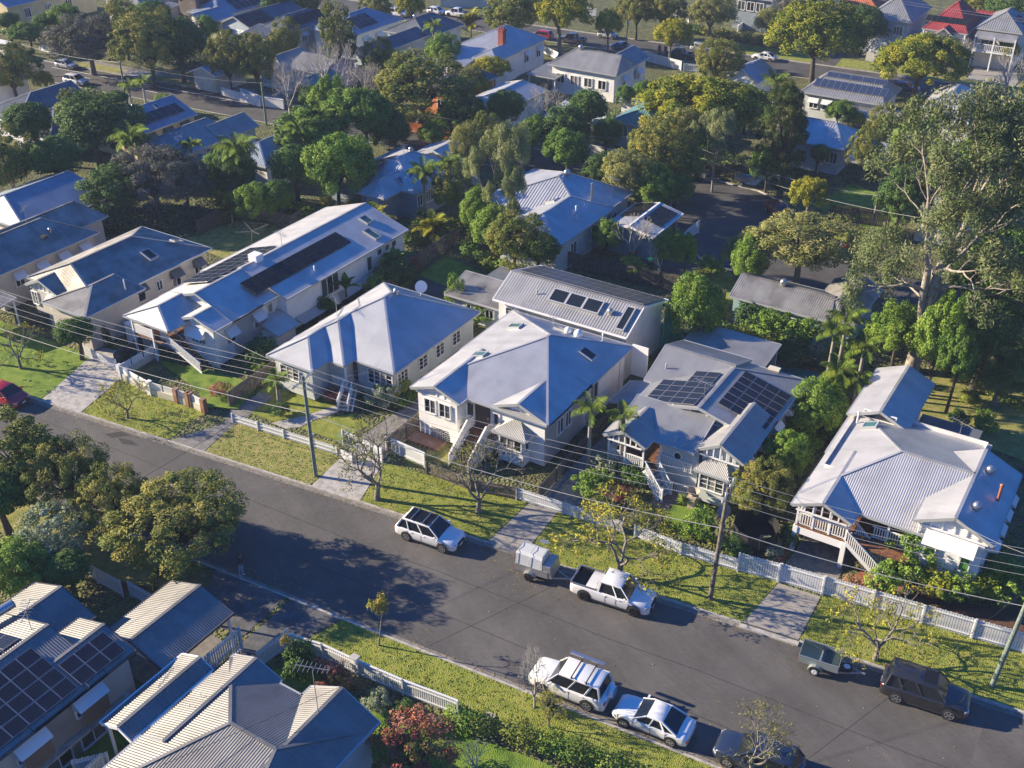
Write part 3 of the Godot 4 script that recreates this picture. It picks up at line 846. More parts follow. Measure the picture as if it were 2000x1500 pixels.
	FR.gold = [frond_mesh(1.0, 0.9, 20, 0.24, 0.45, GLD, 0.022), frond_mesh(0.9, 1.1, 20, 0.22, 0.4, [GLD[1], PAL[1], GLD[0]], 0.022)]
	FR.banana = [blade_mesh(1.0, 0.2, 0.7, [Color(.09, .15, .03), Color(.14, .2, .04)]), blade_mesh(1.1, 0.22, 0.9, [Color(.07, .13, .03), Color(.11, .17, .03)])]
	FR.strelitzia = FR.banana

# ---------- vehicles, street furniture, people
# cross-sections from rear to front; every car faces +x before it is turned
func car(kind: String, u: float, w: float, yaw_deg: float, paint: String, label: String, grp := "", y := -0.12, near := true) -> Node3D:
	var o := thing({"ute": "utility_truck", "coupe": "parked_car", "hatch": "parked_car", "sedan": "parked_car", "wagon": "parked_car", "suv": "parked_car", "prado": "parked_car"}[kind], label, "car" if kind != "ute" else "pickup truck", P(u, y, w), grp)
	O = Vector3.ZERO
	# length, width, bonnet height, belt, roof, wheel radius, x of: rear glass base, rear roof, front roof, windscreen base, wheels
	var k: Array = {
		"suv": [4.7, 1.86, 0.98, 1.02, 1.68, 0.36, -2.1, -1.75, 0.35, 1.15, -1.35, 1.42],
		"prado": [4.8, 1.9, 1.1, 1.12, 1.86, 0.39, -2.12, -1.95, 0.5, 1.12, -1.4, 1.45],
		"hatch": [4.0, 1.72, 0.92, 0.95, 1.48, 0.31, -1.82, -1.4, 0.35, 1.15, -1.22, 1.28],
		"wagon": [4.5, 1.74, 0.9, 0.93, 1.48, 0.31, -2.05, -1.7, 0.15, 1.0, -1.3, 1.35],
		"sedan": [4.5, 1.76, 0.9, 0.93, 1.42, 0.32, -1.6, -0.85, 0.25, 1.0, -1.35, 1.4],
		"coupe": [4.45, 1.78, 0.88, 0.92, 1.4, 0.33, -1.62, -0.75, 0.2, 0.98, -1.35, 1.42],
		"ute": [5.3, 1.92, 1.1, 1.1, 1.82, 0.4, -0.72, -0.6, 0.75, 1.35, -1.6, 1.7]}[kind]
	var L: float = k[0] / 2; var hw: float = k[1] / 2; var hb: float = k[3]; var hr: float = k[4]; var wr: float = k[5]
	var boot: float = hb if kind in ["suv", "prado", "hatch", "wagon"] else (hb - 0.02 if kind != "ute" else hb)
	# lower body loft
	var st := [[-L, 0.84, 0.45, boot - 0.22], [-L + 0.06, 0.93, 0.34, boot - 0.06], [-L + 0.3, 0.985, 0.3, boot], [k[10] as float, 1.0, 0.28, hb], [0.0, 1.0, 0.28, hb], [k[9] as float, 0.995, 0.28, hb], [k[9] + 0.12, 0.985, 0.28, k[2] + 0.01], [k[11] as float, 0.975, 0.28, k[2]], [L - 0.3, 0.93, 0.3, k[2] - 0.06], [L - 0.07, 0.82, 0.34, k[2] - 0.2], [L, 0.7, 0.42, k[2] - 0.34]]
	var b := S()
	b.set_smooth_group(0)
	var prev := []
	for q in st:
		var x: float = q[0]; var y0: float = q[2]; var y1: float = q[3]; var z: float = hw * q[1]
		var ring := []
		for e in [[0.93, 0.0], [0.985, 0.18], [1.0, 0.5], [0.985, 0.8], [0.955, 0.93], [0.87, 1.0], [0.4, 1.03]]: ring.append(Vector3(x, lerpf(y0, y1, e[1]), z * e[0]))
		for e in [[0.4, 1.03], [0.87, 1.0], [0.955, 0.93], [0.985, 0.8], [1.0, 0.5], [0.985, 0.18], [0.93, 0.0]]: ring.append(Vector3(x, lerpf(y0, y1, e[1]), -z * e[0]))
		if prev.size():
			for i in ring.size() - 1: 
				if kind == "ute" and x <= -0.72 and i in [5, 6, 7]: continue
				quad(b, prev[i], ring[i], ring[i + 1], prev[i + 1])
		else: poly(b, ring)
		prev = ring
	poly(b, prev)
	b.set_smooth_group(1)
	# roof and pillars
	var rz := hw * 0.76
	var bz := hw * 0.93
	var A := [Vector3(k[6], hb, bz), Vector3(k[7], hr - 0.05, rz), Vector3(k[8], hr - 0.05, rz), Vector3(k[9], hb - 0.02, bz)]
	var mir := func(v: Vector3) -> Vector3: return Vector3(v.x, v.y, -v.z)
	var rt := [[0.0, -0.05, 1.0], [0.06, 0.0, 0.93], [0.5, 0.035, 0.93], [0.94, 0.0, 0.93], [1.0, -0.05, 1.0]]
	for i in 4:
		var xa := lerpf(k[7], k[8], rt[i][0]); var xb := lerpf(k[7], k[8], rt[i + 1][0])
		for zz in [[-1.0, -0.9], [-0.9, 0.9], [0.9, 1.0]]:
			var f := func(x: float, dy: float, zf: float) -> Vector3: return Vector3(x, hr + dy - (0.05 if absf(zf) > 0.95 else 0.0), rz * zf)
			quad(b, f.call(xa, rt[i][1], zz[0]), f.call(xb, rt[i + 1][1], zz[0]), f.call(xb, rt[i + 1][1], zz[1]), f.call(xa, rt[i][1], zz[1]))
	b.set_smooth_group(-1)
	for side in 2:
		var V := A.map(func(v): return v if side == 0 else mir.call(v))
		beam(b, V[0], V[1], 0.09, 0.11); beam(b, V[3], V[2], 0.06, 0.07); beam(b, V[1], V[2], 0.05, 0.06)
		if kind != "ute": beam(b, V[0].lerp(V[3], 0.28), V[1].lerp(V[2], 0.16), 0.05, 0.12)
		beam(b, V[0].lerp(V[3], 0.6), V[1].lerp(V[2], 0.55), 0.04, 0.09)
	part(b, "body", M[paint], o)
	var ins := 0.985
	var I := A.map(func(v): return Vector3(v.x, v.y, v.z * ins))
	var J := I.map(func(v): return mir.call(v))
	for q in [["windscreen", [I[3], J[3], J[2], I[2]]], ["rear_window", [I[0], J[0], J[1], I[1]]], ["side_window", [I[0], I[1], I[2], I[3]]], ["side_window", [J[0], J[1], J[2], J[3]]]]:
		var s := S()
		poly(s, q[1])
		part(s, q[0], M.glass, o)
	for wx in [k[10], k[11]]:
		for sd in [-1, 1]:
			var c := Vector3(wx, wr, sd * (hw - 0.1))
			var a := S()
			disc(a, Vector3(wx, wr + 0.03, sd * (hw + 0.004)), Vector3(0, 0, sd), wr * 1.2, 18)
			part(a, "wheel_arch", M.plastic, o)
			var t := S()
			tube(t, [c + Vector3(0, 0, -0.11), c + Vector3(0, 0, -0.09), c + Vector3(0, 0, 0.09), c + Vector3(0, 0, 0.12)], [wr * 0.9, wr, wr, wr * 0.9], 18)
			disc(t, c + Vector3(0, 0, sd * 0.118), Vector3(0, 0, sd), wr * 0.92, 18)
			var tw := part(t, "wheel", M.tyre, o)
			var r := S()
			for i in 5:
				var an := TAU * i / 5
				beam(r, c + Vector3(0, 0, sd * 0.128), c + Vector3(cos(an) * wr * 0.64, sin(an) * wr * 0.64, sd * 0.128), 0.03, wr * 0.2)
			for i in 16:
				var a1 := TAU * i / 16; var a2 := TAU * (i + 1) / 16
				beam(r, c + Vector3(cos(a1), sin(a1), 0) * wr * 0.64 + Vector3(0, 0, sd * 0.127), c + Vector3(cos(a2), sin(a2), 0) * wr * 0.64 + Vector3(0, 0, sd * 0.127), 0.03, 0.04)
			part(r, "rim", M.rim_dark if paint == "car_white" and kind == "ute" else M.rim, tw)
	for sd in [-1, 1]:
		var s := S()
		obox(s, Vector3(L - 0.16, k[2] - 0.26, sd * hw * 0.68), Vector3(0.1, 0, -sd * 0.09), Vector3(0, 0.07, 0), Vector3(0.03, 0, sd * 0.16))
		part(s, "headlight", M.lamp_glass, o)
		var t := S()
		box(t, Vector3(-L + 0.07, boot - 0.22, sd * hw * 0.76), Vector3(0.14, 0.2 if kind != "coupe" else 0.13, 0.26))
		part(t, "taillight", M.lamp_red, o)
		var m := S()
		box(m, Vector3(k[9] - 0.28, hb + 0.08, sd * (hw + 0.1)), Vector3(0.12, 0.14, 0.2))
		part(m, "mirror", M[paint], o)
		var d := S()
		var x0: float = lerpf(k[6], k[9], 0.58)
		for x in [x0, k[9] - 0.06, lerpf(k[6], k[9], 0.24)]: box(d, Vector3(x, 0.66, sd * hw * 1.001), Vector3(0.014, 0.6, 0.012))
		box(d, Vector3(0.1, 0.31, sd * hw * 0.985), Vector3(k[11] - k[10] - 0.95, 0.1, 0.05))
		part(d, "door_seam", M.plastic, o)
		var hd := S()
		for x in [x0 + 0.16, x0 - 0.78]: box(hd, Vector3(x, hb - 0.14, sd * (hw * 0.99 + 0.02)), Vector3(0.2, 0.04, 0.04))
		part(hd, "door_handle", M[paint], o)
	var g := S()
	box(g, Vector3(L - 0.02, 0.52, 0), Vector3(0.06, 0.2, hw * 1.1))
	box(g, Vector3(L - 0.04, k[2] - 0.28, 0), Vector3(0.1, 0.12, hw * 0.85))
	part(g, "grille", M.plastic, o)
	for sx in [-1, 1]:
		var p := S()
		box(p, Vector3(sx * (L + 0.015), 0.5 if sx > 0 else 0.62, 0), Vector3(0.02, 0.12, 0.37))
		part(p, "number_plate", M.plate, o)
	if kind == "ute":
		var s := S()
		var z := hw * 0.84
		quad(s, Vector3(-L + 0.1, 0.72, -z), Vector3(-0.74, 0.72, -z), Vector3(-0.74, 0.72, z), Vector3(-L + 0.1, 0.72, z))
		for sd in [-1, 1]: quad(s, Vector3(-L + 0.1, 0.72, sd * z), Vector3(-0.74, 0.72, sd * z), Vector3(-0.74, hb + 0.02, sd * z), Vector3(-L + 0.1, hb + 0.02, sd * z))
		quad(s, Vector3(-L + 0.1, 0.72, -z), Vector3(-L + 0.1, 0.72, z), Vector3(-L + 0.1, hb, z), Vector3(-L + 0.1, hb, -z))
		quad(s, Vector3(-0.74, 0.72, -z), Vector3(-0.74, 0.72, z), Vector3(-0.74, hb, z), Vector3(-0.74, hb, -z))
		part(s, "tray", M.plastic, o)
		var q := S()
		for sd in [-1, 1]:
			beam(q, Vector3(-L + 0.08, hb + 0.03, sd * hw * 0.9), Vector3(-0.72, hb + 0.03, sd * hw * 0.9), 0.09, 0.07)
			tube(q, [Vector3(-0.95, hb, sd * z * .95), Vector3(-0.8, hr - 0.12, sd * z * .8)], [.03, .03], 6)
		beam(q, Vector3(-L + 0.06, hb + 0.02, -hw * .86), Vector3(-L + 0.06, hb + 0.02, hw * .86), 0.1, 0.09)
		part(q, "sports_bar", M.steel if near else M.plastic, o)
	o.rotation.y = deg_to_rad(yaw_deg)
	if w > 90.0: o.scale = Vector3.ONE * 0.87
	return o
func wheel_at(par: Node, c: Vector3, r: float, side: float, rim := "rim_white", axis := Vector3(0, 0, 1), nm := "wheel") -> void:
	var t := S()
	tube(t, [c - axis * 0.09, c - axis * 0.07, c + axis * 0.07, c + axis * 0.1], [r * 0.88, r, r, r * 0.88], 16)
	disc(t, c + axis * side * 0.098, axis * side, r * 0.9, 16)
	var w := part(t, nm, M.tyre, par)
	var s := S()
	disc(s, c + axis * side * 0.112, axis * side, r * 0.6, 14)
	for i in 6:
		var a := TAU * i / 6
		var x := axis.cross(Vector3.UP if absf(axis.y) < 0.9 else Vector3.RIGHT).normalized()
		var y := axis.cross(x)
		obox(s, c + axis * side * 0.118 + (x * cos(a) + y * sin(a)) * r * 0.35, x * 0.03, y * 0.03, axis * 0.012)
	part(s, "rim", M[rim], w)
func trailer(kind: String, u: float, w: float, yaw_deg: float, label: String) -> Node3D:
	var o := thing("box_trailer", label, "trailer", P(u, -0.12, w))
	O = Vector3.ZERO
	var body := "galv" if kind != "cage" else "steel_green"
	var s := S()
	var fl := 0.55
	box(s, Vector3(0, fl, 0), Vector3(2.3, 0.06, 1.45))
	for sd in [-1, 1]:
		box(s, Vector3(0, fl + 0.24, sd * 0.71), Vector3(2.3, 0.45, 0.04))
		box(s, Vector3(sd * 1.14, fl + 0.24, 0), Vector3(0.04, 0.45, 1.38))
		beam(s, Vector3(-1.15, fl + 0.48, sd * 0.72), Vector3(1.15, fl + 0.48, sd * 0.72), 0.06, 0.05)
	part(s, "body", M[body], o)
	var d := S()
	for sd in [-1, 1]: beam(d, Vector3(1.1, 0.45, sd * 0.55), Vector3(2.35, 0.45, 0), 0.07, 0.09)
	tube(d, [Vector3(2.2, 0.55, 0), Vector3(2.2, 0.05, 0)], [0.04, 0.04], 6)
	box(d, Vector3(2.45, 0.47, 0), Vector3(0.3, 0.1, 0.1))
	part(d, "drawbar", M.galv, o)
	for sd in [-1, 1]:
		wheel_at(o, Vector3(-0.1, 0.31, sd * 0.86), 0.31, sd, "rim_white" if kind == "cage" else "rim_dark")
		var m := S()
		for i in 6:
			var a := PI * i / 6; var b := PI * (i + 1) / 6
			var p := func(t: float, z: float) -> Vector3: return Vector3(-0.1 + cos(t) * 0.42, 0.33 + sin(t) * 0.4, z)
			quad(m, p.call(a, sd * 0.73), p.call(b, sd * 0.73), p.call(b, sd * 0.98), p.call(a, sd * 0.98))
		part(m, "mudguard", M[body], o)
		var t := S()
		box(t, Vector3(-1.17, 0.62, sd * 0.6), Vector3(0.05, 0.1, 0.2))
		part(t, "taillight", M.lamp_red, o)
	if kind == "canvas":
		var c := S()
		hexa(c, [Vector3(-1.14, 1.02, -0.7), Vector3(0.75, 1.02, -0.7), Vector3(0.75, 1.02, 0.7), Vector3(-1.14, 1.02, 0.7)], [Vector3(-1.08, 1.85, -0.62), Vector3(0.7, 1.78, -0.62), Vector3(0.7, 1.78, 0.62), Vector3(-1.08, 1.85, 0.62)])
		hexa(c, [Vector3(-1.1, 1.84, -0.64), Vector3(0.72, 1.77, -0.64), Vector3(0.72, 1.77, 0.64), Vector3(-1.1, 1.84, 0.64)], [Vector3(-1.05, 1.95, -0.4), Vector3(0.66, 1.9, -0.4), Vector3(0.66, 1.9, 0.4), Vector3(-1.05, 1.95, 0.4)])
		part(c, "canvas_cover", M.canvas, o)
		var r := S()
		for x in [-1.05, -0.15, 0.65]:
			tube(r, [Vector3(x, 1.0, -0.74), Vector3(x, 1.95, -0.66), Vector3(x, 2.02, 0), Vector3(x, 1.95, 0.66), Vector3(x, 1.0, 0.74)], [.014, .014, .014, .014, .014], 5)
		part(r, "ladder_rack", M.galv, o)
		var b := S()
		hexa(b, [Vector3(0.8, 0.6, -0.7), Vector3(1.45, 0.6, -0.7), Vector3(1.45, 0.6, 0.7), Vector3(0.8, 0.6, 0.7)], [Vector3(0.8, 1.45, -0.7), Vector3(1.3, 1.45, -0.7), Vector3(1.3, 1.45, 0.7), Vector3(0.8, 1.45, 0.7)])
		part(b, "toolbox", M.galv, o)
		var j := S()
		box(j, Vector3(0.2, 2.02, -0.95), Vector3(0.6, 0.05, 0.3))
		part(j, "side_tray", M.galv, o)
	elif kind == "cage":
		var g := S()
		for i in 12: beam(g, Vector3(-1.05 + i * 0.09, fl + 0.5, -0.66), Vector3(-1.05 + i * 0.09, fl + 0.5, 0.66), 0.025, 0.03)
		for i in 8: beam(g, Vector3(0.3 + i * 0.09, fl + 0.2, -0.6), Vector3(0.3 + i * 0.09, fl + 0.2, 0.5), 0.05, 0.04)
		part(g, "mesh_ramp", M.tarp_dark, o)
		wheel_at(o, Vector3(1.55, 0.62, 0.1), 0.33, 1, "rim_white", Vector3.UP, "spare_wheel")
	elif kind == "tarp":
		var c := S()
		dome(c, Vector3(0, 0.95, 0), Vector3(1.1, 0.6, 0.7), 10, 4)
		part(c, "tarpaulin", M.tarp, o)
	o.rotation.y = deg_to_rad(yaw_deg)
	return o
func power_pole(u: float, w: float, h: float, label: String, lean := Vector2.ZERO, m := "pole_green", arms := true, yaw := 0.0, r := 0.16) -> Array:
	var o := thing("power_pole", label, "power pole", P(u, 0, w))
	O = Vector3.ZERO
	var t := Vector3(lean.x, h, lean.y)
	var s := S()
	tube(s, [Vector3(0, -0.1, 0), t], [r, r * 0.72], 10)
	part(s, "shaft", M[m], o)
	var d := Vector3(cos(yaw), 0, -sin(yaw))
	var ends := []
	if arms:
		var a := S()
		beam(a, t - d * 1.25 - Vector3(0, 0.35, 0), t + d * 1.25 - Vector3(0, 0.35, 0), 0.11, 0.12)
		part(a, "crossarm", M.galv, o)
		var b := S()
		for k in [-1.15, -0.45, 0.45, 1.15]:
			var p: Vector3 = t + d * k - Vector3(0, 0.28, 0)
			tube(b, [p, p + Vector3(0, 0.2, 0)], [0.05, 0.04], 6)
			ends.append(p + Vector3(0, 0.2, 0) + P(u, 0, w))
		part(b, "insulator", M.trim, o)
		var c := S()
		beam(c, t - Vector3(0, 1.1, 0), t + d * 0.9 - Vector3(0, 0.4, 0), 0.04, 0.04); beam(c, t - Vector3(0, 1.1, 0), t - d * 0.9 - Vector3(0, 0.4, 0), 0.04, 0.04)
		part(c, "brace", M.galv, o)
	else: ends = [P(u, 0, w) + t - Vector3(0, 0.1, 0)]
	return ends
func wire(a: Vector3, b: Vector3, sag: float, label: String, r := 0.014, m := "wire", grp := "power lines") -> void:
	O = (a + b) * 0.5
	var pts := []
	var rad := []
	for i in 13:
		var t := i / 12.0
		pts.append(a.lerp(b, t) - Vector3(0, sag * 4 * t * (1 - t), 0))
		rad.append(r)
	var s := S()
	tube(s, pts, rad, 4)
	single(s, "overhead_wire", M[m], label, "wire", grp)
# fence along a line of points; the pickets are too small to pick apart and stay one part
func fence(pts: Array, h: float, label: String, m := "fence_white", nm := "picket_fence", step := 0.14, pw := 0.085, base := 0.0, cap := false, rail_out := 0.0, tooth := 0.04) -> void:
	var c: Vector2 = (pts[0] + pts[-1]) * 0.5
	var o := thing(nm, label, "fence", P(c.x, base, c.y))
	var pk := S(); var rl := S()
	for i in pts.size() - 1:
		var a: Vector2 = pts[i]
		var b: Vector2 = pts[i + 1]
		var d := (b - a).normalized()
		var x := Vector3(d.x, 0, -d.y)
		var z := Vector3(-d.y, 0, -d.x)
		var ln := a.distance_to(b)
		var n := int(ln / step)
		for k in n:
			var p := a.lerp(b, (k + 0.5) / n)
			var hh := h + (tooth if k % 2 else -tooth * 0.3) * 0.6
			obox(pk, P(p.x, base + hh / 2 + 0.03, p.y), x * pw / 2, Vector3(0, hh / 2, 0), z * 0.011)
		for y in [0.22, h - 0.2]: obox(rl, P((a.x + b.x) / 2, base + y, (a.y + b.y) / 2) - z * 0.035, x * ln / 2, Vector3(0, 0.04, 0), z * 0.022)
		if cap: obox(rl, P((a.x + b.x) / 2, base + h + 0.05, (a.y + b.y) / 2), x * ln / 2, Vector3(0, 0.025, 0), z * 0.06)
		var np := maxi(1, int(ln / 2.4))
		for k in np + 1:
			var p := a.lerp(b, float(k) / np)
			var s := S()
			obox(s, P(p.x, base + h / 2 + 0.04, p.y) - z * 0.06, x * 0.05, Vector3(0, h / 2 + 0.06, 0), z * 0.05)
			part(s, "post", M[m], o)
	stuff(pk, "pickets" if step < 0.2 else "palings", M[m], o)
	part(rl, "rail", M[m], o)
func wall_line(pts: Array, h: float, th: float, label: String, m: String, nm := "garden_wall", base := 0.0) -> Node3D:
	var c: Vector2 = (pts[0] + pts[-1]) * 0.5
	var o := thing(nm, label, "wall", P(c.x, base, c.y))
	for i in pts.size() - 1:
		var s := S()
		beam(s, P(pts[i].x, base + h / 2, pts[i].y), P(pts[i + 1].x, base + h / 2, pts[i + 1].y), th, h)
		part(s, "wall_panel", M[m], o)
		var k := S()
		beam(k, P(pts[i].x, base + h + 0.03, pts[i].y), P(pts[i + 1].x, base + h + 0.03, pts[i + 1].y), th + 0.06, 0.06)
		part(k, "coping", M[m], o)
	return o
func bin(u: float, w: float, lid: String, label: String) -> void:
	var o := thing("wheelie_bin", label, "bin", P(u, 0, w))
	O = Vector3.ZERO
	var s := S()
	hexa(s, [Vector3(-.22, .08, -.25), Vector3(.22, .08, -.25), Vector3(.22, .08, .22), Vector3(-.22, .08, .22)], [Vector3(-.28, 1.0, -.34), Vector3(.28, 1.0, -.34), Vector3(.28, 1.0, .34), Vector3(-.28, 1.0, .34)])
	part(s, "body", M.bin_body, o)
	var l := S()
	hexa(l, [Vector3(-.3, 1.01, -.37), Vector3(.3, 1.01, -.37), Vector3(.3, 1.01, .36), Vector3(-.3, 1.01, .36)], [Vector3(-.27, 1.09, -.32), Vector3(.27, 1.09, -.32), Vector3(.27, 1.06, .33), Vector3(-.27, 1.06, .33)])
	part(l, "lid", M[lid], o)
	for sd in [-1, 1]:
		var t := S()
		tube(t, [Vector3(sd * .2, .1, .3), Vector3(sd * .27, .1, .3)], [.1, .1], 10)
		disc(t, Vector3(sd * .27, .1, .3), Vector3(sd, 0, 0), .1, 10)
		part(t, "wheel", M.tyre, o)
# a figure as one surface: smooth union of tapered capsules, meshed as surface nets
func person(u: float, w: float, yaw_deg: float, label: String, J: Array, cols: Array, y := 0.0, cell := 0.025) -> void:
	var lo := Vector3(INF, INF, INF)
	var hi := -lo
	for j in J:
		for e in [[j[0], j[1]], [j[2], j[3]]]:
			lo = lo.min(e[0] - Vector3.ONE * (e[1] + 0.05)); hi = hi.max(e[0] + Vector3.ONE * (e[1] + 0.05))
	var n := Vector3i(((hi - lo) / cell).ceil()) + Vector3i.ONE
	var F := PackedFloat32Array()
	F.resize(n.x * n.y * n.z)
	for z in n.z:
		for yy in n.y:
			for x in n.x:
				var p := lo + Vector3(x, yy, z) * cell
				var d := 1.0
				for j in J:
					var a: Vector3 = j[0]
					var ab: Vector3 = j[2] - a
					var t := clampf((p - a).dot(ab) / ab.length_squared(), 0, 1)
					var e := p.distance_to(a + ab * t) - lerpf(j[1], j[3], t)
					var h := maxf(0.035 - absf(d - e), 0) / 0.035
					d = minf(d, e) - h * h * 0.035 * 0.25
				F[x + n.x * (yy + n.y * z)] = d
	var at := func(x: int, yy: int, z: int) -> int: return x + n.x * (yy + n.y * z)
	var vert := {}
	for z in n.z - 1:
		for yy in n.y - 1:
			for x in n.x - 1:
				var sum := Vector3.ZERO
				var k := 0
				for e in [[0,0,0,1,0,0],[0,1,0,1,1,0],[0,0,1,1,0,1],[0,1,1,1,1,1],[0,0,0,0,1,0],[1,0,0,1,1,0],[0,0,1,0,1,1],[1,0,1,1,1,1],[0,0,0,0,0,1],[1,0,0,1,0,1],[0,1,0,0,1,1],[1,1,0,1,1,1]]:
					var fa := F[at.call(x + e[0], yy + e[1], z + e[2])]
					var fb := F[at.call(x + e[3], yy + e[4], z + e[5])]
					if (fa < 0) != (fb < 0):
						sum += Vector3(x + e[0], yy + e[1], z + e[2]).lerp(Vector3(x + e[3], yy + e[4], z + e[5]), fa / (fa - fb))
						k += 1
				if k: vert[Vector3i(x, yy, z)] = lo + sum / k * cell
	O = Vector3.ZERO
	var s := S()
	s.set_smooth_group(0)
	var add := func(v: Vector3) -> void:
		var best := 0
		var bd := INF
		for j in J.size():
			var a: Vector3 = J[j][0]
			var ab: Vector3 = J[j][2] - a
			var t := clampf((v - a).dot(ab) / ab.length_squared(), 0, 1)
			var e := v.distance_to(a + ab * t) - lerpf(J[j][1], J[j][3], t)
			if e < bd:
				bd = e; best = j
		s.set_color(cols[J[best][4]])
		s.add_vertex(v)
	for v in vert:
		for ax in 3:
			var d := Vector3i.ZERO
			d[ax] = 1
			var e := Vector3i.ZERO
			e[(ax + 1) % 3] = 1
			var g := Vector3i.ZERO
			g[(ax + 2) % 3] = 1
			if not (vert.has(v - e) and vert.has(v - g) and vert.has(v - e - g)): continue
			var q: Vector3i = v + d
			if q.x >= n.x or q.y >= n.y or q.z >= n.z: continue
			var fa: float = F[at.call(v.x, v.y, v.z)]
			var fb: float = F[at.call(q.x, q.y, q.z)]
			if (fa < 0) == (fb < 0): continue
			var c := [vert[v], vert[v - e], vert[v - e - g], vert[v - g]]
			if fa < 0: c.reverse()
			for i in [0, 1, 2, 0, 2, 3]: add.call(c[i])
	O = P(u, y, w)
	var o := single(s, "person", M.vcol, label, "person")
	o.position = O
	o.rotation.y = deg_to_rad(yaw_deg)
func flat(pts: Array, y: float, nm: String, m: String, parent: Node = null) -> void:
	O = Vector3.ZERO
	var pv := PackedVector2Array(pts)
	var ix := Geometry2D.triangulate_polygon(pv)
	var s := S()
	for i in range(0, ix.size(), 3): tri(s, P(pv[ix[i]].x, y, pv[ix[i]].y), P(pv[ix[i + 1]].x, y, pv[ix[i + 1]].y), P(pv[ix[i + 2]].x, y, pv[ix[i + 2]].y))
	struct(s, nm, M[m])
func strip(pts: Array, y: float, wd: float, ht: float, nm: String, m: String) -> void:
	O = Vector3.ZERO
	var s := S()
	for i in pts.size() - 1: beam(s, P(pts[i].x, y, pts[i].y), P(pts[i + 1].x, y, pts[i + 1].y), wd, ht)
	struct(s, nm, M[m])

# ---------- the place
func _ready() -> void:
	var cam := Camera3D.new()
	cam.position = Vector3(0, 48, 0)
	cam.rotation_degrees = Vector3(-31.8, 32.1, 0)
	cam.fov = 38.63
	cam.near = 0.5
	cam.far = 3000.0
	add_child(cam)
	cam.current = true
	var we := WorldEnvironment.new()
	var env := Environment.new()
	var sky := Sky.new()
	var sm := ProceduralSkyMaterial.new()
	sm.sky_top_color = Color(.004, .06, .25).linear_to_srgb()
	sm.sky_horizon_color = Color(.075, .19, .41).linear_to_srgb()
	sm.sky_curve = 0.14
	sm.ground_bottom_color = Color(.05, .05, .045).linear_to_srgb()
	sm.ground_horizon_color = Color(.2, .25, .3).linear_to_srgb()
	sm.sun_angle_max = 12.0
	sky.sky_material = sm
	env.background_mode = Environment.BG_SKY
	env.sky = sky
	env.background_energy_multiplier = 1.0
	env.ambient_light_source = Environment.AMBIENT_SOURCE_SKY
	env.tonemap_mode = Environment.TONE_MAPPER_LINEAR
	env.tonemap_exposure = 2.45
	env.sdfgi_enabled = true
	env.ssao_enabled = true
	env.ssil_enabled = true
	env.fog_enabled = true
	env.fog_density = 0.0003
	env.fog_light_color = Color(.62, .68, .78)
	we.environment = env
	add_child(we)
	var sun := DirectionalLight3D.new()
	sun.light_color = Color(1.0, .93, .81)
	sun.light_energy = 1.6
	sun.light_angular_distance = 0.5
	sun.shadow_enabled = true
	sun.directional_shadow_max_distance = 400
	add_child(sun)
	var el := deg_to_rad(21.3)
	var az := deg_to_rad(18.0)
	sun.look_at_from_position(Vector3(-cos(el) * cos(az), sin(el), cos(el) * sin(az)) * 100, Vector3.ZERO)
	materials()
	plants()
	ground()
	near_houses()
	far_houses()
	street()
	greenery()

func nk(u: float) -> float: return 51.0 + 0.11 * u
func sk(u: float) -> float: return 39.6 + 0.08 * u
func nf(u: float) -> float: return 55.9 + 0.122 * u
func ms(u: float) -> float: return 112.6 + 0.075 * u
func mn(u: float) -> float: return ms(u) + 7.8
func ts(u: float) -> float: return 166.0 + 0.05 * u
func tn(u: float) -> float: return 174.5 + 0.05 * u
func V(u: float, w: float) -> Vector2: return Vector2(u, w)
func nl(u: float, off := 0.0) -> Vector2: return Vector2(u, nk(u) + off)
func sl(u: float, off := 0.0) -> Vector2: return Vector2(u, sk(u) + off)
func fl(u: float, off := 0.0) -> Vector2: return Vector2(u, nf(u) + off)

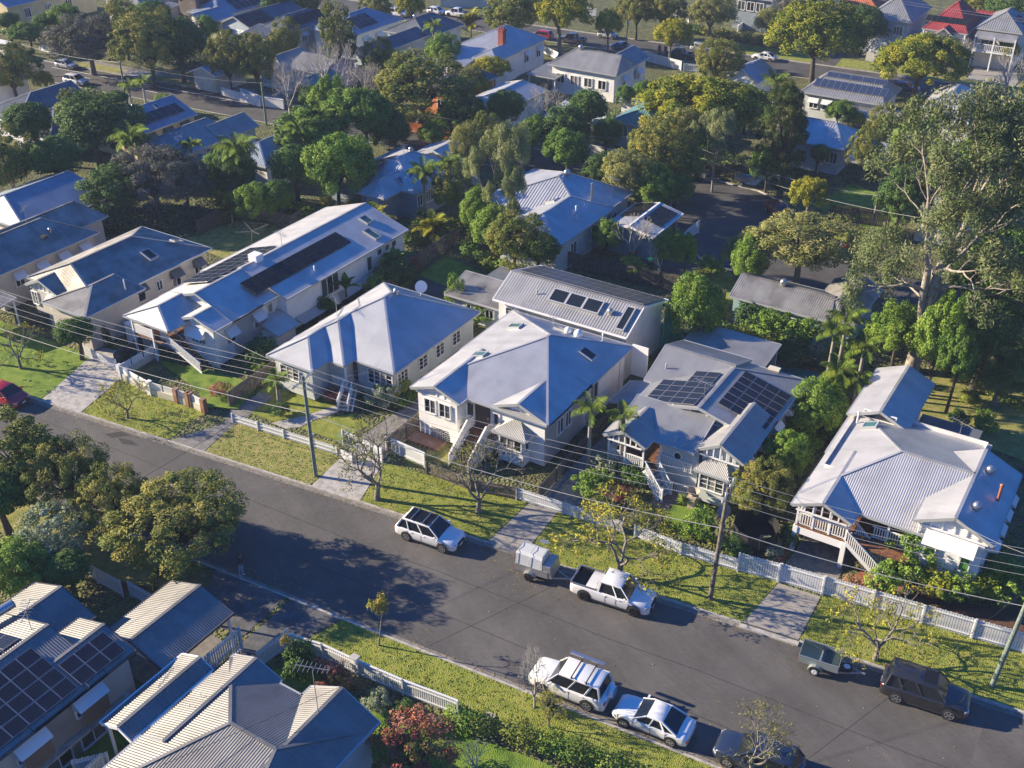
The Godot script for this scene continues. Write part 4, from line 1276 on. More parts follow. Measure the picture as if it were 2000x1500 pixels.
func ground() -> void:
	tri_mat("chimney_brick", noise_tex(38, 0.06, 4, [[0.25, C(.22, .05, .04)], [0.75, C(.32, .09, .07)]], 128), 1.5, 0.9); mat("fence_white", C(.66, .67, .68), 0.6); mat("steel_green", C(.27, .31, .31), 0.5, 0.4); mat("tarp_dark", C(.04, .08, .075), 0.7)
	tri_mat("bark_frangi", noise_tex(37, 0.05, 4, [[0.2, C(.3, .28, .26)], [0.8, C(.5, .47, .44)]], 256), 1.0, 0.9)
	flat([V(-1600, -900), V(1500, -900), V(1500, 2200), V(-1600, 2200)], -0.13, "ground", "asphalt_far")
	flat([nl(-260, .3), nl(60, .3), sl(60, -.3), sl(-260, -.3)], -0.12, "road", "asphalt")
	var blk := func(pts: Array, nm: String, m: String) -> void:
		flat(pts, 0.0, nm, m)
	blk.call([V(-900, -700), V(900, -700), sl(300), sl(-300), V(-900, sk(-300))], "south_block", "soil")
	var ring := [V(-900, nk(-260)), nl(-260), nl(150), V(900, nk(150)), V(900, ts(150)), V(150, ts(150)), V(-300, ts(-300)), V(-900, ts(-300))]
	var rd := [V(-902, ms(-300)), V(-300, ms(-300)), V(-47, ms(-47)), V(-44.5, 103.5), V(-41.5, 100.5), V(-37.5, 96.0), V(-33.5, 95.4), V(-24, 96.2), V(-8, 96.4), V(903, 96.4), V(903, 103.2), V(-8, 103.2), V(-24, 103.6), V(-31, 104.6), V(-32.4, 107), V(-33.2, 111.5), V(-35.5, 115), V(-39.5, 117), V(-44, 117.4), V(-49, mn(-49) - .4), V(-60, mn(-60)), V(-300, mn(-300)), V(-902, mn(-300))]
	for pg in Geometry2D.clip_polygons(PackedVector2Array(ring), PackedVector2Array(rd)):
		if not Geometry2D.is_polygon_clockwise(pg): blk.call(Array(pg), "block", "soil")
	blk.call([V(-900, tn(-300)), V(-300, tn(-300)), V(150, tn(150)), V(900, tn(150)), V(1400, 2100), V(-1500, 2100)], "north_block", "soil")
	# kerbs, gutters
	var us := range(-260, 61, 10)
	var line := func(f: Callable, off: float) -> Array: return us.map(func(u): return V(u, f.call(u) + off))
	strip(line.call(nk, 0.07), -0.055, 0.16, 0.15, "kerb", "concrete"); strip(line.call(sk, -0.07), -0.055, 0.16, 0.15, "kerb", "concrete")
	strip(line.call(nk, -0.17), -0.125, 0.32, 0.02, "gutter_channel", "concrete_old"); strip(line.call(sk, 0.17), -0.125, 0.32, 0.02, "gutter_channel", "concrete_old")
	strip(rd.slice(1, 8), -0.055, 0.16, 0.15, "kerb", "concrete"); strip(rd.slice(12, 22), -0.055, 0.16, 0.15, "kerb", "concrete")
	strip(line.call(ts, 0.0), -0.055, 0.2, 0.15, "kerb", "concrete"); strip(line.call(tn, 0.0), -0.055, 0.2, 0.15, "kerb", "concrete")
	# seams, patches and sealed cracks in the asphalt
	for q in [[-75, 4.2, 2.4], [-75, 7.4, 5.6]]: strip(range(-75, 8, 6).map(func(u): return V(u, sk(u) + lerpf(q[1], q[2], (u + 75) / 80.0) + 0.12 * sin(u * 0.35))), -0.116, 0.05, 0.002, "road_seam", "tar")
	flat([V(-62.9, 42.9), V(-61.6, 43.2), V(-60.7, 43.0), V(-61.9, 42.5)], -0.112, "road_patch", "tar"); flat([V(-64.1, 42.7), V(-63.2, 43.7), V(-62.3, 43.6), V(-63.3, 42.6)], -0.112, "road_patch", "tar")
	flat([V(-52.6, 31.9), V(-51.0, 30.6), V(-45.4, 31.9), V(-47.6, 33.9)], 0.004, "dirt", "mulch")
	# verges and lawns
	flat([nl(-67.9, .16), nl(-59.2, .16), V(-59.6, 48.9), V(-69.2, 49.4)], 0.006, "lawn", "grass")
	flat([nl(-120, .16), nl(-72.4, .16), V(-73.6, 49.6), V(-76, 50), V(-90, 50), V(-120, 49)], 0.006, "lawn", "grass_lush")
	flat([nl(-55.6, .16), nl(-46.2, .16), V(-46.3, 50.1), V(-48.1, 51.2), V(-56.6, 49.2)], 0.006, "lawn", "grass_dry")
	flat([nl(-41.8, .16), nl(-31.9, .16), V(-31.7, 52.6), V(-43.3, 51.1)], 0.006, "lawn", "grass")
	flat([nl(-29.0, .16), nl(-14.3, .16), V(-13.8, 54.2), V(-29.3, 52.9)], 0.006, "lawn", "grass")
	flat([nl(-10.8, .16), nl(40, .16), fl(40), fl(-10.9)], 0.006, "lawn", "grass")
	flat([sl(-35.3, -.16), sl(40, -.16), V(40, 36.6), V(-15.9, 35.6), V(-25, 34.2), V(-34.2, 33.6), V(-36.3, 33.2)], 0.006, "lawn", "grass")
	flat([sl(-90, -.16), sl(-47, -.16), V(-45.8, 33), V(-52, 31), V(-90, 30)], 0.006, "lawn", "grass_dry")
	flat([V(-62.2, 50.8), V(-60.2, 49.2), V(-57.6, 50.6), V(-58.7, 54.2), V(-64.5, 53.7), V(-69.0, 52.5)], 0.12, "lawn", "grass_lush")
	flat([V(-57.5, 50.7), V(-58.6, 55.6), V(-55.0, 55.9), V(-49.7, 56.0), V(-52.6, 52.5), V(-52.8, 50.9)], 0.006, "lawn", "grass")
	flat([V(-51.6, 51.3), V(-51.4, 52.6), V(-49.5, 55.1), V(-47.4, 54.4), V(-48.0, 51.4)], 0.006, "lawn", "grass")
	flat([V(-42.0, 55.2), V(-41.7, 56.8), V(-39.5, 56.0), V(-39.1, 53.6), V(-41.2, 53.4)], 0.006, "lawn", "grass_dry")
	flat([V(-23.2, 56.5), V(-23.1, 59.6), V(-20.5, 59.1), V(-18.9, 55.5), V(-20.9, 54.9)], 0.006, "lawn", "grass_lush")
	flat([V(-12.5, 78), V(2, 76), V(2, 90), V(-11.5, 86.5)], 0.006, "lawn", "grass_dry")
	flat([V(-32.8, 116), V(-24, 112), V(-22.5, 121), V(-31, 125)], 0.006, "lawn", "grass_lush")
	flat([V(-33.2, 95), V(-41.6, 94.8), V(-43, 89.6), V(-30.6, 88.6)], 0.006, "lawn", "grass"); flat([V(-32, 109), V(-23, 107), V(-23, 111.5), V(-33, 114)], 0.006, "lawn", "grass")
	flat([V(-86, 71), V(-79, 70.6), V(-74, 77), V(-78, 80), V(-84.5, 79)], 0.006, "lawn", "grass_dry"); flat([V(-60, 74.5), V(-54, 74.5), V(-53.5, 81.5), V(-60, 83)], 0.006, "lawn", "grass_lush")
	flat([V(-66.4, 154.2), V(-64.8, 160.0), V(-61.2, 145.4), V(-62.5, 140.4)], 0.006, "lawn", "grass_dry")
	flat([V(-150, mn(-150) + .2), V(-108, mn(-108) + .2), V(-108, mn(-108) + 2.2), V(-150, mn(-150) + 2.8)], 0.006, "lawn", "grass_dry")
	flat([V(-70, tn(-70) + .3), V(-42, tn(-42) + .3), V(-42, tn(-42) + 5), V(-70, tn(-70) + 6)], 0.006, "lawn", "grass"); flat([V(-40, tn(-40) + .3), V(0, tn(0) + .3), V(0, tn(0) + 4.5), V(-40, tn(-40) + 4.5)], 0.006, "lawn", "grass_dry")
	flat([V(-31, 32), V(-30.5, 30.5), V(-26, 28.6), V(-15, 29), V(-16, 34.4), V(-24, 33.4)], 0.006, "lawn", "grass_lush"); flat([V(-36.3, 31.2), V(-35.2, 28.8), V(-32, 28.6), V(-31.5, 31), V(-33.5, 33)], 0.006, "lawn", "grass_lush")
	# drives and paths
	flat([nl(-72.2, .1), nl(-68.0, .1), V(-69.6, 49.6), V(-71.5, 52.2), V(-75, 51.6)], 0.014, "driveway", "concrete")
	flat([nl(-59.0, .1), nl(-55.7, .1), V(-56.3, 48.0), V(-57.2, 48.7)], 0.014, "driveway", "concrete_old"); flat([V(-57.3, 48.7), V(-56.2, 48.0), V(-56.6, 53.5), V(-57.9, 53.6), V(-58.2, 50.4)], 0.014, "footpath", "concrete_old")
	flat([nl(-46.0, .1), nl(-41.9, .1), V(-43.4, 51.2), V(-46.6, 51.3)], 0.014, "driveway", "concrete"); flat([V(-47.0, 51.6), V(-43.6, 51.4), V(-43.7, 62), V(-46.4, 62)], 0.014, "driveway", "concrete_old")
	flat([nl(-31.8, .1), nl(-29.1, .1), V(-29.4, 52.9), V(-31.6, 52.6)], 0.014, "driveway", "gravel"); flat([V(-31.4, 53.4), V(-28.5, 53.6), V(-28.9, 64), V(-31.0, 64)], 0.014, "driveway", "concrete_old")
	flat([nl(-14.3, .1), nl(-10.9, .1), V(-11.0, 54.3), V(-13.7, 54.1)], 0.014, "driveway", "gravel"); flat([V(-14, 54.6), V(-10.6, 55), V(-10.6, 62), V(-13.8, 62)], 0.014, "driveway", "concrete_old")
	strip([nl(-14.4, -.1), nl(-10.8, -.1)], -0.04, 0.5, 0.12, "drive_crossover", "concrete"); strip([nl(-31.9, -.1), nl(-29.0, -.1)], -0.04, 0.5, 0.12, "drive_crossover", "concrete_old")
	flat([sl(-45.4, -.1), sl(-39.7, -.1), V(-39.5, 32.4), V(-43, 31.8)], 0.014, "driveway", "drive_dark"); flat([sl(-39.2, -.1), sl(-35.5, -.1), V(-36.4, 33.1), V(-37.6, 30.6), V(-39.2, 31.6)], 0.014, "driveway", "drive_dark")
	flat([V(-54.1, 50.6), V(-52.5, 52.8), V(-50.8, 56.7), V(-49.9, 56.4), V(-51.0, 53.8), V(-52.5, 50.6)], 0.014, "footpath", "concrete"); flat([V(-51.8, 51.3), V(-51.5, 52.5), V(-52.2, 52.7), V(-52.6, 50.7)], 0.016, "footpath", "concrete")
	flat([V(-44.2, 56.5), V(-42.7, 56.8), V(-42.2, 55.4), V(-43.7, 55.5)], 0.014, "paving", "paver"); flat([V(-24.4, 57.1), V(-24.2, 60.3), V(-22.7, 60.2), V(-23.0, 56.9)], 0.014, "paving", "paver")
	flat([V(-15.2, 56.2), V(-14.2, 56), V(-14.2, 64), V(-15.4, 64)], 0.014, "paving", "terracotta"); flat([V(-10.4, 55.6), V(-6.4, 55.9), V(-6.9, 58.6), V(-9.5, 58.4)], 0.014, "paving", "terracotta"); flat([V(-6.2, 56), V(1, 56.6), V(1, 61), V(-2.6, 58.6), V(-6.2, 58.4)], 0.01, "garden_bed", "mulch")
	flat([V(-140, mn(-140) + .2), V(-134, mn(-134) + .2), V(-136, mn(-136) + 3.4), V(-141, mn(-141) + 3)], 0.012, "driveway", "concrete"); strip([V(-150, mn(-150) + 2.9), V(-96, mn(-96) + 2.4)], 0.0, 1.2, 0.03, "footpath", "concrete_old")
	flat([V(-113.5, mn(-113) + .1), V(-110.3, mn(-110) + .1), V(-110.8, 118), V(-113.2, 118)], 0.014, "driveway", "concrete"); flat([V(-126, mn(-126) + .1), V(-121.5, mn(-121) + .1), V(-121.6, 110.6), V(-126.1, 110.6)], 0.013, "driveway", "concrete_old")
	flat([V(-29.5, 176), V(-22, 176), V(-24, 185), V(-31, 184.5)], 0.014, "driveway", "gravel"); flat([V(-52.5, tn(-52)), V(-48.5, tn(-48)), V(-49.5, 184), V(-53, 184)], 0.014, "driveway", "asphalt_far")
	flat([V(-43, 93.6), V(-36.6, 95.2), V(-37.6, 91.5), V(-42, 91.5)], 0.013, "driveway", "asphalt_far"); flat([V(-32, 107.5), V(-24, 106.4), V(-24, 107.8), V(-32.3, 109)], 0.014, "driveway", "gravel")
	strip([V(-152, mn(-152) - 1.9), V(-112, mn(-112) - 1.9)], -0.118, 0.12, 0.006, "road_line", "trim")
	strip([V(-133, ms(-133) + 3.6), V(-128, ms(-128) + 3.6)], -0.118, 0.12, 0.006, "road_line", "trim"); strip([V(-146, ms(-146) + 4.2), V(-142, ms(-142) + 4.2)], -0.118, 0.12, 0.006, "road_line", "trim")
	flat([V(-60, 78), V(-54.4, 77.2), V(-53.6, 71), V(-57.4, 70.6)], 0.012, "paving", "asphalt_far")
	flat([V(-20.6, 75.4), V(-16.6, 76), V(-16.4, 78.6), V(-17.5, 80.6), V(-21, 81.4), V(-24.2, 80.8), V(-24.4, 78.6), V(-22, 78)], 0.01, "paving", "terracotta")
	flat([V(-20.2, 75.9), V(-17.2, 76.4), V(-17.0, 78.5), V(-18, 80), V(-21, 80.8), V(-23.6, 80.3), V(-23.6, 79), V(-21.6, 78.4)], 0.03, "pool_water", "pool")
	flat([V(-120, 60), V(-96, 60), V(-96, 90), V(-120, 90)], 0.005, "garden_bed", "soil")

func wallbox(s: SurfaceTool, u0: float, u1: float, w0: float, w1: float, h0: float, h1: float, pitch := 0.18) -> void:
	boards(s, [P(u0, h0, w0), P(u1, h0, w0), P(u1, h1, w0), P(u0, h1, w0)], Vector3(0, 0, 1), pitch)
	boards(s, [P(u1, h0, w1), P(u0, h0, w1), P(u0, h1, w1), P(u1, h1, w1)], Vector3(0, 0, -1), pitch)
	boards(s, [P(u0, h0, w1), P(u0, h0, w0), P(u0, h1, w0), P(u0, h1, w1)], Vector3(-1, 0, 0), pitch)
	boards(s, [P(u1, h0, w0), P(u1, h0, w1), P(u1, h1, w1), P(u1, h1, w0)], Vector3(1, 0, 0), pitch)
func slab(par: Node, nm: String, m: String, u0: float, u1: float, w0: float, w1: float, h0: float, h1: float) -> void:
	var s := S()
	box(s, P((u0 + u1) / 2, (h0 + h1) / 2, (w0 + w1) / 2), Vector3(u1 - u0, h1 - h0, w1 - w0))
	part(s, nm, M[m], par)
func posts(par: Node, pts: Array, h0: float, h1: float, t := 0.13, m := "trim") -> void:
	for q in pts:
		var s := S()
		post_box(s, P(q[0], h0, q[1]), h1 - h0, t)
		part(s, "post", M[m], par)
func gable_trim(par: Node, u0: float, u1: float, w: float, he: float, hr: float) -> void:   # painted battens in a front gable
	var s := S()
	var m := (u0 + u1) / 2
	for k in range(1, 6):
		var u := lerpf(u0 + .3, u1 - .3, k / 6.0)
		var t := he + (hr - he) * (1 - absf(u - m) / ((u1 - u0) / 2)) - 0.16
		if t > he - 0.25: obox(s, P(u, (he - 0.3 + t) / 2, w), Vector3(.045, 0, 0), Vector3(0, (t - he + 0.3) / 2, 0), Vector3(0, 0, .025))
	obox(s, P(m, he - 0.32, w), Vector3((u1 - u0) / 2 - 0.3, 0, 0), Vector3(0, 0.06, 0), Vector3(0, 0, .03))
	part(s, "gable_batten", M.trim, par)

func near_houses() -> void:
	var h: Node3D
	var s: SurfaceTool
	# --- white house at the right with a deck over its garage
	var r6 := [[-14.53, -4.95, 58.65, 71.0, 4.0, "u", -9.63, -4.95, 63.8, 6.1, 0, "none"], [-14.53, -10.6, 57.3, 64.0, 4.0, "w", 57.3, 64.0, -12.56, 4.85, 0, "none"], [-7.2, -2.5, 58.5, 67.0, 5.0, "w", 58.5, 67.0, -4.93, 6.1, 0.3], [-14.6, -10.35, 68.9, 76.4, 4.5, "w", 68.9, 76.4, -12.4, 5.45, 0.0]]
	h = house("timber_house", "white timber house with a broad pale corrugated roof and a front deck over its garage", "house", r6, "white", "roof_white", {"pitch": 0.15})
	s = S(); wallbox(s, -14.0, -5.2, 62.0, 70.5, 0.0, 4.5); wallbox(s, -13.9, -11.0, 61.0, 61.9, 0.0, 2.2)
	part(s, "wall", M.white, h)
	slab(h, "deck", "deck", -14.2, -6.9, 57.7, 62.0, 2.08, 2.24); slab(h, "flat_roof", "roof_slate", -10.3, -6.0, 68.5, 73.9, 3.05, 3.2); slab(h, "wall", "white", -10.0, -6.3, 69, 73.5, 0, 3.0)
	posts(h, [[-14.15, 57.75], [-10.9, 57.75]], 0.0, 2.1, 0.3); posts(h, [[-14.15, 57.75], [-10.9, 57.75], [-13.1, 57.75], [-12.0, 57.75]], 2.24, 4.0, 0.13); posts(h, [[-8.6, 58.9], [-14.2, 61.0]], 2.24, 4.0, 0.13)
	railing(h, P(-14.1, 2.24, 57.75), P(-10.95, 2.24, 57.75)); railing(h, P(-14.1, 2.24, 57.8), P(-14.1, 2.24, 61.5)); railing(h, P(-9.6, 2.24, 58.9), P(-6.9, 2.24, 58.9)); railing(h, P(-10.9, 2.24, 57.8), P(-10.85, 2.24, 58.4))
	slab(h, "deck_skirt", "trim", -14.2, -10.85, 57.66, 57.74, 1.55, 2.08)
	stairs(h, P(-8.3, 0.05, 58.25), P(-10.8, 2.2, 58.1), 1.1, 11, "gutter_dark")
	railing(h, P(-8.3, 0.1, 57.65), P(-10.8, 2.24, 57.5), 0.95, 0.17); railing(h, P(-8.3, 0.1, 58.85), P(-10.6, 2.24, 58.7), 0.95, 0.17)
	posts(h, [[-8.25, 57.65], [-8.25, 58.85]], 0.0, 1.2, 0.14)
	slab(h, "garage_floor", "concrete_old", -13.9, -11.1, 57.9, 61, 0.0, 0.03)
	gable_trim(h, -7.2, -2.5, 58.72, 5.0, 6.1); gable_trim(h, -14.53, -10.6, 57.36, 4.0, 4.85)
	window(h, P(-5.9, 2.3, 58.72), "f", 0.55, 1.6, 1, 0, "", true, "green_door"); window(h, P(-3.8, 2.3, 58.72), "f", 0.55, 1.6, 1, 0, "", true, "green_door")
	s = S(); hexa(s, [P(-6.4, 4.45, 58.7), P(-3.3, 4.45, 58.7), P(-3.3, 4.0, 57.7), P(-6.4, 4.0, 57.7)], [P(-6.4, 4.5, 58.7), P(-3.3, 4.5, 58.7), P(-3.3, 4.05, 57.7), P(-6.4, 4.05, 57.7)]); part(s, "awning", M.trim, h)
	for k in 4: window(h, P(-2.93, 2.6, 60.2 + k * 1.75), "r", 0.95, 1.5, 2, 1, "awning")
	door(h, P(-9.0, 2.24, 61.98), "f", 0.9, 2.0); window(h, P(-11.6, 2.9, 61.98), "f", 1.6, 1.1, 3); window(h, P(-12.4, 4.6, 69.15), "f", 2.2, 0.5, 1)
	skylight(h, r6[0], -12.6, 67.6, 0.8, 1.0); roof_vent(h, r6[2], -4.1, 60.6, 0.24); roof_vent(h, r6[2], -4.2, 64.9, 0.24); flue(h, r6[2], -3.2, 62.8, 1.15, 0.1, "copper"); flue(h, r6[0], -13.7, 68.2, 0.9, 0.07, "trim")
	slab(h, "skylight", "glass_teal", -9.1, -7.9, 71.6, 72.3, 3.2, 3.28); antenna(h, P(-7.2, 3.2, 71.2), 1.9, 0.4); pipe_run(h, P(-6.85, 0.2, 58.7), P(-6.85, 4.9, 58.7))
	# --- house with two banks of solar panels and a bay window
	var r5 := [[-28.7, -18.8, 62.8, 72.6, 4.0, "w", 62.8, 69.3, -23.6, 5.25, 0.2], [-22.3, -18.8, 59.7, 66.0, 4.0, "w", 59.7, 66.0, -20.6, 4.95, 0.2], [-29.5, -23.6, 66.1, 73.3, 4.0, "u", -29.5, -23.6, 69.7, 5.3, 0.2], [-28.5, -22.3, 59.5, 62.95, 3.7, "s", 0, 0, 0, 4.7, 0, "none"], [-28.8, -25.5, 58.2, 62.0, 3.75, "w", 58.2, 62.0, -27.15, 4.55, 0, "none"], [-30.1, -22.8, 73.8, 78.0, 3.0, "s", 0, 0, 0, 3.35, 0, "open"], [-31.3, -29.2, 64.0, 67.6, 2.5, "l", 0, 0, 0, 3.1, 0]]
	h = house("timber_house", "pale weatherboard house with two banks of solar panels, bay window and white verandah steps", "house", r5, "beige", "roof_zinc", {"pitch": 0.15})
	s = S(); boards(s, [P(-24.9, 0.2, 59.9), P(-22.1, 0.2, 59.9), P(-22.1, 3.7, 59.9), P(-24.9, 3.7, 59.9)], Vector3(0, 0, 1)); boards(s, [P(-24.9, 0.2, 62.8), P(-24.9, 0.2, 59.9), P(-24.9, 3.7, 59.9), P(-24.9, 4.4, 62.8)], Vector3(-1, 0, 0))
	part(s, "wall", M.sage, h)
	s = S(); boards(s, [P(-21.9, 0.2, 59.97), P(-19.2, 0.2, 59.97), P(-19.2, 4.0, 59.97), P(-20.6, 4.8, 59.97), P(-21.9, 4.0, 59.97)], Vector3(0, 0, 1)); part(s, "wall", M.sage, h)
	slab(h, "deck", "deck", -28.5, -24.9, 58.5, 62.8, 1.5, 1.62); gable_trim(h, -22.3, -18.8, 59.72, 4.0, 4.95); gable_trim(h, -28.6, -20, 62.9, 4.5, 5.2); gable_trim(h, -28.8, -25.5, 58.3, 3.75, 4.55)
	posts(h, [[-28.5, 58.55], [-27.2, 58.55], [-25.75, 58.55], [-25.0, 59.8], [-28.5, 60.8]], 0.0, 3.7, 0.12)
	railing(h, P(-28.5, 1.62, 58.55), P(-25.75, 1.62, 58.55), 0.9, 0.15); railing(h, P(-28.5, 1.62, 58.6), P(-28.5, 1.62, 62), 0.9, 0.15); railing(h, P(-25.2, 1.62, 59.75), P(-22.4, 1.62, 59.75), 0.0001 + 0.9, 0.15)
	stairs(h, P(-23.8, 0.05, 58.3), P(-25.4, 1.6, 58.9), 1.1, 8, "gutter"); railing(h, P(-23.8, 0.1, 57.75), P(-25.5, 1.62, 58.4), 0.9, 0.17); railing(h, P(-23.6, 0.1, 58.9), P(-25.1, 1.62, 59.4), 0.9, 0.17); railing(h, P(-23.6, 0.0, 59.3), P(-21.9, 0.0, 59.3), 0.8, 0.15)
	posts(h, [[-23.75, 57.75], [-23.55, 58.9]], 0, 1.15, 0.13)
	s = S(); wallbox(s, -21.7, -19.7, 59.1, 59.95, 0.3, 2.9); part(s, "bay", M.sage, h)
	window(h, P(-20.7, 1.45, 59.08), "f", 1.7, 1.15, 3, 2, "", true); window(h, P(-19.68, 1.45, 59.55), "r", 0.6, 1.15, 1, 2, "", true)
	s = S(); var tb := S(); roof(s, tb, [-21.95, -19.4, 58.85, 60.0, 2.9, "u", -21.3, -20.1, 59.95, 3.55], 0.12, 0.015); part(s, "bay_roof", M.roof_zinc, h); part(tb, "gutter", M.gutter, h)
	s = S(); disc(s, P(-23.7, 2.75, 59.86), Vector3(0, 0, 1), 0.36, 20); part(s, "round_window", M.trim, h); s = S(); disc(s, P(-23.7, 2.75, 59.84), Vector3(0, 0, 1), 0.25, 20); part(s, "pane", M.glass, h)
	door(h, P(-26.4, 1.62, 62.68), "f", 0.9, 2.0); window(h, P(-27.6, 2.2, 62.68), "f", 0.9, 1.2, 2)
	for k in 4: window(h, P(-19.23, 2.0, 61.2 + k * 2.7), "r", 0.95, 1.35, 2, 2, "awning", true)
	panels(h, r5[0], -20.9, 66.9, 6, 4, 0.86, 0.95, "cells"); panels(h, r5[0], -26.0, 64.7, 4, 4, 0.84, 1.0, "cells"); panels(h, r5[0], -25.1, 67.3, 2, 2, 0.84, 1.0, "cells")
	antenna(h, P(-23.6, 5.3, 63.6), 1.7, 0.2); flue(h, r5[2], -28.4, 67.6, 0.35, 0.06); slab(h, "roof_hatch", "cream", -21.9, -21.0, 72.2, 72.7, 4.2, 4.35)
	slab(h, "wall", "beige", -30, -23, 77.6, 77.8, 0, 3.0); railing(h, P(-22.95, 0.6, 74.0), P(-22.95, 0.6, 77.6), 0.8, 0.2)
	# --- large white house with gables to either side of its stairs
	var r4 := [[-43.8, -32.4, 56.4, 69.9, 4.2, "w", 64.5, 64.9, -37.2, 6.2, 0.2], [-43.8, -39.3, 55.4, 62.0, 4.2, "w", 55.4, 62.0, -41.55, 5.0, 0.2], [-37.3, -32.4, 57.1 - .6, 63.0, 4.2, "w", 56.5, 62.5, -34.9, 5.15, 0.2]]
	h = house("timber_house", "large white weatherboard house with pale grey roof, skylights and a dark door above steep stairs", "house", r4, "white", "roof_white", {"pitch": 0.15})
	gable_trim(h, -43.8, -39.3, 55.66, 4.2, 5.0); gable_trim(h, -37.3, -32.4, 56.76, 4.2, 5.15)
	window(h, P(-42.2, 2.35, 55.67), "f", 0.95, 1.15, 2, 0, "", true); window(h, P(-40.85, 2.35, 55.67), "f", 0.95, 1.15, 2, 0, "", true)
	s = S()
	for k in 10:
		var u := -42.2 + k * 0.17
		beam(s, P(u, 0.1, 55.66), P(u, 0.75 + 0.35 * sin(PI * k / 9.0), 55.66), 0.05, 0.03)
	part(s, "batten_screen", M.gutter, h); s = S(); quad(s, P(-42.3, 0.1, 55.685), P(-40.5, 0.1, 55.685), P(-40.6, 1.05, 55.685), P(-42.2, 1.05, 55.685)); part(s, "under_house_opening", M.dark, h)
	slab(h, "porch", "deck", -39.7, -36.9, 55.9, 56.9, 1.55, 1.68)
	stairs(h, P(-38.2, 0.0, 53.6), P(-38.2, 1.62, 55.95), 1.3, 8, "deck")
	for u in [-39.05, -37.35]:
		s = S(); boards(s, [P(u, 0, 53.5), P(u, 0, 56.8), P(u, 2.6, 56.8), P(u, 2.6, 55.9), P(u, 1.0, 53.5)], Vector3(signf(u + 38.2), 0, 0)); boards(s, [P(u + .08, 0, 53.5), P(u + .08, 0, 56.8), P(u + .08, 2.6, 56.8), P(u + .08, 2.6, 55.9), P(u + .08, 1.0, 53.5)], Vector3(signf(u + 38.2), 0, 0)); beam(s, P(u + .04, 1.02, 53.5), P(u + .04, 2.64, 55.9), 0.14, 0.06); beam(s, P(u + .04, 0, 53.46), P(u + .04, 1.0, 53.46), 0.16, 0.1); part(s, "stair_wall", M.white, h)
	door(h, P(-38.2, 1.68, 56.83), "f", 1.3, 2.15); window(h, P(-39.3, 2.5, 56.83), "f", 0.6, 1.1, 1, 0, "", true); window(h, P(-36.95, 2.5, 56.83), "f", 0.5, 0.9, 1, 0, "", true)
	s = S(); wallbox(s, -36.2, -34.1, 55.9, 56.75, 0.2, 2.75); part(s, "bay", M.white, h); window(h, P(-35.15, 1.5, 55.88), "f", 1.8, 1.1, 3, 0, "", true); window(h, P(-34.08, 1.5, 56.3), "r", 0.5, 1.1, 1, 0, "", true)
	s = S(); tb = S(); roof(s, tb, [-36.6, -33.7, 55.6, 56.9, 2.75, "u", -35.4, -34.9, 56.85, 3.5], 0.13, 0.016); part(s, "bay_roof", M.roof_zinc, h); part(tb, "gutter", M.gutter, h)
	skylight(h, r4[0], -41.3, 66.4, 0.75, 1.1); skylight(h, r4[0], -41.2, 61.0, 0.75, 1.1); skylight(h, r4[0], -34.2, 65.6, 0.85, 1.2, "glass"); roof_vent(h, r4[0], -37.0, 67.4, 0.24, "trim"); flue(h, r4[0], -34.3, 68.3, 0.6, 0.07, "trim"); roof_vent(h, r4[0], -36.0, 67.3, 0.3, "trim"); antenna(h, P(-37.9, 5.6, 66.6), 1.3, 1.2); skylight(h, r4[0], -37.6, 67.6, 1.4, 0.6, "glass")
	for q in [[59.0, 0.8, 1.3], [60.2, 0.8, 1.3], [64.2, 1.2, 1.9]]: window(h, P(-32.83, 1.9, q[0]), "r", q[1], q[2], 2, 0, "", true)
	slab(h, "privacy_screen_teal", "teal_mesh", -32.75, -32.7, 76.6, 80.2, 0.0, 4.2); slab(h, "privacy_screen", "trim", -32.4, -31.0, 69.85, 69.95, 1.6, 4.4); pipe_run(h, P(-32.8, 0.2, 56.8), P(-32.8, 4.1, 56.8), "gutter"); pipe_run(h, P(-32.8, 0.2, 68.6), P(-32.8, 4.1, 68.6)); slab(h, "brick_edge", "brick", -43.6, -40.8, 54.3, 55.6, 0, 0.2)
	# --- tall white rear building
	var rt := [[-46.1, -33.2, 70.4, 78.2, 4.5, "u", -46.1, -33.2, 73.4, 5.95, 0.0]]
	h = house("rear_house", "tall white flat-sided building with a long gable roof covered in solar panels", "house", rt, "white", "roof_zinc", {"pitch": 0.25, "amp": 0.014, "boards": 0.0, "gut": "trim"})
	panels(h, rt[0], -39.5, 75.8, 12, 3, 0.98, 1.4, "framed"); skylight(h, rt[0], -38.9, 72.2, 1.5, 1.3, "glass"); skylight(h, rt[0], -37.3, 72.2, 1.5, 1.3, "glass"); skylight(h, rt[0], -40.5, 72.2, 1.5, 1.3, "glass"); skylight(h, rt[0], -34.1, 71.9, 0.7, 2.4, "glass"); roof_vent(h, rt[0], -35.6, 72.0, 0.22); flue(h, rt[0], -42.6, 71.9, 0.3, 0.06)
	window(h, P(-44.6, 2.6, 70.83), "f", 0.8, 1.2, 1, 3); window(h, P(-43.3, 2.6, 70.83), "f", 0.8, 1.2, 1)
	pipe_run(h, P(-32.8, 0.4, 77.6), P(-32.8, 4.4, 77.6), "gutter")
	var rs := [[-52.6, -46.3, 72.3, 75.8, 2.4, "s", 0, 0, 0, 3.3]]
	house("garden_shed", "low shed with a weathered iron roof against the tall white building", "shed", rs, "paleblue", "roof_old", {"pitch": 0.15, "win": [["f", 72.72, -51, -47, 1.0, 0.8, 0.8, 2]]})
	h = house("old_shed", "small shed with a dark patched iron roof behind the low shed", "shed", [[-51.2, -47.2, 75.9, 79.6, 2.9, "r", 0, 0, 0, 2.5]], "timber", "roof_slate", {"pitch": 0.15})
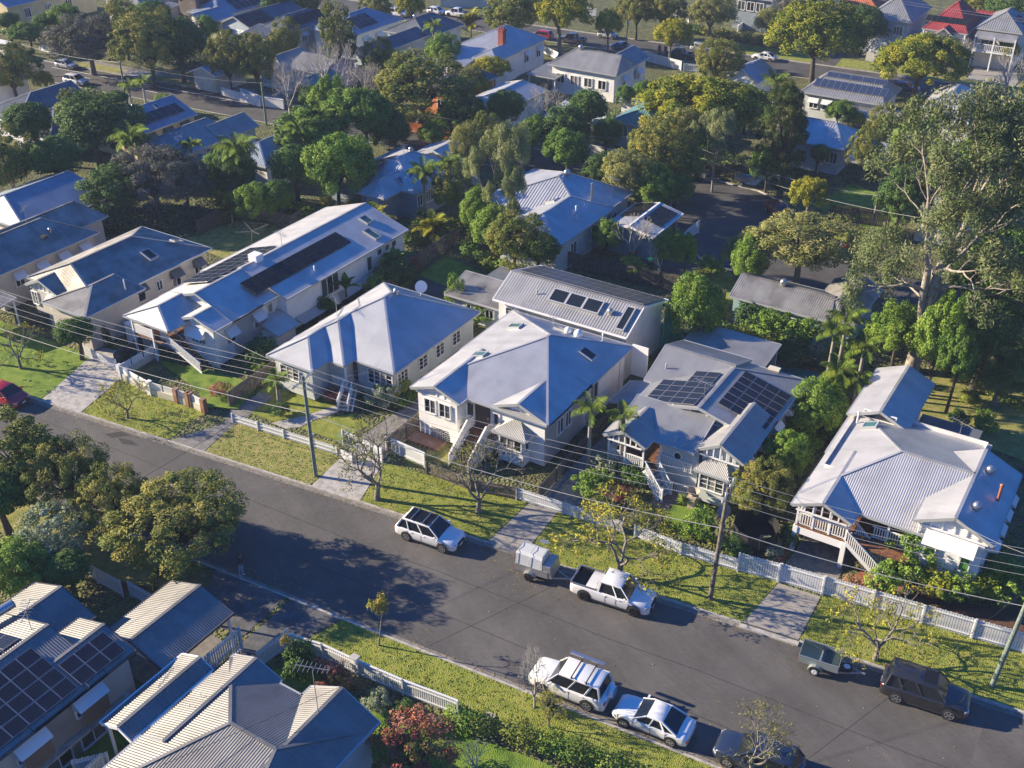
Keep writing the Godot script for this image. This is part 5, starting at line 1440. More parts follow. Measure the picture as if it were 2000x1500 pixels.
	# --- hipped house with three nested hips
	var r3 := [[-57.5, -47.0, 57.5, 69.7, 3.3, "w", 63.3, 64.3, -52.3, 6.05, 0.2], [-57.5, -51.1, 56.3, 66.0, 3.3, "w", 59.6, 62.5, -54.25, 4.98, 0.2], [-57.5, -52.7, 54.3, 64.0, 3.3, "w", 56.8, 60.5, -55.1, 4.55, 0.2]]
	h = house("timber_house", "grey-green weatherboard house with stepped pale hip roofs and a small front porch", "house", r3, "sage", "roof_cool", {"pitch": 0.15})
	window(h, P(-55.5, 1.5, 54.72), "f", 1.9, 1.1, 3, 2, "", true); window(h, P(-48.8, 1.4, 57.93), "f", 2.4, 1.2, 4, 2, "", true); door(h, P(-51.6, 1.0, 57.93), "f", 0.9, 2.0); window(h, P(-47.43, 1.5, 59.0), "r", 1.3, 1.1, 3, 2, "", true)
	for k in 3: window(h, P(-47.43, 1.5, 61.8 + k * 2.4), "r", 1.1, 1.1, 2, 2, "", true)
	slab(h, "porch", "concrete", -52.6, -50.9, 56.4, 57.9, 0.0, 1.0); posts(h, [[-51.2, 56.5]], 1.0, 3.3, 0.13); railing(h, P(-52.7, 1.0, 56.45), P(-51.2, 1.0, 56.45), 0.9, 0.14)
	stairs(h, P(-50.2, 0.0, 54.9), P(-51.0, 1.0, 56.6), 1.1, 6, "concrete"); railing(h, P(-49.9, 0, 54.9), P(-50.6, 1.0, 56.5), 0.85, 0.15); railing(h, P(-50.8, 0, 54.7), P(-51.3, 1.0, 56.3), 0.85, 0.15)
	roof_vent(h, r3[0], -52.0, 64.6, 0.22); antenna(h, P(-55.6, 4.0, 61.0), 2.0, 0.6)
	s = S(); var dc := P(-52.2, 4.9, 68.3); disc(s, dc, Vector3(.75, .3, .6), 0.55, 18); tube(s, [dc, dc - Vector3(.2, 1.2, .1)], [.03, .03], 5); part(s, "satellite_dish", M.trim, h)
	# --- long white house with black solar panels
	var r2 := [[-71.9, -63.2, 56.3, 64.0, 3.8, "w", 56.3, 64.0, -67.25, 5.4, 0.2], [-72.6, -62.1, 61.9, 79.6, 3.8, "w", 61.9, 79.6, -67.3, 5.45, 0.2], [-67.7, -63.2, 54.2, 60.0, 3.8, "w", 54.2, 59.5, -65.45, 4.6, 0.2], [-71.8, -66.4, 52.2, 57.4, 3.8, "w", 53.7, 56.3, -69.0, 4.85, 0, "none"]]
	h = house("timber_house", "long white house with a run of black solar panels above its side wall", "house", r2, "white", "roof_white", {"pitch": 0.15})
	gable_trim(h, -71.9, -63.2, 56.62, 3.8, 5.35); gable_trim(h, -67.7, -63.2, 54.5, 3.8, 4.6)
	panels(h, r2[1], -64.9, 66.6, 12, 2, 1.05, 0.95, "black"); panels(h, r2[1], -69.7, 62.9, 9, 3, 0.95, 1.2, "cells")
	slab(h, "roof_box", "trim", -67.9, -66.9, 63.5, 64.4, 4.9, 6.0)
	skylight(h, r2[1], -65.4, 77.2, 0.9, 1.1); skylight(h, r2[1], -63.6, 75.8, 0.8, 1.6); flue(h, r2[1], -63.2, 66.9, 0.4, 0.07, "trim"); antenna(h, P(-67.3, 5.4, 67.3), 1.4, 0.3)
	slab(h, "deck", "deck", -71.4, -67.9, 52.5, 56.6, 2.0, 2.14); slab(h, "wall", "paleblue", -71.2, -67.9, 54.6, 57, 0, 2.0)
	posts(h, [[-71.3, 52.55], [-68.9, 52.55], [-71.3, 55.5], [-68.0, 54.2]], 0, 3.75, 0.15); railing(h, P(-71.3, 2.14, 52.55), P(-68.9, 2.14, 52.55), 0.9, 0.09); railing(h, P(-71.3, 2.14, 52.6), P(-71.3, 2.14, 56.4), 0.9, 0.09)
	stairs(h, P(-64.0, 0.2, 53.6), P(-68.3, 2.1, 53.7), 1.2, 12, "deck"); railing(h, P(-64.0, 0.2, 52.95), P(-68.6, 2.14, 53.0), 0.95, 0.17)
	window(h, P(-65.5, 2.0, 54.48), "f", 1.6, 1.1, 4, 1, "trim", true); window(h, P(-63.62, 1.7, 56.3), "r", 0.95, 1.2, 2, 1, "awning", true); window(h, P(-63.62, 1.7, 59.6), "r", 0.95, 1.2, 2, 1, "awning", true); window(h, P(-63.62, 2.4, 62.0 - .8), "r", 0.6, 0.8, 1, 0, "", true); door(h, P(-67.0, 2.14, 56.6), "f", 0.9, 1.6, "timber")
	for q in [[68.0, 2.4, 1.8, 3], [73.8, 0.7, 1.4, 1], [75.4, 0.7, 0.6, 1], [76.6, 0.7, 0.6, 1], [77.7, 0.7, 0.6, 1]]: window(h, P(-62.53, 1.6 if q[2] > 1 else 2.6, q[0]), "r", q[1], q[2], q[3], 0, "", true)
	s = S(); hexa(s, [P(-62.5, 1.2, 63), P(-62.5, 1.2, 77), P(-61.5, 0.9, 77), P(-61.5, 0.9, 63)], [P(-62.5, 1.26, 63), P(-62.5, 1.26, 77), P(-61.5, 0.96, 77), P(-61.5, 0.96, 63)]); part(s, "lower_roof", M.roof_white, h)
	s = S(); tb = S(); roof(s, tb, [-63.4, -61.2, 59.4, 62.2, 1.5, "r", 0, 0, 0, 2.3], 0.15, 0.02); part(s, "porch_roof", M.roof_white, h); part(tb, "gutter", M.gutter, h); slab(h, "wall", "white", -63.3, -61.6, 59.6, 62, 0, 1.5); slab(h, "side_room", "white", -73.6, -71.4, 53.4, 60, 0, 2.0)
	s = S()
	for k in 22: box(s, P(-67.2 + k * 0.18, 0.65, 54.4), Vector3(0.1, 1.1, 0.05))
	part(s, "batten_screen", M.trim, h)
	# --- old cream house with a big weathered roof
	var r1 := [[-85.0, -75.4, 52.6, 66.0, 3.8, "w", 54.1, 61.0, -80.3, 5.75, 0.0], [-80.2, -74.6, 50.4, 57.0, 3.6, "w", 53.6, 56.0, -77.2, 4.7, 0.0], [-84.0, -79.6, 51.6, 57.5, 3.8, "w", 51.6, 57.0, -81.9, 4.75, 0.0]]
	h = house("timber_house", "old cream weatherboard house with a broad weathered iron roof and dark window hoods", "house", r1, "beige", "roof_old", {"pitch": 0.16, "cap": "roof_zinc"})
	window(h, P(-83.3, 1.9, 51.88), "f", 0.7, 1.2, 2, 2, "", true); window(h, P(-80.6, 1.9, 51.88), "f", 1.2, 1.2, 3, 1, "awning", true); gable_trim(h, -84, -79.6, 51.86, 3.8, 4.75)
	window(h, P(-75.83, 1.8, 57.4), "r", 0.9, 1.5, 1, 0, "awning_dark", true); window(h, P(-75.83, 2.0, 59.6), "r", 0.6, 0.9, 2, 0, "", true); window(h, P(-75.83, 1.6, 61.6), "r", 1.0, 1.4, 2, 1, "awning_dark", true); window(h, P(-75.83, 1.8, 64.4), "r", 0.9, 1.2, 2, 1, "awning_dark", true)
	skylight(h, r1[0], -77.6, 60.5, 0.9, 1.3, "glass"); flue(h, r1[1], -75.3, 55.5, 0.9, 0.05, "trim"); skylight(h, r1[0], -78.0, 64.2, 0.6, 1.1, "glass")
	# --- house cut by the left edge
	var r0 := [[-95.6, -87.5, 51.0, 62.8, 3.8, "w", 54.6, 59.5, -91.4, 5.6, 0.0], [-96, -90.0, 55.0, 66.0, 3.8, "w", 55.0, 64.0, -92.2, 5.6, 0.0]]
	h = house("timber_house", "beige weatherboard house with a blue-grey roof at the left edge beside the old cream house", "house", r0, "beige", "roof_old", {"pitch": 0.16})
	for k in 4: window(h, P(-87.93, 1.8, 53.6 + k * 2.5), "r", 0.9, 1.2, 2, 1, "awning", true)
	slab(h, "roof_vent_box", "dark", -89.3, -88.7, 57.6, 58.0, 4.75, 4.95); roof_vent(h, r0[0], -89.6, 59.0, 0.15); antenna(h, P(-91.4, 5.6, 58), 1.6, 0.9)
	house("timber_house", "low house with a dark blue roof at the left edge behind the beige house", "house", [[-106, -95.0, 60.0, 71.0, 3.2, "w", 62, 70, -100.5, 5.2]], "cream", "roof_blue", {"pitch": 0.155}); house("carport", "old iron-roofed lean-to in front of the beige house at the left edge", "carport", [[-90, -84.2, 46.5, 50.6, 2.4, "s", 0, 0, 0, 2.8, 0, "open"]], "timber", "roof_old", {"pitch": 0.16})
	# --- the three houses in the lower left corner
	var r7 := [[-48.7, -40.25, 8.0, 23.6, 4.3, "w", 8.0, 23.6, -44.5, 5.6, 0.0], [-44.8, -40.25, 19.0, 25.6, 4.3, "w", 19.0, 25.6, -42.55, 5.0, 0.0], [-50.2, -44.9, 19.0, 26.6, 3.6, "w", 19.0, 26.6, -47.5, 4.6, 0.0]]
	h = house("timber_house", "two-storey grey weatherboard house with a large grid of solar panels over blinds on its windows", "house", r7, "beige", "roof_worn", {"pitch": 0.15, "gut": "gutter_dark"})
	panels(h, r7[0], -42.25, 18.6, 7, 4, 0.95, 0.86, "cells"); panels(h, r7[1], -41.35, 23.7, 3, 2, 0.95, 0.86, "cells"); panels(h, r7[0], -46.2, 20.6, 3, 2, 1.0, 1.3, "cells")
	for q in [[15.6, 1.5], [18.8, 1.5], [22.4, 1.5]]:
		window(h, P(-40.68, 2.5, q[0]), "r", 1.6, 1.2, 2, 0, "awning", true)
		s = S(); quad(s, P(-39.98, 2.2, q[0] - .8), P(-39.98, 2.2, q[0] + .8), P(-39.98, 3.4, q[0] + .8), P(-39.98, 3.4, q[0] - .8)); part(s, "outdoor_blind", M.blind, h)
	for q in [17.4, 20.0, 22.2]: window(h, P(-40.68, 0.2, q), "r", 1.5, 1.1, 2, 0, "", true)
	slab(h, "ledge", "concrete", -40.75, -40.2, 15, 24.8, 1.5, 1.62)
	var tk := P(-48.4, 4.85, 22.6); s = S(); tube(s, [tk + Vector3(-.2, 0, 1.3), tk + Vector3(.3, .25, -1.3)], [.28, .28], 12); disc(s, tk + Vector3(-.2, 0, 1.3), Vector3(0, 0, 1), .28); disc(s, tk + Vector3(.3, .25, -1.3), Vector3(0, 0, -1), .28); part(s, "solar_water_tank", M.steel, h)
	panels(h, r7[2], -49.3, 22.6, 2, 1, 1.0, 1.2, "black"); antenna(h, P(-45.2, 5.3, 23.0), 1.5, 0.9); flue(h, r7[0], -41.6, 14.6, 0.4, 0.06, "trim")
	h = house("carport", "large open carport with a corrugated gable roof beside the shaded driveway", "carport", [[-44.2, -39.1, 26.2, 31.6, 2.8, "w", 26.2, 31.6, -41.6, 3.7, 0.0, "open"]], "white", "roof_worn", {"pitch": 0.15, "gut": "gutter_dark"})
	slab(h, "floor", "concrete_old", -43.8, -39.4, 26.5, 31.4, 0.0, 0.02); s = S(); poly(s, [P(-43.9, 2.75, 26.3), P(-39.4, 2.75, 26.3), P(-41.6, 3.6, 26.3)]); part(s, "gable_wall", M.white, h)
	var r9 := [[-35.9, -26.4, 17.0, 28.3, 3.7, "u", -31.7, -28.7, 24.2, 5.05, 0.0], [-35.9, -32.5, 22.0, 28.6, 3.7, "w", 22.0, 28.6, -34.2, 4.35, 0.0], [-30.8, -26.3, 20.0, 29.1, 3.7, "w", 20.0, 29.1, -28.6, 4.85, 0.0]]
	h = house("timber_house", "foreground house with a grey corrugated hip roof, tall antenna and a small hooded side window", "house", r9, "sage", "roof_worn", {"pitch": 0.15, "gut": "gutter"})
	antenna(h, P(-28.6, 4.85, 27.2), 3.2, -0.35); window(h, P(-26.72, 1.6, 25.5), "r", 1.0, 1.1, 2, 0, "trim", true)
	for q in [[26.0, -34.2], [25.2, -34.9], [24.4, -34.9]]: roof_vent(h, r9[1], q[1], q[0], 0.02)
	h = house("patio_cover", "narrow white gable-roofed patio cover between two grey-roofed houses", "patio cover", [[-38.6, -36.2, 21.6, 27.3, 3.4, "w", 21.6, 27.3, -37.15, 3.95, 0.0, "open"]], "white", "roof_worn", {"pitch": 0.15, "gut": "trim"})
	slab(h, "floor", "concrete_old", -38.2, -36.0, 21.5, 27, 0, 0.02); slab(h, "light_strip", "trim", -36.3, -36.0, 21.7, 27.3, 3.42, 3.5)
	flat([V(-40.6, 12), V(-38.8, 12), V(-38.8, 26), V(-40.6, 26)], 0.008, "lawn", "grass_lush")

func far_houses() -> void:
	var h: Node3D
	var fo := {"pitch": 0.32, "boards": 0.3}
	var mk := func(label: String, roofs: Array, wm: String, rm: String, o := {}) -> Node3D:
		var q: Dictionary = fo.duplicate()
		q.merge(o, true)
		return house("timber_house" if not o.has("nm") else o.nm, label, o.get("cat", "house"), roofs, wm, rm, q)
	# second row, this side of the middle street
	var r: Array = [[-78, -67.6, 88.5, 99, 3.3, "w", 92, 94.5, -72.8, 5.25], [-73.6, -69.6, 85.4, 92, 3.3, "w", 87.2, 91, -71.6, 4.45], [-75.5, -68, 97.5, 102.2, 3.3, "w", 97.5, 102.2, -71.8, 4.6], [-79.8, -74.8, 87, 91, 2.4, "u", -79.8, -74.8, 89.6, 3.2]]
	h = mk.call("grey house with six solar panels on a hip roof between tall palms", r, "greyblue", "roof_cool", {"win": [["r", -68.03, 89, 92, 1.5, 1.3, 1.2, 2, 3], ["f", 85.8, -73, -70, 1.5, 1.2, 1.2, 1, 2]]})
	panels(h, r[0], -75.0, 91.4, 3, 2, 1.05, 1.5); skylight(h, r[1], -70.4, 89.4, 0.8, 1.2); antenna(h, P(-71.6, 4.4, 88.4), 2.2, 0.4); antenna(h, P(-71.0, 4.6, 91), 2.6, 1.0); roof_vent(h, r[0], -72.8, 94.6, 0.22)
	r = [[-60.5, -47.9, 90.5, 101, 3.5, "w", 95.3, 96.6, -54.0, 5.9], [-55, -47.7, 84.3, 96, 3.5, "w", 87.6, 93, -51.3, 5.0]]
	h = mk.call("large house with a blue-grey hip roof and steel flue behind the tall white building", r, "sage", "roof_cool", {"win": [["r", -48.1, 86, 99, 1.2, 1.2, 1.3, 3, 2]]})
	flue(h, r[0], -49.9, 95.2, 1.6, 0.16, "steel"); flue(h, r[1], -49.6, 91.3, 0.5, 0.08, "trim"); antenna(h, on_roof(r[0], -48.8, 97.6)[0], 2.2, 0.3); roof_vent(h, r[0], -53.6, 96.4, 0.3); skylight(h, r[1], -53.0, 92.3, 0.9, 1.1, "glass_sky")
	r = [[-47, -41.6, 92.8, 100, 2.8, "w", 92.8, 100, -44.3, 3.4]]
	h = mk.call("pale double garage with solar panels on both roof slopes beside the turning circle", r, "greyblue", "roof_cool", {"nm": "garage", "cat": "garage", "gut": "trim", "cap": "trim"})
	panels(h, r[0], -42.9, 97.2, 4, 2, 1.0, 1.0, "black"); panels(h, r[0], -45.7, 97.6, 4, 2, 1.0, 1.0, "black"); door(h, P(-42.02, 0.1, 95), "r", 2.4, 2.2, "charcoal"); door(h, P(-42.02, 0.1, 98), "r", 2.4, 2.2, "charcoal")
	r = [[-30.2, -21.0, 84.9, 90.4, 2.8, "u", -30.2, -21.6, 87.6, 3.9], [-23.2, -18.9, 85.5, 93.4, 2.8, "w", 87.6, 93.4, -21.05, 3.95]]
	h = mk.call("long low house with teal walls and a stained corrugated roof behind the pool garden", r, "teal", "roof_old", {"pitch": 0.2, "win": [["f", 85.33, -27.5, -23.0, 1.2, 1.1, 0.8, 2, 2]]})
	roof_vent(h, r[0], -26.2, 87.5, 0.28); roof_vent(h, r[1], -20.4, 90.3, 0.28)
	mk.call("house with a grey hip roof seen between the palms at left", [[-105, -98, 83.5, 93, 3.2, "w", 87.5, 91.3, -101.6, 5.0], [-103, -97.9, 90, 96.4, 3.2, "w", 90, 96.4, -100.3, 4.5], [-98.6, -94.2, 82.6, 86.6, 2.4, "l", 0, 0, 0, 2.9, 0, "open"]], "paleblue", "roof_grey", {"win": [["r", -98.4, 87, 95, 1.4, 1.2, 1.2, 3, 2]]})
	mk.call("white house with a dark blue roof half hidden by the palms", [[-93.5, -87, 86, 93.5, 3.2, "w", 88.5, 93.5, -90.2, 4.9]], "white", "roof_blue")
	r = [[-116.3, -107.8, 85, 95.6, 3.2, "w", 88.8, 95.6, -112, 5.0]]
	h = mk.call("yellow-walled house with a row of six solar panels facing the street", r, "yellow", "roof_blue", {"win": [["r", -108.2, 86.5, 95, 1.4, 1.2, 1.1, 3, 2, "awning_dark"]]})
	panels(h, r[0], -109.7, 91.2, 6, 1, 1.1, 1.9, "cells"); skylight(h, r[0], -111.0, 91.9, 0.6, 0.8); roof_vent(h, r[0], -112, 89.2, 0.25)
	mk.call("house with a dark slate-coloured hip roof below the street palms", [[-125, -116.8, 80, 91.4, 3.2, "w", 84, 87.5, -120.6, 5.0]], "white", "roof_slate", {"cap": "roof_cool"})
	mk.call("house with a dark gable roof beside the white van at left", [[-132.5, -125.5, 82, 93, 3.2, "w", 86.5, 93, -128.5, 5.0]], "white", "roof_slate", {"cap": "roof_cool"}); mk.call("blue-roofed house behind the dark trees at the left edge", [[-150, -140, 84, 95, 3.2, "w", 88, 92, -145, 5.0]], "white", "roof_blue")
	# far side of the middle street
	r = [[-124.8, -119.6, 108.8 + 1.6, 117, 2.6, "w", 110.4, 117, -122.2, 3.6]]
	h = mk.call("garage with a cream door and a dark gable roof on the far kerb", r, "cream", "roof_blue", {"nm": "garage", "cat": "garage", "gut": "trim"})
	door(h, P(-122.2, 0.05, 110.68), "f", 3.8, 2.3, "cream")
	r = [[-117.3, -111.5, 114.8 + 1.6, 125, 3.0, "w", 118, 123.5, -114.9, 4.5], [-112.6, -106, 118, 126, 3.2, "u", -112.6, -106, 121.5, 4.6]]
	h = mk.call("white house with a ribbed grey roof behind a bare tree and white front wall", r, "white", "roof_grey", {"win": [["f", 116.82, -116.5, -112.3, 1.2, 1.1, 1.2, 2, 2]]})
	r = [[-108.2, -104.2, 114.0, 120, 2.6, "w", 114, 120, -106.2, 3.4]]
	h = mk.call("garage with a green gable roof and brick-red door behind bare trees", r, "white", "roof_green", {"nm": "garage", "cat": "garage"})
	door(h, P(-106.2, 0.05, 114.28), "f", 3.2, 2.3, "terracotta")
	r = [[-147, -139.6, 131.5, 146, 4.2, "w", 135, 143, -143.4, 6.0]]
	h = mk.call("white house with twelve solar panels behind the open blue-roofed verandah", r, "white", "roof_blue", {"win": [["r", -140.0, 134, 145, 2, 1.2, 1.2, 3, 2]]})
	panels(h, r[0], -141.4, 139.3, 5, 2, 1.2, 1.6, "cells")
	mk.call("open verandah with a blue gable roof on dark posts", [[-144.7, -138.5, 127.5, 134, 4.0, "w", 127.5, 134, -141.6, 5.2, 0, "open"]], "brown", "roof_blue", {"nm": "verandah", "cat": "verandah", "post": "gutter_dark"})
	r = [[-137.5, -130.8, 129.4, 143, 4.0, "w", 129.4, 143, -134.2, 5.4]]
	h = mk.call("house whose dark gable roof is covered in black solar panels", r, "paleblue", "roof_slate", {"win": [["f", 129.82, -134.8, -131.8, 1.8, 1.6, 1.3, 1, 3, "awning"]]})
	panels(h, r[0], -132.4, 132.6, 4, 3, 1.4, 1.0, "black")
	r = [[-129.6, -123.6, 129.9, 143, 4.0, "w", 133, 138.5, -126.2, 5.9], [-130.4, -125.6, 126.8, 131.2, 3.7, "s", 0, 0, 0, 4.4, 0, "open"]]
	h = mk.call("cream house with solar panels on a slate roof and a low front verandah", r, "cream", "roof_slate", {"win": [["f", 130.32, -125.9, -124.2, 1.6, 1.2, 1.6, 1, 3], ["r", -124, 133, 142, 1.8, 1, 1.3, 3, 2, "awning"]]})
	panels(h, r[0], -124.9, 136.4, 6, 1, 1.2, 1.8, "black"); panels(h, r[0], -127.8, 136, 5, 2, 1.1, 1.2, "cells")
	slab(h, "floor", "timber", -130.3, -125.7, 127, 131, 0.8, 1.0); railing(h, P(-130.2, 1.0, 127), P(-125.8, 1.0, 127), 0.9, 0.25)
	r = [[-122.5, -113.5, 134.5, 147.5, 4.0, "w", 139, 143.5, -118.1, 6.0]]
	h = mk.call("white house with blue hip roof and two banks of solar panels behind the bare trees", r, "white", "roof_blue", {"win": [["r", -113.9, 136, 146, 1.6, 1.2, 1.4, 3, 2, "awning"]]})
	panels(h, r[0], -115.7, 139.3, 4, 2, 1.2, 1.5); panels(h, r[0], -120.0, 141.5, 4, 1, 1.1, 2.0)
	r = [[-107.4, -102.6, 126.5, 139.5, 4.5, "w", 126.5, 139.5, -105.0, 5.5], [-111, -102.6, 138.8, 149, 4.2, "w", 141.5, 146, -106.8, 6.2], [-112, -107, 126.8, 131, 3.2, "s", 0, 0, 0, 3.6]]
	h = mk.call("house with a long near-black roof slope joined to an older finialled hip roof", r, "paleblue", "roof_slate", {"win": [["f", 126.8, -107, -103, 1.4, 1.8, 1.6, 1, 3], ["r", -103, 129, 138, 1.4, 1.6, 1.8, 2, 3]]})
	for w in [141.5, 146]: roof_vent(h, r[1], -106.8, w, 0.24)
	r = [[-96.8, -87.2, 137.5, 149.5, 4.0, "w", 142.5, 145, -92, 6.3], [-91, -86.9, 134.2, 141, 4.0, "w", 136.2, 140, -89, 5.0], [-96.5, -90.6, 131.6, 137.8, 3.4, "s", 0, 0, 0, 4.3]]
	h = mk.call("big white house with a pale blue hip roof and a red brick chimney", r, "white", "roof_cool", {"win": [["r", -87.6, 142, 149, 1.6, 1.1, 1.5, 2, 2, "awning"], ["f", 132.05, -96, -91, 1.2, 1.1, 1.3, 3, 2]]})
	var cq: Vector3 = on_roof(r[0], -89.4, 139.7)[0]
	var s := S(); box(s, cq + Vector3(0, 0.7, 0), Vector3(0.9, 2.4, 0.9)); box(s, cq + Vector3(0, 1.98, 0), Vector3(1.1, 0.2, 1.1))
	var ch := part(s, "chimney", M.chimney_brick, h)
	for k in 4:
		s = S(); tube(s, [cq + Vector3((k % 2) * .5 - .25, 2.08, (k / 2) * .5 - .25), cq + Vector3((k % 2) * .5 - .25, 2.4, (k / 2) * .5 - .25)], [.13, .1], 8); part(s, "chimney_pot", M.chimney_brick, ch)
	r = [[-79.8, -68.8, 137, 143.6, 4.0, "u", -77, -69.8, 140.3, 5.9], [-74, -69, 141, 148, 4.0, "w", 141, 148, -71.6, 5.4], [-82.4, -77.6, 135.4, 141.4, 2.6, "s", 0, 0, 0, 2.85, 0, "open"]]
	h = mk.call("white house with a ribbed grey roof and flat white carport beside the scalloped fence", r, "white", "roof_grey", {"win": [["f", 137.42, -79, -70, 1.6, 1.2, 1.2, 4, 2], ["r", -69.2, 138, 147, 1.6, 1.0, 1.3, 2, 2, "awning"]]})
	antenna(h, P(-72, 4.6, 138.6), 2.0, 0.2); roof_vent(h, r[0], -76.3, 140.3, 0.3)
	mk.call("low white roof behind the grey bare tree", [[-82, -75.2, 118.5, 129, 3.0, "w", 121, 128, -78.6, 4.1]], "white", "roof_white")
	r = [[-90, -84.1, 119.6, 130.5, 3.2, "w", 122.8, 127.2, -86.9, 5.0]]
	h = mk.call("orange-walled house with a dark tiled hip roof behind the grey-green tree", r, "orange", "roof_slate", {"pitch": 0.5, "win": [["f", 120.02, -88.5, -85, 0.9, 1.1, 1.2, 1, 2]]})
	mk.call("white house with a blue gable roof beyond the dome-shaped fig", [[-57.4, -51.9, 147.4, 154.5, 3.0, "w", 147.4, 154.5, -54.3, 4.5]], "white", "roof_blue")
	r = [[-45, -33.8, 145.2, 154, 3.5, "u", -42.5, -35.6, 149.6, 5.6], [-37.6, -31.3, 142.0, 146.2, 2.6, "s", 0, 0, 0, 2.8, 0, "open"]]
	h = mk.call("long grey house carrying two rows of blue solar panels along its roof", r, "sage", "roof_grey", {"win": [["f", 145.62, -44, -38.5, 1.5, 1.1, 1.2, 3, 2, "awning"]]})
	panels(h, r[0], -38.9, 147.2, 11, 1, 0.86, 1.6, "blue"); panels(h, r[0], -38.7, 148.9, 5, 1, 1.6, 0.95, "blue"); railing(h, P(-33.9, 0.6, 145), P(-31.5, 0.6, 145), 0.8, 0.3)
	r = [[-42, -33.0, 126.1, 133.8, 3.4, "u", -39.6, -35.4, 130, 5.2], [-32.4, -27.6, 124.8, 132, 2.7, "s", 0, 0, 0, 3.1, 0, "open"]]
	h = mk.call("blue-grey cottage with a pale hip roof and open carport beside the she-oak", r, "paleblue", "roof_cool", {"win": [["f", 126.52, -36.5, -33.6, 1.4, 1.3, 1.3, 2, 3], ["r", -33.4, 127, 130, 1.4, 1.1, 1.2, 2, 2]], "post": "gutter_dark"})
	mk.call("white house under the great eucalyptus", [[-29.5, -23.5, 147, 158, 3.5, "w", 151, 154, -26.5, 5.2], [-27, -22, 143, 150, 3.2, "w", 145, 150, -24.5, 4.6]], "white", "roof_white")
	mk.call("white house at the right edge beside a small white shed", [[-18.6, -11, 148.5, 157, 3.0, "w", 151, 155, -14.8, 4.6]], "white", "roof_cool"); mk.call("small white shed at the right edge", [[-17.4, -13.4, 143.6, 147.6, 2.7, "u", -17.4, -13.4, 145.6, 3.4]], "white", "roof_cool", {"nm": "garden_shed", "cat": "shed"})
	mk.call("red-doored shed half hidden under the great eucalyptus", [[-30.4, -26.2, 137.0, 141.5, 2.6, "s", 0, 0, 0, 2.9]], "terracotta", "roof_cool", {"nm": "garden_shed", "cat": "shed"}); mk.call("cream shed roof seen through the great eucalyptus", [[-21.0, -14.0, 112, 118, 2.6, "s", 0, 0, 0, 3.0]], "cream", "roof_white", {"nm": "garden_shed", "cat": "shed"})
	mk.call("teal-roofed cottage behind the grey-leaved gum by the shade sail", [[-61.5, -54.5, 121.5, 130, 3.2, "w", 124, 128, -58, 4.8]], "sage", "roof_green", {"win": [["f", 121.92, -61, -58.5, 1.4, 1.1, 1.2, 1, 2]]}); mk.call("small white-roofed shed between dark shrubs", [[-65.5, -61.8, 131.5, 135, 2.5, "u", -65.5, -61.8, 133, 3.2]], "white", "roof_white", {"nm": "garden_shed", "cat": "shed"})
	# beyond the top street
	r = [[-47.6, -40.4, 182.2, 195, 5.6, "w", 186.8, 191, -44, 8.4]]
	h = mk.call("tall pale blue house with a steep grey roof and white front stairs", r, "paleblue", "roof_grey", {"win": [["f", 182.62, -47, -45, 3.4, 1.4, 1.3, 1, 3], ["f", 182.62, -43.3, -41.3, 3.4, 1.4, 1.3, 1, 3]]})
	door(h, P(-44.3, 2.9, 182.6), "f", 1.0, 2.1, "paleblue"); stairs(h, P(-46.0, 0.2, 179.6), P(-44.6, 2.8, 181.9), 1.2, 9, "grey"); railing(h, P(-46.6, 0.2, 179.8), P(-45.2, 2.8, 182.1), 0.9, 0.3); railing(h, P(-45.4, 0.2, 179.3), P(-44.0, 2.8, 181.6), 0.9, 0.3); slab(h, "garage_opening", "dark", -43.4, -40.9, 182.5, 182.6, 0.0, 2.0)
	r = [[-38.4, -31.6, 181.4, 193, 5.2, "w", 187.5, 190, -35.1, 8.4], [-33, -28, 189, 197, 4.8, "u", -33, -28, 193, 6.4], [-36.3, -33.6, 180.4, 183.4, 4.9, "w", 180.4, 183.4, -34.95, 5.9, 2.0, "open"]]
	h = mk.call("house with a bright red hip roof, solar panels and a white front porch", r, "white", "roof_red", {"win": [["f", 181.82, -38, -36.3, 3, 1.2, 1.3, 1, 2], ["f", 181.82, -33.8, -32, 3, 1.2, 1.3, 1, 2]]})
	panels(h, r[0], -36.9, 183.6, 4, 1, 0.8, 1.3, "black"); panels(h, r[0], -33.5, 183.6, 4, 1, 0.8, 1.3, "black"); railing(h, P(-38.2, 2.2, 181.2), P(-31.8, 2.2, 181.2), 1.0, 0.3); slab(h, "floor", "trim", -38.2, -31.8, 181, 182, 2.0, 2.2); posts(h, [[-38.1, 181.2], [-35.9, 180.6], [-34, 180.6], [-31.9, 181.2]], 0, 5.0, 0.2)
	r = [[-31, -24.2, 183.5, 194, 5.8, "w", 187, 190, -27.6, 8.0]]
	h = mk.call("cream two-storey house with grey hip roof, curved balcony awnings and twin garage doors", r, "cream", "roof_grey", {"win": [["f", 183.92, -30.3, -25, 3.3, 1.7, 1.6, 2, 3]]})
	panels(h, r[0], -25.6, 188.6, 2, 1, 1.0, 1.8, "blue"); door(h, P(-29.2, 0.05, 183.9), "f", 2.3, 2.3, "cream"); door(h, P(-26.3, 0.05, 183.9), "f", 2.3, 2.3, "cream")
	slab(h, "balcony", "trim", -30.6, -24.6, 182.0, 183.9, 2.7, 2.9); railing(h, P(-30.6, 2.9, 182.05), P(-24.6, 2.9, 182.05), 1.0, 0.25); posts(h, [[-30.5, 182.1], [-27.7, 182.1], [-24.7, 182.1]], 0, 5.0, 0.18)
	s = S()
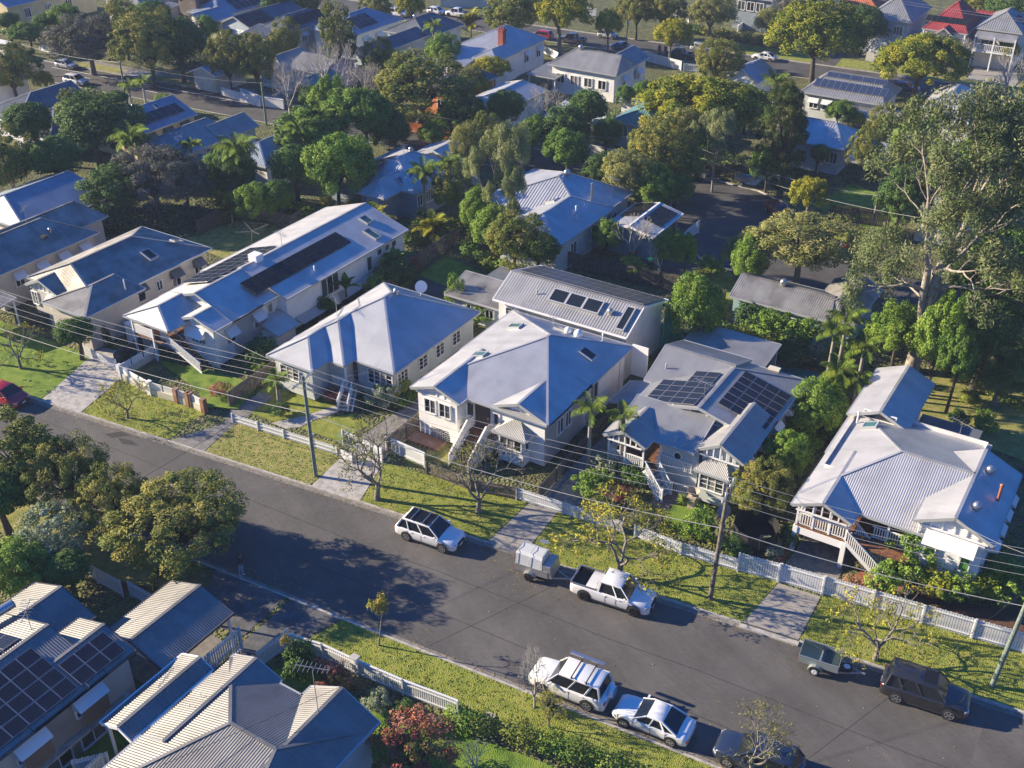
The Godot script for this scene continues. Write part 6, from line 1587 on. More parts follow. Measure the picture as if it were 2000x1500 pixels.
	for k in 6:
		var a0 := PI / 2 * k / 6; var a1 := PI / 2 * (k + 1) / 6
		quad(s, P(-30.6, 4.6 + sin(a0) * .9, 182.0 + (1 - cos(a0)) * 1.9), P(-24.6, 4.6 + sin(a0) * .9, 182.0 + (1 - cos(a0)) * 1.9), P(-24.6, 4.6 + sin(a1) * .9, 182.0 + (1 - cos(a1)) * 1.9), P(-30.6, 4.6 + sin(a1) * .9, 182.0 + (1 - cos(a1)) * 1.9))
	part(s, "balcony_awning", M.roof_grey, h)
	mk.call("raised white house with deck stairs behind the top-street trees", [[-63, -55.5, 185, 196, 5.4, "w", 189, 193, -59, 8]], "white", "roof_grey", {"win": [["f", 185.42, -62, -56, 3.2, 1.2, 1.4, 3, 2]]}); mk.call("raised grey house with a white deck above a dark driveway", [[-72, -64.5, 186, 196, 5.4, "w", 189, 193, -68.5, 8]], "greyblue", "roof_grey", {"win": [["f", 186.42, -71, -66, 3.2, 1.2, 1.4, 3, 2]]})
	mk.call("house with an orange tiled roof behind the big fig", [[-58, -48.8, 195.5, 206, 3.6, "w", 199, 203, -53.4, 6.4]], "white", "roof_tile"); mk.call("cottage with an orange tiled gable and white walls left of the power pole", [[-64, -58.6, 197, 206, 3.4, "w", 197, 206, -61.3, 5.6]], "white", "roof_tile")
	mk.call("pale yellow house with a blue roof and verandah in the upper left corner", [[-184, -175, 117.2, 136, 4.2, "w", 117.2, 136, -179.5, 6.2]], "yellow", "roof_blue", {"win": [["r", -175.4, 119, 132, 1.8, 1.2, 1.5, 3, 3]]})
	mk.call("white house with an arched verandah above the banana plants", [[-165, -155.5, 129, 142, 4.6, "w", 132, 140, -160, 6.6], [-157.5, -151, 128, 134, 3.8, "s", 0, 0, 0, 4.4]], "white", "roof_grey", {"win": [["f", 129.42, -164, -158, 2, 1.6, 1.2, 3, 2]]}); mk.call("bright white house beside the dark brown one", [[-155.5, -149.8, 137, 150, 4.6, "w", 140, 148, -152.6, 6.4]], "white", "roof_blue", {"win": [["r", -150.2, 139, 146, 2, 1, 1.2, 2, 2]]})
	mk.call("dark brown boarded house behind the tall cactus", [[-150, -145, 132, 142, 6.0, "w", 132, 142, -147.5, 7.2]], "brown", "roof_slate", {"gut": "gutter_dark"})

func street() -> void:
	# cars at the near kerbs
	var g1 := "cars parked along the near street"
	var a := rad_to_deg(atan(0.11)); var b := 180.0 + rad_to_deg(atan(0.08))
	var c := car("suv", -35.3, nk(-35.3) - 1.2, a - 1, "car_white", "white SUV with a black roof and dark wheels parked beneath the bare jacaranda", g1)
	var s := S()
	O = Vector3.ZERO
	box(s, Vector3(-0.65, 1.72, 0), Vector3(1.9, 0.02, 1.28)); part(s, "glass_roof", M.panel_black, c)
	s = S(); box(s, Vector3(-0.2, 1.8, 0), Vector3(0.06, 0.04, 1.45)); box(s, Vector3(-1.1, 1.8, 0), Vector3(0.06, 0.04, 1.45)); part(s, "roof_bar", M.steel, c)
	c = car("ute", -22.1, nk(-22.1) - 1.3, a, "car_white", "white dual-cab pickup with an empty black tray, hitched to the canvas-covered trailer", g1)
	trailer("canvas", -27.5, nk(-27.5) - 1.25, a, "grey box trailer with a canvas canopy and ladder racks behind the white pickup")
	c = car("prado", -20.6, sk(-20.6) + 1.25, b, "car_white", "white four-wheel drive with roof bars and a covered spare wheel on its tail", g1)
	s = S(); O = Vector3.ZERO
	tube(s, [Vector3(-2.38, 1.05, 0.15), Vector3(-2.62, 1.05, 0.15)], [0.4, 0.38], 18); disc(s, Vector3(-2.62, 1.05, 0.15), Vector3(-1, 0, 0), 0.38, 18); part(s, "spare_wheel_cover", M.car_white, c)
	s = S()
	for x in [-1.2, -0.3]: beam(s, Vector3(x, 1.98, -0.78), Vector3(x, 1.98, 0.78), 0.06, 0.05)
	for z in [-0.7, 0.7]:
		for x in [-1.2, -0.3]: box(s, Vector3(x, 1.9, z), Vector3(0.08, 0.14, 0.05))
	part(s, "roof_bar", M.plastic, c)
	s = S(); beam(s, Vector3(-1.6, 2.0, 0.98), Vector3(0.5, 2.0, 0.98), 0.2, 0.1); part(s, "rolled_awning", M.steel, c)
	car("coupe", -15.5, sk(-15.5) + 1.05, b - 1, "car_white", "low white coupe with a dark rear window between two four-wheel drives", g1)
	car("suv", -9.6, sk(-9.6) + 1.15, b, "car_navy", "navy SUV behind the bare yellow-leaved tree at the bottom edge", g1)
	c = car("prado", -3.3, nk(-3.3) - 1.35, a, "car_dark", "dark grey large four-wheel drive towing an open galvanised trailer", g1)
	s = S(); O = Vector3.ZERO; box(s, Vector3(0.1, 1.895, 0), Vector3(0.7, 0.02, 1.0)); part(s, "sunroof", M.panel_black, c)
	trailer("cage", -9.2, nk(-9.2) - 1.3, a, "open galvanised trailer with wire ramps and a spare wheel on its drawbar")
	car("hatch", -74.6, nk(-74.6) - 1.1, a, "car_red", "bright red hatchback cut off by the left edge of the picture", g1)
	# the streets behind
	var g2 := "cars parked in the streets behind"
	car("hatch", -35.3, 111.6, -38, "car_red", "small red hatchback at the edge of the turning circle", g2, -0.12)
	car("ute", -40.6, 120.3, 28, "car_white", "white work pickup backed onto the verge above the turning circle", g2, 0.0); trailer("tarp", -47.2, 116.9, 5, "small trailer under a dark green tarpaulin beside the grey pole")
	var bt := thing("boat", "grey dinghy on a trailer behind the white work pickup", "boat", P(-41.2, 0.3, 117.9)); O = Vector3.ZERO
	s = S(); hexa(s, [Vector3(-1.4, 0, -.5), Vector3(1.0, 0, -.5), Vector3(1.0, 0, .5), Vector3(-1.4, 0, .5)], [Vector3(-1.5, .6, -.8), Vector3(1.7, .75, -.2), Vector3(1.7, .75, .2), Vector3(-1.5, .6, .8)]); part(s, "hull", M.galv, bt); wheel_at(bt, Vector3(-.5, 0.0, .8), .28, 1); wheel_at(bt, Vector3(-.5, 0.0, -.8), .28, -1)
	car("wagon", -59.0, ms(-59) + 6.4, 4, "car_silver", "silver wagon parked by the white wall of the middle street", g2)
	car("wagon", -149.6, mn(-149.6) - 1.1, 4, "car_silver", "silver-white hatch parked alone on the left street", g2); car("suv", -141.4, ms(-141.4) + 1.2, 4, "car_white", "white van roof showing above the dark-roofed house", g2)
	var cv := thing("caravan", "white caravan at the left edge of the middle street", "caravan", P(-163.4, -0.12, mn(-163.4) - 1.3)); O = Vector3.ZERO
	s = S(); hexa(s, [Vector3(-2.6, .5, -1.1), Vector3(2.2, .5, -1.1), Vector3(2.2, .5, 1.1), Vector3(-2.6, .5, 1.1)], [Vector3(-2.5, 2.4, -1.05), Vector3(1.7, 2.4, -1.05), Vector3(1.7, 2.4, 1.05), Vector3(-2.5, 2.4, 1.05)]); part(s, "body", M.trim, cv)
	s = S(); obox(s, Vector3(1.97, 1.65, 0), Vector3(.12, -.3, 0), Vector3(.02, .01, 0), Vector3(0, 0, .8)); box(s, Vector3(-.6, 1.6, 1.1), Vector3(1.2, .5, .06)); part(s, "window", M.glass, cv); wheel_at(cv, Vector3(-.3, .33, 1.0), .33, 1); wheel_at(cv, Vector3(-.3, .33, -1.0), .33, -1)
	car("suv", -126, tn(-126) - 6, 3, "car_white", "white SUV beyond the blue-roofed house on the top street", g2); car("hatch", -121.2, tn(-121) - 1.2, 3, "car_white", "white car parked second from the left on the top street", g2); car("ute", -116.8, tn(-116.8) - 1.0, 183, "car_white", "white pickup before the pale boundary fence", g2)
	car("suv", -96.0, ts(-96) + 1.2, 183, "car_red", "dark red four-wheel drive behind the chimney house", g2); car("ute", -90.2, ts(-90) + 1.4, 183, "car_grey", "grey flat-tray pickup under the yellow street tree", g2); car("sedan", -81.2, ts(-81) + 1.6, 3, "car_blue", "deep blue sedan parked behind the grey ribbed roof", g2); car("ute", -71.2, ts(-71) + 1.5, 183, "car_dark", "black pickup with a pale load cover under the small street tree", g2)
	car("hatch", -66.4, ts(-66) + 1.5, 3, "car_dark", "dark hatchback behind the olive garden tree", g2); car("wagon", -69.8, tn(-69.8) - 1.3, 3, "car_silver", "silver wagon standing alone on the far side of the top street", g2); car("sedan", -59.3, tn(-59.3) - 1.4, 183, "car_white", "white sedan half behind the big fig on the top street", g2); car("hatch", -86.8, tn(-86.8) - 1.2, 3, "car_silver", "silver hatch beside the far street pole", g2)
	car("suv", -20.6, ts(-20.6) + 1.4, 3, "car_white", "white SUV at the right end of the top street", g2); car("hatch", -84.0, mn(-84) - 1.0, 4, "car_red", "red car among shrubs before the orange house", g2); car("wagon", -35.7, ts(-35.7) + 1.2, 3, "car_blue", "blue wagon beside the long solar-panelled house", g2)
	car("sedan", -60.8, ts(-60.8) + 1.2, 3, "car_navy", "navy sedan showing over the blue gable roof", g2)
	# people
	var sk_ := 0; var sh := 1; var tr := 2; var hr := 3; var so := 4
	var body := [[Vector3(0, 1.0, 0), .15, Vector3(0, 1.38, 0), .17, sh], [Vector3(0, 1.4, -.13), .08, Vector3(0, 1.4, .13), .08, sh], [Vector3(0, 1.4, 0), .06, Vector3(.02, 1.55, 0), .055, sk_], [Vector3(.03, 1.62, 0), .095, Vector3(.02, 1.7, 0), .1, sk_], [Vector3(-.02, 1.7, 0), .1, Vector3(0, 1.75, 0), .1, hr], [Vector3(.12, 1.62, 0), .02, Vector3(.14, 1.6, 0), .015, sk_], [Vector3(0, .98, -.09), .11, Vector3(.03, .52, -.1), .075, tr], [Vector3(.03, .52, -.1), .075, Vector3(0, .1, -.1), .05, tr], [Vector3(0, .98, .09), .11, Vector3(-.05, .52, .11), .075, tr], [Vector3(-.05, .52, .11), .075, Vector3(-.12, .1, .11), .05, tr], [Vector3(0, .05, -.1), .05, Vector3(.15, .04, -.1), .045, so], [Vector3(-.12, .05, .11), .05, Vector3(.04, .04, .12), .045, so]]
	var arms := [[Vector3(0, 1.38, -.2), .06, Vector3(.04, 1.1, -.25), .05, sh], [Vector3(.04, 1.1, -.25), .045, Vector3(.27, 1.2, -.1), .035, sk_], [Vector3(.27, 1.2, -.1), .03, Vector3(.33, 1.26, -.06), .028, sk_], [Vector3(0, 1.38, .2), .06, Vector3(.04, 1.1, .25), .05, sh], [Vector3(.04, 1.1, .25), .045, Vector3(.27, 1.2, .08), .035, sk_], [Vector3(.27, 1.2, .08), .03, Vector3(.33, 1.26, .04), .028, sk_]]
	var hang := [[Vector3(0, 1.38, -.2), .06, Vector3(-.02, 1.08, -.26), .05, sh], [Vector3(-.02, 1.08, -.26), .045, Vector3(.06, .8, -.27), .035, sk_], [Vector3(0, 1.38, .2), .06, Vector3(-.02, 1.08, .26), .05, sh], [Vector3(-.02, 1.08, .26), .045, Vector3(.06, .8, .27), .035, sk_]]
	person(-43.5, 36.35, 15, "person in a dark top and pale trousers standing at the kerb looking at a phone", body + arms, [C(.35, .2, .14), C(.018, .02, .03), C(.34, .36, .42), C(.02, .015, .012), C(.6, .6, .6)], -0.05, 0.016)
	O = P(-43.18, 1.2, 36.43); s = S(); box(s, O + Vector3(0, 0.02, 0), Vector3(.012, .15, .075)); single(s, "phone", M.panel_black, "dark phone held in both hands by the person at the kerb", "phone")
	person(-74.6, 163.6, -80, "person in dark clothes on the top street, left of two", body + hang, [C(.35, .2, .14), C(.02, .022, .035), C(.02, .02, .03), C(.02, .015, .012), C(.02, .02, .02)], -0.05, 0.035); person(-73.6, 163.7, -95, "person with a brown top on the top street, right of two", body + hang, [C(.4, .25, .18), C(.09, .05, .035), C(.03, .03, .04), C(.06, .035, .02), C(.02, .02, .02)], -0.05, 0.035)
	# poles and wires
	var ya := atan(0.11)
	var p1 := power_pole(-46.5, 47.11, 8.6, "weathered green power pole beside the pale concrete drive", Vector2(-0.1, 0.05), "pole_green", true, PI / 2 + ya)
	var p2 := power_pole(-16.85, 50.4, 8.9, "brown timber power pole on the grass above the white pickup", Vector2(0.25, 0), "timber", true, PI / 2 + ya)
	var p3 := power_pole(-0.22, 52.31, 9.3, "tall green power pole leaning at the right edge", Vector2(0.5, -0.2), "pole_green", true, PI / 2 + ya)
	var p0 := power_pole(-86, 43.0, 8.6, "power pole beyond the left edge", Vector2.ZERO, "pole_green", true, PI / 2 + ya)
	var p4 := power_pole(24, 54.5, 9.0, "power pole beyond the right edge", Vector2.ZERO, "pole_green", true, PI / 2 + ya)
	var names := ["nearest the road", "second from the road", "third from the road", "nearest the houses"]
	for k in 4:
		wire(p0[k], p1[k], 0.9, "power line %s from the left edge to the concrete-drive pole" % names[k]); wire(p1[k], p2[k], 0.75, "power line %s to the brown pole" % names[k]); wire(p2[k], p3[k], 0.4, "power line %s between the brown pole and the leaning pole" % names[k]); wire(p3[k], p4[k], 0.5, "power line %s running off the right edge" % names[k])
	var tel := func(p: Array) -> Vector3: return p[0] * 0.5 + p[3] * 0.5 - Vector3(0, 3.0, 0)
	wire(tel.call(p0), tel.call(p1), 0.8, "thick low cable from the left edge to the concrete-drive pole", 0.028); wire(tel.call(p1), tel.call(p2), 0.8, "thick low cable between the concrete-drive pole and the brown pole", 0.028); wire(tel.call(p2), tel.call(p3), 0.4, "thick low cable between the brown pole and the leaning pole", 0.028); wire(tel.call(p3), tel.call(p4), 0.5, "thick low cable running off the right edge", 0.028)
	wire(p1[1], P(-48.5, 3.2, 57.6), 0.3, "service line from the concrete-drive pole to the stepped hip house", 0.012); wire(p1[2], P(-65.3, 4.4, 54.2), 0.4, "service line from the concrete-drive pole to the long white house", 0.012); wire(p1[3], P(-41.6, 4.6, 55.6), 0.3, "service line from the concrete-drive pole to the large white house", 0.012); wire(p2[2], P(-20.6, 4.7, 59.8), 0.3, "service line from the brown pole to the bay window house", 0.012); wire(p3[2], P(-4.9, 5.8, 58.6), 0.2, "service line from the leaning pole to the white deck house", 0.012)
	wire(p2[0], P(-34, 5.0, 18), 0.6, "service line crossing the road to the foreground house", 0.014, "wire_dark"); wire(p1[0], P(-52, 6.0, 18), 0.5, "service line crossing the road to the lower left corner", 0.014, "wire_dark"); wire(p3[0], P(-14.0, 5.5, 18), 0.5, "service line crossing the road to the bottom edge", 0.014, "wire_dark")
	var q1 := power_pole(-125.83, 99.3, 6.4, "green pole beside the twin street palms", Vector2.ZERO, "pole_green", false); var q0 := power_pole(-152.17, 102.6, 4.6, "pole beside the silver hatch on the left street", Vector2.ZERO, "pole_green", false); var q2 := power_pole(-104.08, 103.9, 5.8, "green pole at the bend of the middle street", Vector2.ZERO, "pole_green", false); var q3 := power_pole(-47.96, 115.4, 4.6, "grey pole beside the green tarpaulin trailer", Vector2.ZERO, "bark_grey", false); var q4 := power_pole(-87.08, 177.19, 7.5, "tall thin pole on the far side of the top street", Vector2.ZERO, "pole_green", false, 0, 0.12)
	var q5 := power_pole(-50.5, 178.0, 10.0, "pole behind the crown of the big fig", Vector2.ZERO, "pole_green", true, PI / 2); var q6 := power_pole(-24.5, 110.2, 5.0, "pale pole at the edge of the great eucalyptus", Vector2.ZERO, "bark_grey", false); power_pole(-79.6, ts(-79) - .4, 5.5, "thin grey pole before the ribbed grey roof", Vector2.ZERO, "bark_grey", false, 0, 0.1)
	wire(q0[0], q1[0], 0.5, "wire between the two poles of the left street", 0.016); wire(q1[0], q2[0], 0.5, "wire from the palm pole to the pole at the bend", 0.016); wire(q2[0], q3[0], 1.2, "long wire from the pole at the bend to the grey pole", 0.016); wire(q3[0], q6[0], 0.8, "wire across the turning circle to the pale pole", 0.016); wire(q3[0] - Vector3(0, 1, 0), P(-19, 6, 104), 0.9, "lower wire across the turning circle", 0.016); wire(q5[0], q5[0] + Vector3(60, 0, 1), 0.8, "wire from the fig pole past the red roof", 0.016); wire(q5[2], q5[2] + Vector3(60, 0, 1), 0.8, "second wire from the fig pole past the red roof", 0.016); wire(q5[1], q5[1] + Vector3(-50, 0, -2), 0.8, "wire from the fig pole past the white decks", 0.016)
	# fences and walls
	fence([V(-56.7, 49.1), V(-46.8, 50.0), V(-45.2, 49.8)], 0.75, "low grey-white paling fence along the lawns beside the green pole", "fence_white", "picket_fence", 0.13, 0.1)
	fence([V(-47.4, 51.4), V(-43.4, 51.1)], 1.25, "white vertical-board gate panel beside the spiky agave", "fence_white", "timber_gate", 0.16, 0.12); fence([V(-44.1, 52.5), V(-40.4, 52.3)], 1.2, "white fence with a top rail before the large white house", "fence_white", "picket_fence", 0.12, 0.1, 0.0, true); fence([V(-39.8, 51.7), V(-35.9, 51.7), V(-32.6, 52.6)], 1.0, "brown-shadowed paling fence behind the bare jacarandas", "timber", "paling_fence", 0.13, 0.11)
	fence([V(-32.6, 52.6), V(-29.0, 52.9), V(-24.5, 53.2)], 1.0, "white picket fence beside the gravel drive", "fence_white", "picket_fence", 0.15, 0.128); fence([V(-23.6, 53.3), V(-20.2, 53.3), V(-16.4, 53.8)], 1.0, "white picket fence in front of the bay window house", "fence_white", "picket_fence", 0.15, 0.128)
	fence([V(-16.4, 53.8), V(-13.8, 54.2)], 1.5, "taller white picket fence before the deck house", "fence_white", "picket_fence", 0.15, 0.128); fence([V(-13.7, 54.25), V(-11.0, 54.55)], 1.5, "white picket gate across the gravel drive", "fence_white", "picket_gate", 0.15, 0.128); fence([V(-10.95, 54.6), V(-5, 55.3), V(0.8, 56.0), V(8, 56.9)], 1.5, "long white picket fence behind the yellow-leaved jacaranda", "fence_white", "picket_fence", 0.15, 0.128)
	fence([V(-43.7, 52), V(-43.95, 62)], 1.5, "timber paling fence under the white flowering creeper", "timber", "paling_fence", 0.14, 0.12); fence([V(-31.2, 53.2), V(-31.6, 64)], 1.2, "grey paling fence along the palm driveway", "timber", "paling_fence", 0.14, 0.12); fence([V(-58.5, 50.5), V(-59.2, 62), V(-60.2, 75)], 1.4, "weathered paling fence beside the long white house", "timber", "paling_fence", 0.14, 0.12)
	fence([V(-60.5, 76.5), V(-61, 86.8)], 1.7, "weathered paling fence below the golden palms", "timber", "paling_fence", 0.15, 0.13); fence([V(-48.2, 87.2), V(-36, 88), V(-31.5, 87.6)], 1.8, "tall dark paling fence behind the tall white building", "timber_dark", "paling_fence", 0.16, 0.14); fence([V(-31.5, 87.6), V(-31.2, 78)], 1.8, "dark paling fence beside the pool garden", "timber_dark", "paling_fence", 0.16, 0.14)
	fence([V(-85.2, 73.0), V(-85.4, 78.9)], 1.8, "dark timber fence on the left of the shaded back lawn", "timber_dark", "paling_fence", 0.18, 0.16); fence([V(-85.4, 78.9), V(-82.5, 79.8), V(-77.6, 79.3), V(-77.8, 81.2)], 1.8, "grey timber fence behind the shaded back lawn", "timber", "paling_fence", 0.18, 0.16); fence([V(-16, 87.2), V(-4, 87.4), V(14, 87.6)], 1.6, "slatted timber fence under the great eucalyptus", "timber", "paling_fence", 0.2, 0.1)
	fence([V(-29.9, 112.9), V(-27.7, 113.4), V(-23.7, 114.3)], 1.8, "dark paling fence behind the shaded corner lawn", "timber_dark", "paling_fence", 0.2, 0.17); fence([V(-44.6, 119.0), V(-41.4, 119.6)], 1.6, "dark fence between the gum and the white work pickup", "timber_dark", "paling_fence", 0.2, 0.17)
	fence([V(-40.4, 96.8), V(-40.7, 99.4), V(-40.6, 102.1)], 1.4, "white picket fence beside the double garage", "fence_white", "picket_fence", 0.2, 0.14)
	fence([V(-69.3, 28.6), V(-66, 30)], 1.2, "white fence hidden behind the left shrubs", "fence_white"); fence([V(-52.1, 31.1), V(-50.7, 30.9), V(-48.4, 30.9)], 1.3, "white picket gate with crossed braces beside the yucca", "fence_white", "picket_gate", 0.14, 0.09); fence([V(-48.0, 31.2), V(-45.0, 31.1)], 1.2, "white picket fence before the big carport", "fence_white", "picket_fence", 0.14, 0.09)
	fence([V(-38.7, 26.4), V(-38.7, 31.4)], 1.9, "tall white batten gate along the side of the carport", "fence_white", "batten_fence", 0.17, 0.11); fence([V(-36.9, 30.9), V(-36.6, 33.1)], 1.3, "short white picket return fence beside the clipped shrub", "fence_white", "picket_fence", 0.15, 0.128)
	fence([V(-36.5, 33.1), V(-34.2, 33.5), V(-31.6, 33.6)], 1.15, "white picket fence with a letterbox by the pink garden bed", "fence_white", "picket_fence", 0.14, 0.09, 0.0, true); fence([V(-31.6, 33.6), V(-28.5, 33.8), V(-25.0, 34.2)], 1.15, "white picket fence above the pebble garden bed", "fence_white", "picket_fence", 0.14, 0.09, 0.0, true)
	fence([V(-39.4, 20), V(-38.3, 21.3)], 1.6, "pale batten gate beside the patio cover", "fence_white", "batten_fence", 0.14, 0.11); fence([V(-38.4, 14), V(-38.4, 21)], 1.7, "pale batten fence below the patio cover", "fence_white", "batten_fence", 0.14, 0.11)
	fence([V(-70.7, 49.6), V(-75, 49.9)], 1.0, "white picket fence left of the concrete drive", "fence_white"); fence([V(-77.6, 54), V(-85, 50.4)], 1.2, "dark paling fence beside the left lean-to", "timber_dark", "paling_fence", 0.15, 0.13); wall_line([V(-71.2, 50.0), V(-72, 56), V(-72.2, 60)], 1.2, 0.15, "black boundary wall between the old cream house and the long white one", "charcoal")
	h_wall(); far_walls()
	# small garden things
	var o := thing("letterbox", "small pale letterbox on the picket fence by the pink bed", "letterbox", P(-31.7, 1.1, 33.5)); s = S(); box(s, P(-31.7, 1.3, 33.5), Vector3(.45, .35, .4)); part(s, "box", M.trim, o); s = S(); box(s, P(-31.7, 1.5, 33.5), Vector3(.5, .06, .46)); part(s, "lid", M.concrete, o)
	o = thing("letterbox", "grey letterbox on the low fence beside the green pole", "letterbox", P(-49.2, 0.8, 49.9)); s = S(); box(s, P(-49.2, 1.0, 49.9), Vector3(.35, .3, .3)); part(s, "box", M.gutter, o)
	var cl := func(u: float, w: float, label: String, tilt := 0.0) -> void:
		var t := thing("clothes_hoist", label, "clothes line", P(u, 0, w)); O = Vector3.ZERO
		var k := S(); tube(k, [Vector3.ZERO, Vector3(tilt, 2.0, 0)], [.035, .03], 6); part(k, "pole", M.galv, t)
		k = S()
		for i in 4:
			var d := Vector3(cos(i * PI / 2 + .4), 0, sin(i * PI / 2 + .4)); var e := Vector3(cos(i * PI / 2 + .4 + PI / 2), 0, sin(i * PI / 2 + .4 + PI / 2)); var top := Vector3(tilt, 1.85, 0)
			beam(k, top, top + d * 1.8 + Vector3(0, .3, 0), .035, .035)
			for f in [.4, .7, 1.0]: beam(k, top + d * 1.8 * f + Vector3(0, .3 * f, 0), top + e * 1.8 * f + Vector3(0, .3 * f, 0), .012, .012)
		part(k, "arms", M.galv, t)
	cl.call(-78.6, 74.2, "rotary clothes line on the shaded back lawn", 0.4); cl.call(-46.6, 82.4, "rotary clothes line behind the small dark shed")
	o = thing("trampoline", "dark netted trampoline behind the brown power pole", "trampoline", P(-16.4, 0, 56.6)); O = Vector3.ZERO
	s = S()
	for i in 12:
		var a0 := TAU * i / 12; var a1 := TAU * (i + 1) / 12; quad(s, Vector3(cos(a0), .5, sin(a0)) * Vector3(1.5, 1, 1.5), Vector3(cos(a1), .5, sin(a1)) * Vector3(1.5, 1, 1.5), Vector3(cos(a1), 2.0, sin(a1)) * Vector3(1.5, 1, 1.5), Vector3(cos(a0), 2.0, sin(a0)) * Vector3(1.5, 1, 1.5))
	disc(s, Vector3(0, .75, 0), Vector3.UP, 1.48, 12); part(s, "net", M.mesh_dark, o); s = S()
	for i in 6: tube(s, [Vector3(cos(i * TAU / 6) * 1.52, 0, sin(i * TAU / 6) * 1.52), Vector3(cos(i * TAU / 6) * 1.52, 2.1, sin(i * TAU / 6) * 1.52)], [.03, .03], 5)
	part(s, "frame", M.plastic, o)
	o = thing("garden_urn", "stone urn on a plinth beside the brick path", "urn", P(-21.7, 0, 58.4)); O = Vector3.ZERO; s = S(); box(s, Vector3(0, .45, 0), Vector3(.5, .9, .5)); box(s, Vector3(0, .95, 0), Vector3(.65, .1, .65)); part(s, "plinth", M.stone, o); s = S(); tube(s, [Vector3(0, 1.0, 0), Vector3(0, 1.1, 0), Vector3(0, 1.35, 0), Vector3(0, 1.45, 0)], [.15, .14, .42, .46], 12, false); part(s, "bowl", M.stone, o)
	o = thing("satellite_dish", "pale satellite dish on a post beside the brown pole", "satellite dish", P(-19.0, 0, 57.4)); O = Vector3.ZERO; s = S(); tube(s, [Vector3.ZERO, Vector3(0, 1.0, 0)], [.04, .04], 6); disc(s, Vector3(0, 1.4, 0), Vector3(.7, .3, .5), .55, 16); part(s, "dish", M.gutter, o)
	o = thing("pool_umbrella", "closed pale umbrella at the near end of the pool", "umbrella", P(-19.2, 0, 75.4)); O = Vector3.ZERO; s = S(); tube(s, [Vector3.ZERO, Vector3(0, 2.7, 0)], [.04, .03], 6); part(s, "pole", M.timber, o); s = S(); tube(s, [Vector3(0, 1.0, 0), Vector3(0, 1.2, 0), Vector3(0, 2.6, 0)], [.22, .26, .05], 8); part(s, "canopy", M.sail, o)
	bin(-41.1, 91.6, "bin_green", "dark wheelie bin with a green lid behind the dark fence"); bin(-43.3, 92.0, "bin_red", "wheelie bin with a red lid beside the garage garden"); bin(-20.9, 66.6 - 3, "bin_green", "green-lidded bin in the shaded side passage of the bay window house"); bin(-25.6, 101.9 + 3, "bin_red", "wheelie bin with an orange-red lid by the right-hand drive"); bin(-24.8, 104.8, "bin_yellow", "wheelie bin with a yellow lid by the right-hand drive"); bin(-113.5, mn(-113.5) + 1.2, "bin_green", "green-lidded bin on the kerb by the white front wall")
	O = P(-66.5, 3.4, 121.4); s = S(); poly(s, [P(-70, 3.0, 119), P(-66.5, 2.6, 119.8), P(-62.2, 3.2, 119.2), P(-63, 3.0, 123.4), P(-69, 4.2, 123)]); single(s, "shade_sail", M.sail, "white shade sail over the yard beside the long white fence", "shade sail")
	O = P(-23.5, 0, 35.1, ); s = S(); box(s, O + Vector3(0, 0.03, 0), Vector3(.6, .05, .45), 0.2); single(s, "service_pit_cover", M.concrete, "pale concrete pit lid set in the grass above the hedge", "pit lid")

func h_wall() -> void:
	# low white wall with blue panels round the raised lawn of the long white house
	var o := thing("front_wall", "low white wall with pale blue panels and brick piers round a raised lawn", "wall", P(-63.5, 0, 51))
	var pts := [V(-69.6, 53.0), V(-69.4, 49.0), V(-65.3, 48.5), V(-61.2, 49.0), V(-59.6, 48.9)]
	for i in pts.size() - 1:
		var s := S(); beam(s, P(pts[i].x, 0.3, pts[i].y), P(pts[i + 1].x, 0.3, pts[i + 1].y), 0.2, 0.6); part(s, "wall_base", M.cream, o)
		var n := int(pts[i].distance_to(pts[i + 1]) / 1.3)
		for k in n:
			var a: Vector2 = pts[i].lerp(pts[i + 1], (k + .06) / n); var b: Vector2 = pts[i].lerp(pts[i + 1], (k + .94) / n)
			s = S(); beam(s, P(a.x, .92, a.y), P(b.x, .92, b.y), 0.05, 0.62); part(s, "fence_panel", M.trim, o)
	for p in pts + [V(-62.6, 48.85), V(-61.4, 48.95)]:
		var s := S(); post_box(s, P(p.x, 0, p.y), 1.3, 0.4); part(s, "pier", M.brick if p.x > -63 else M.trim, o)
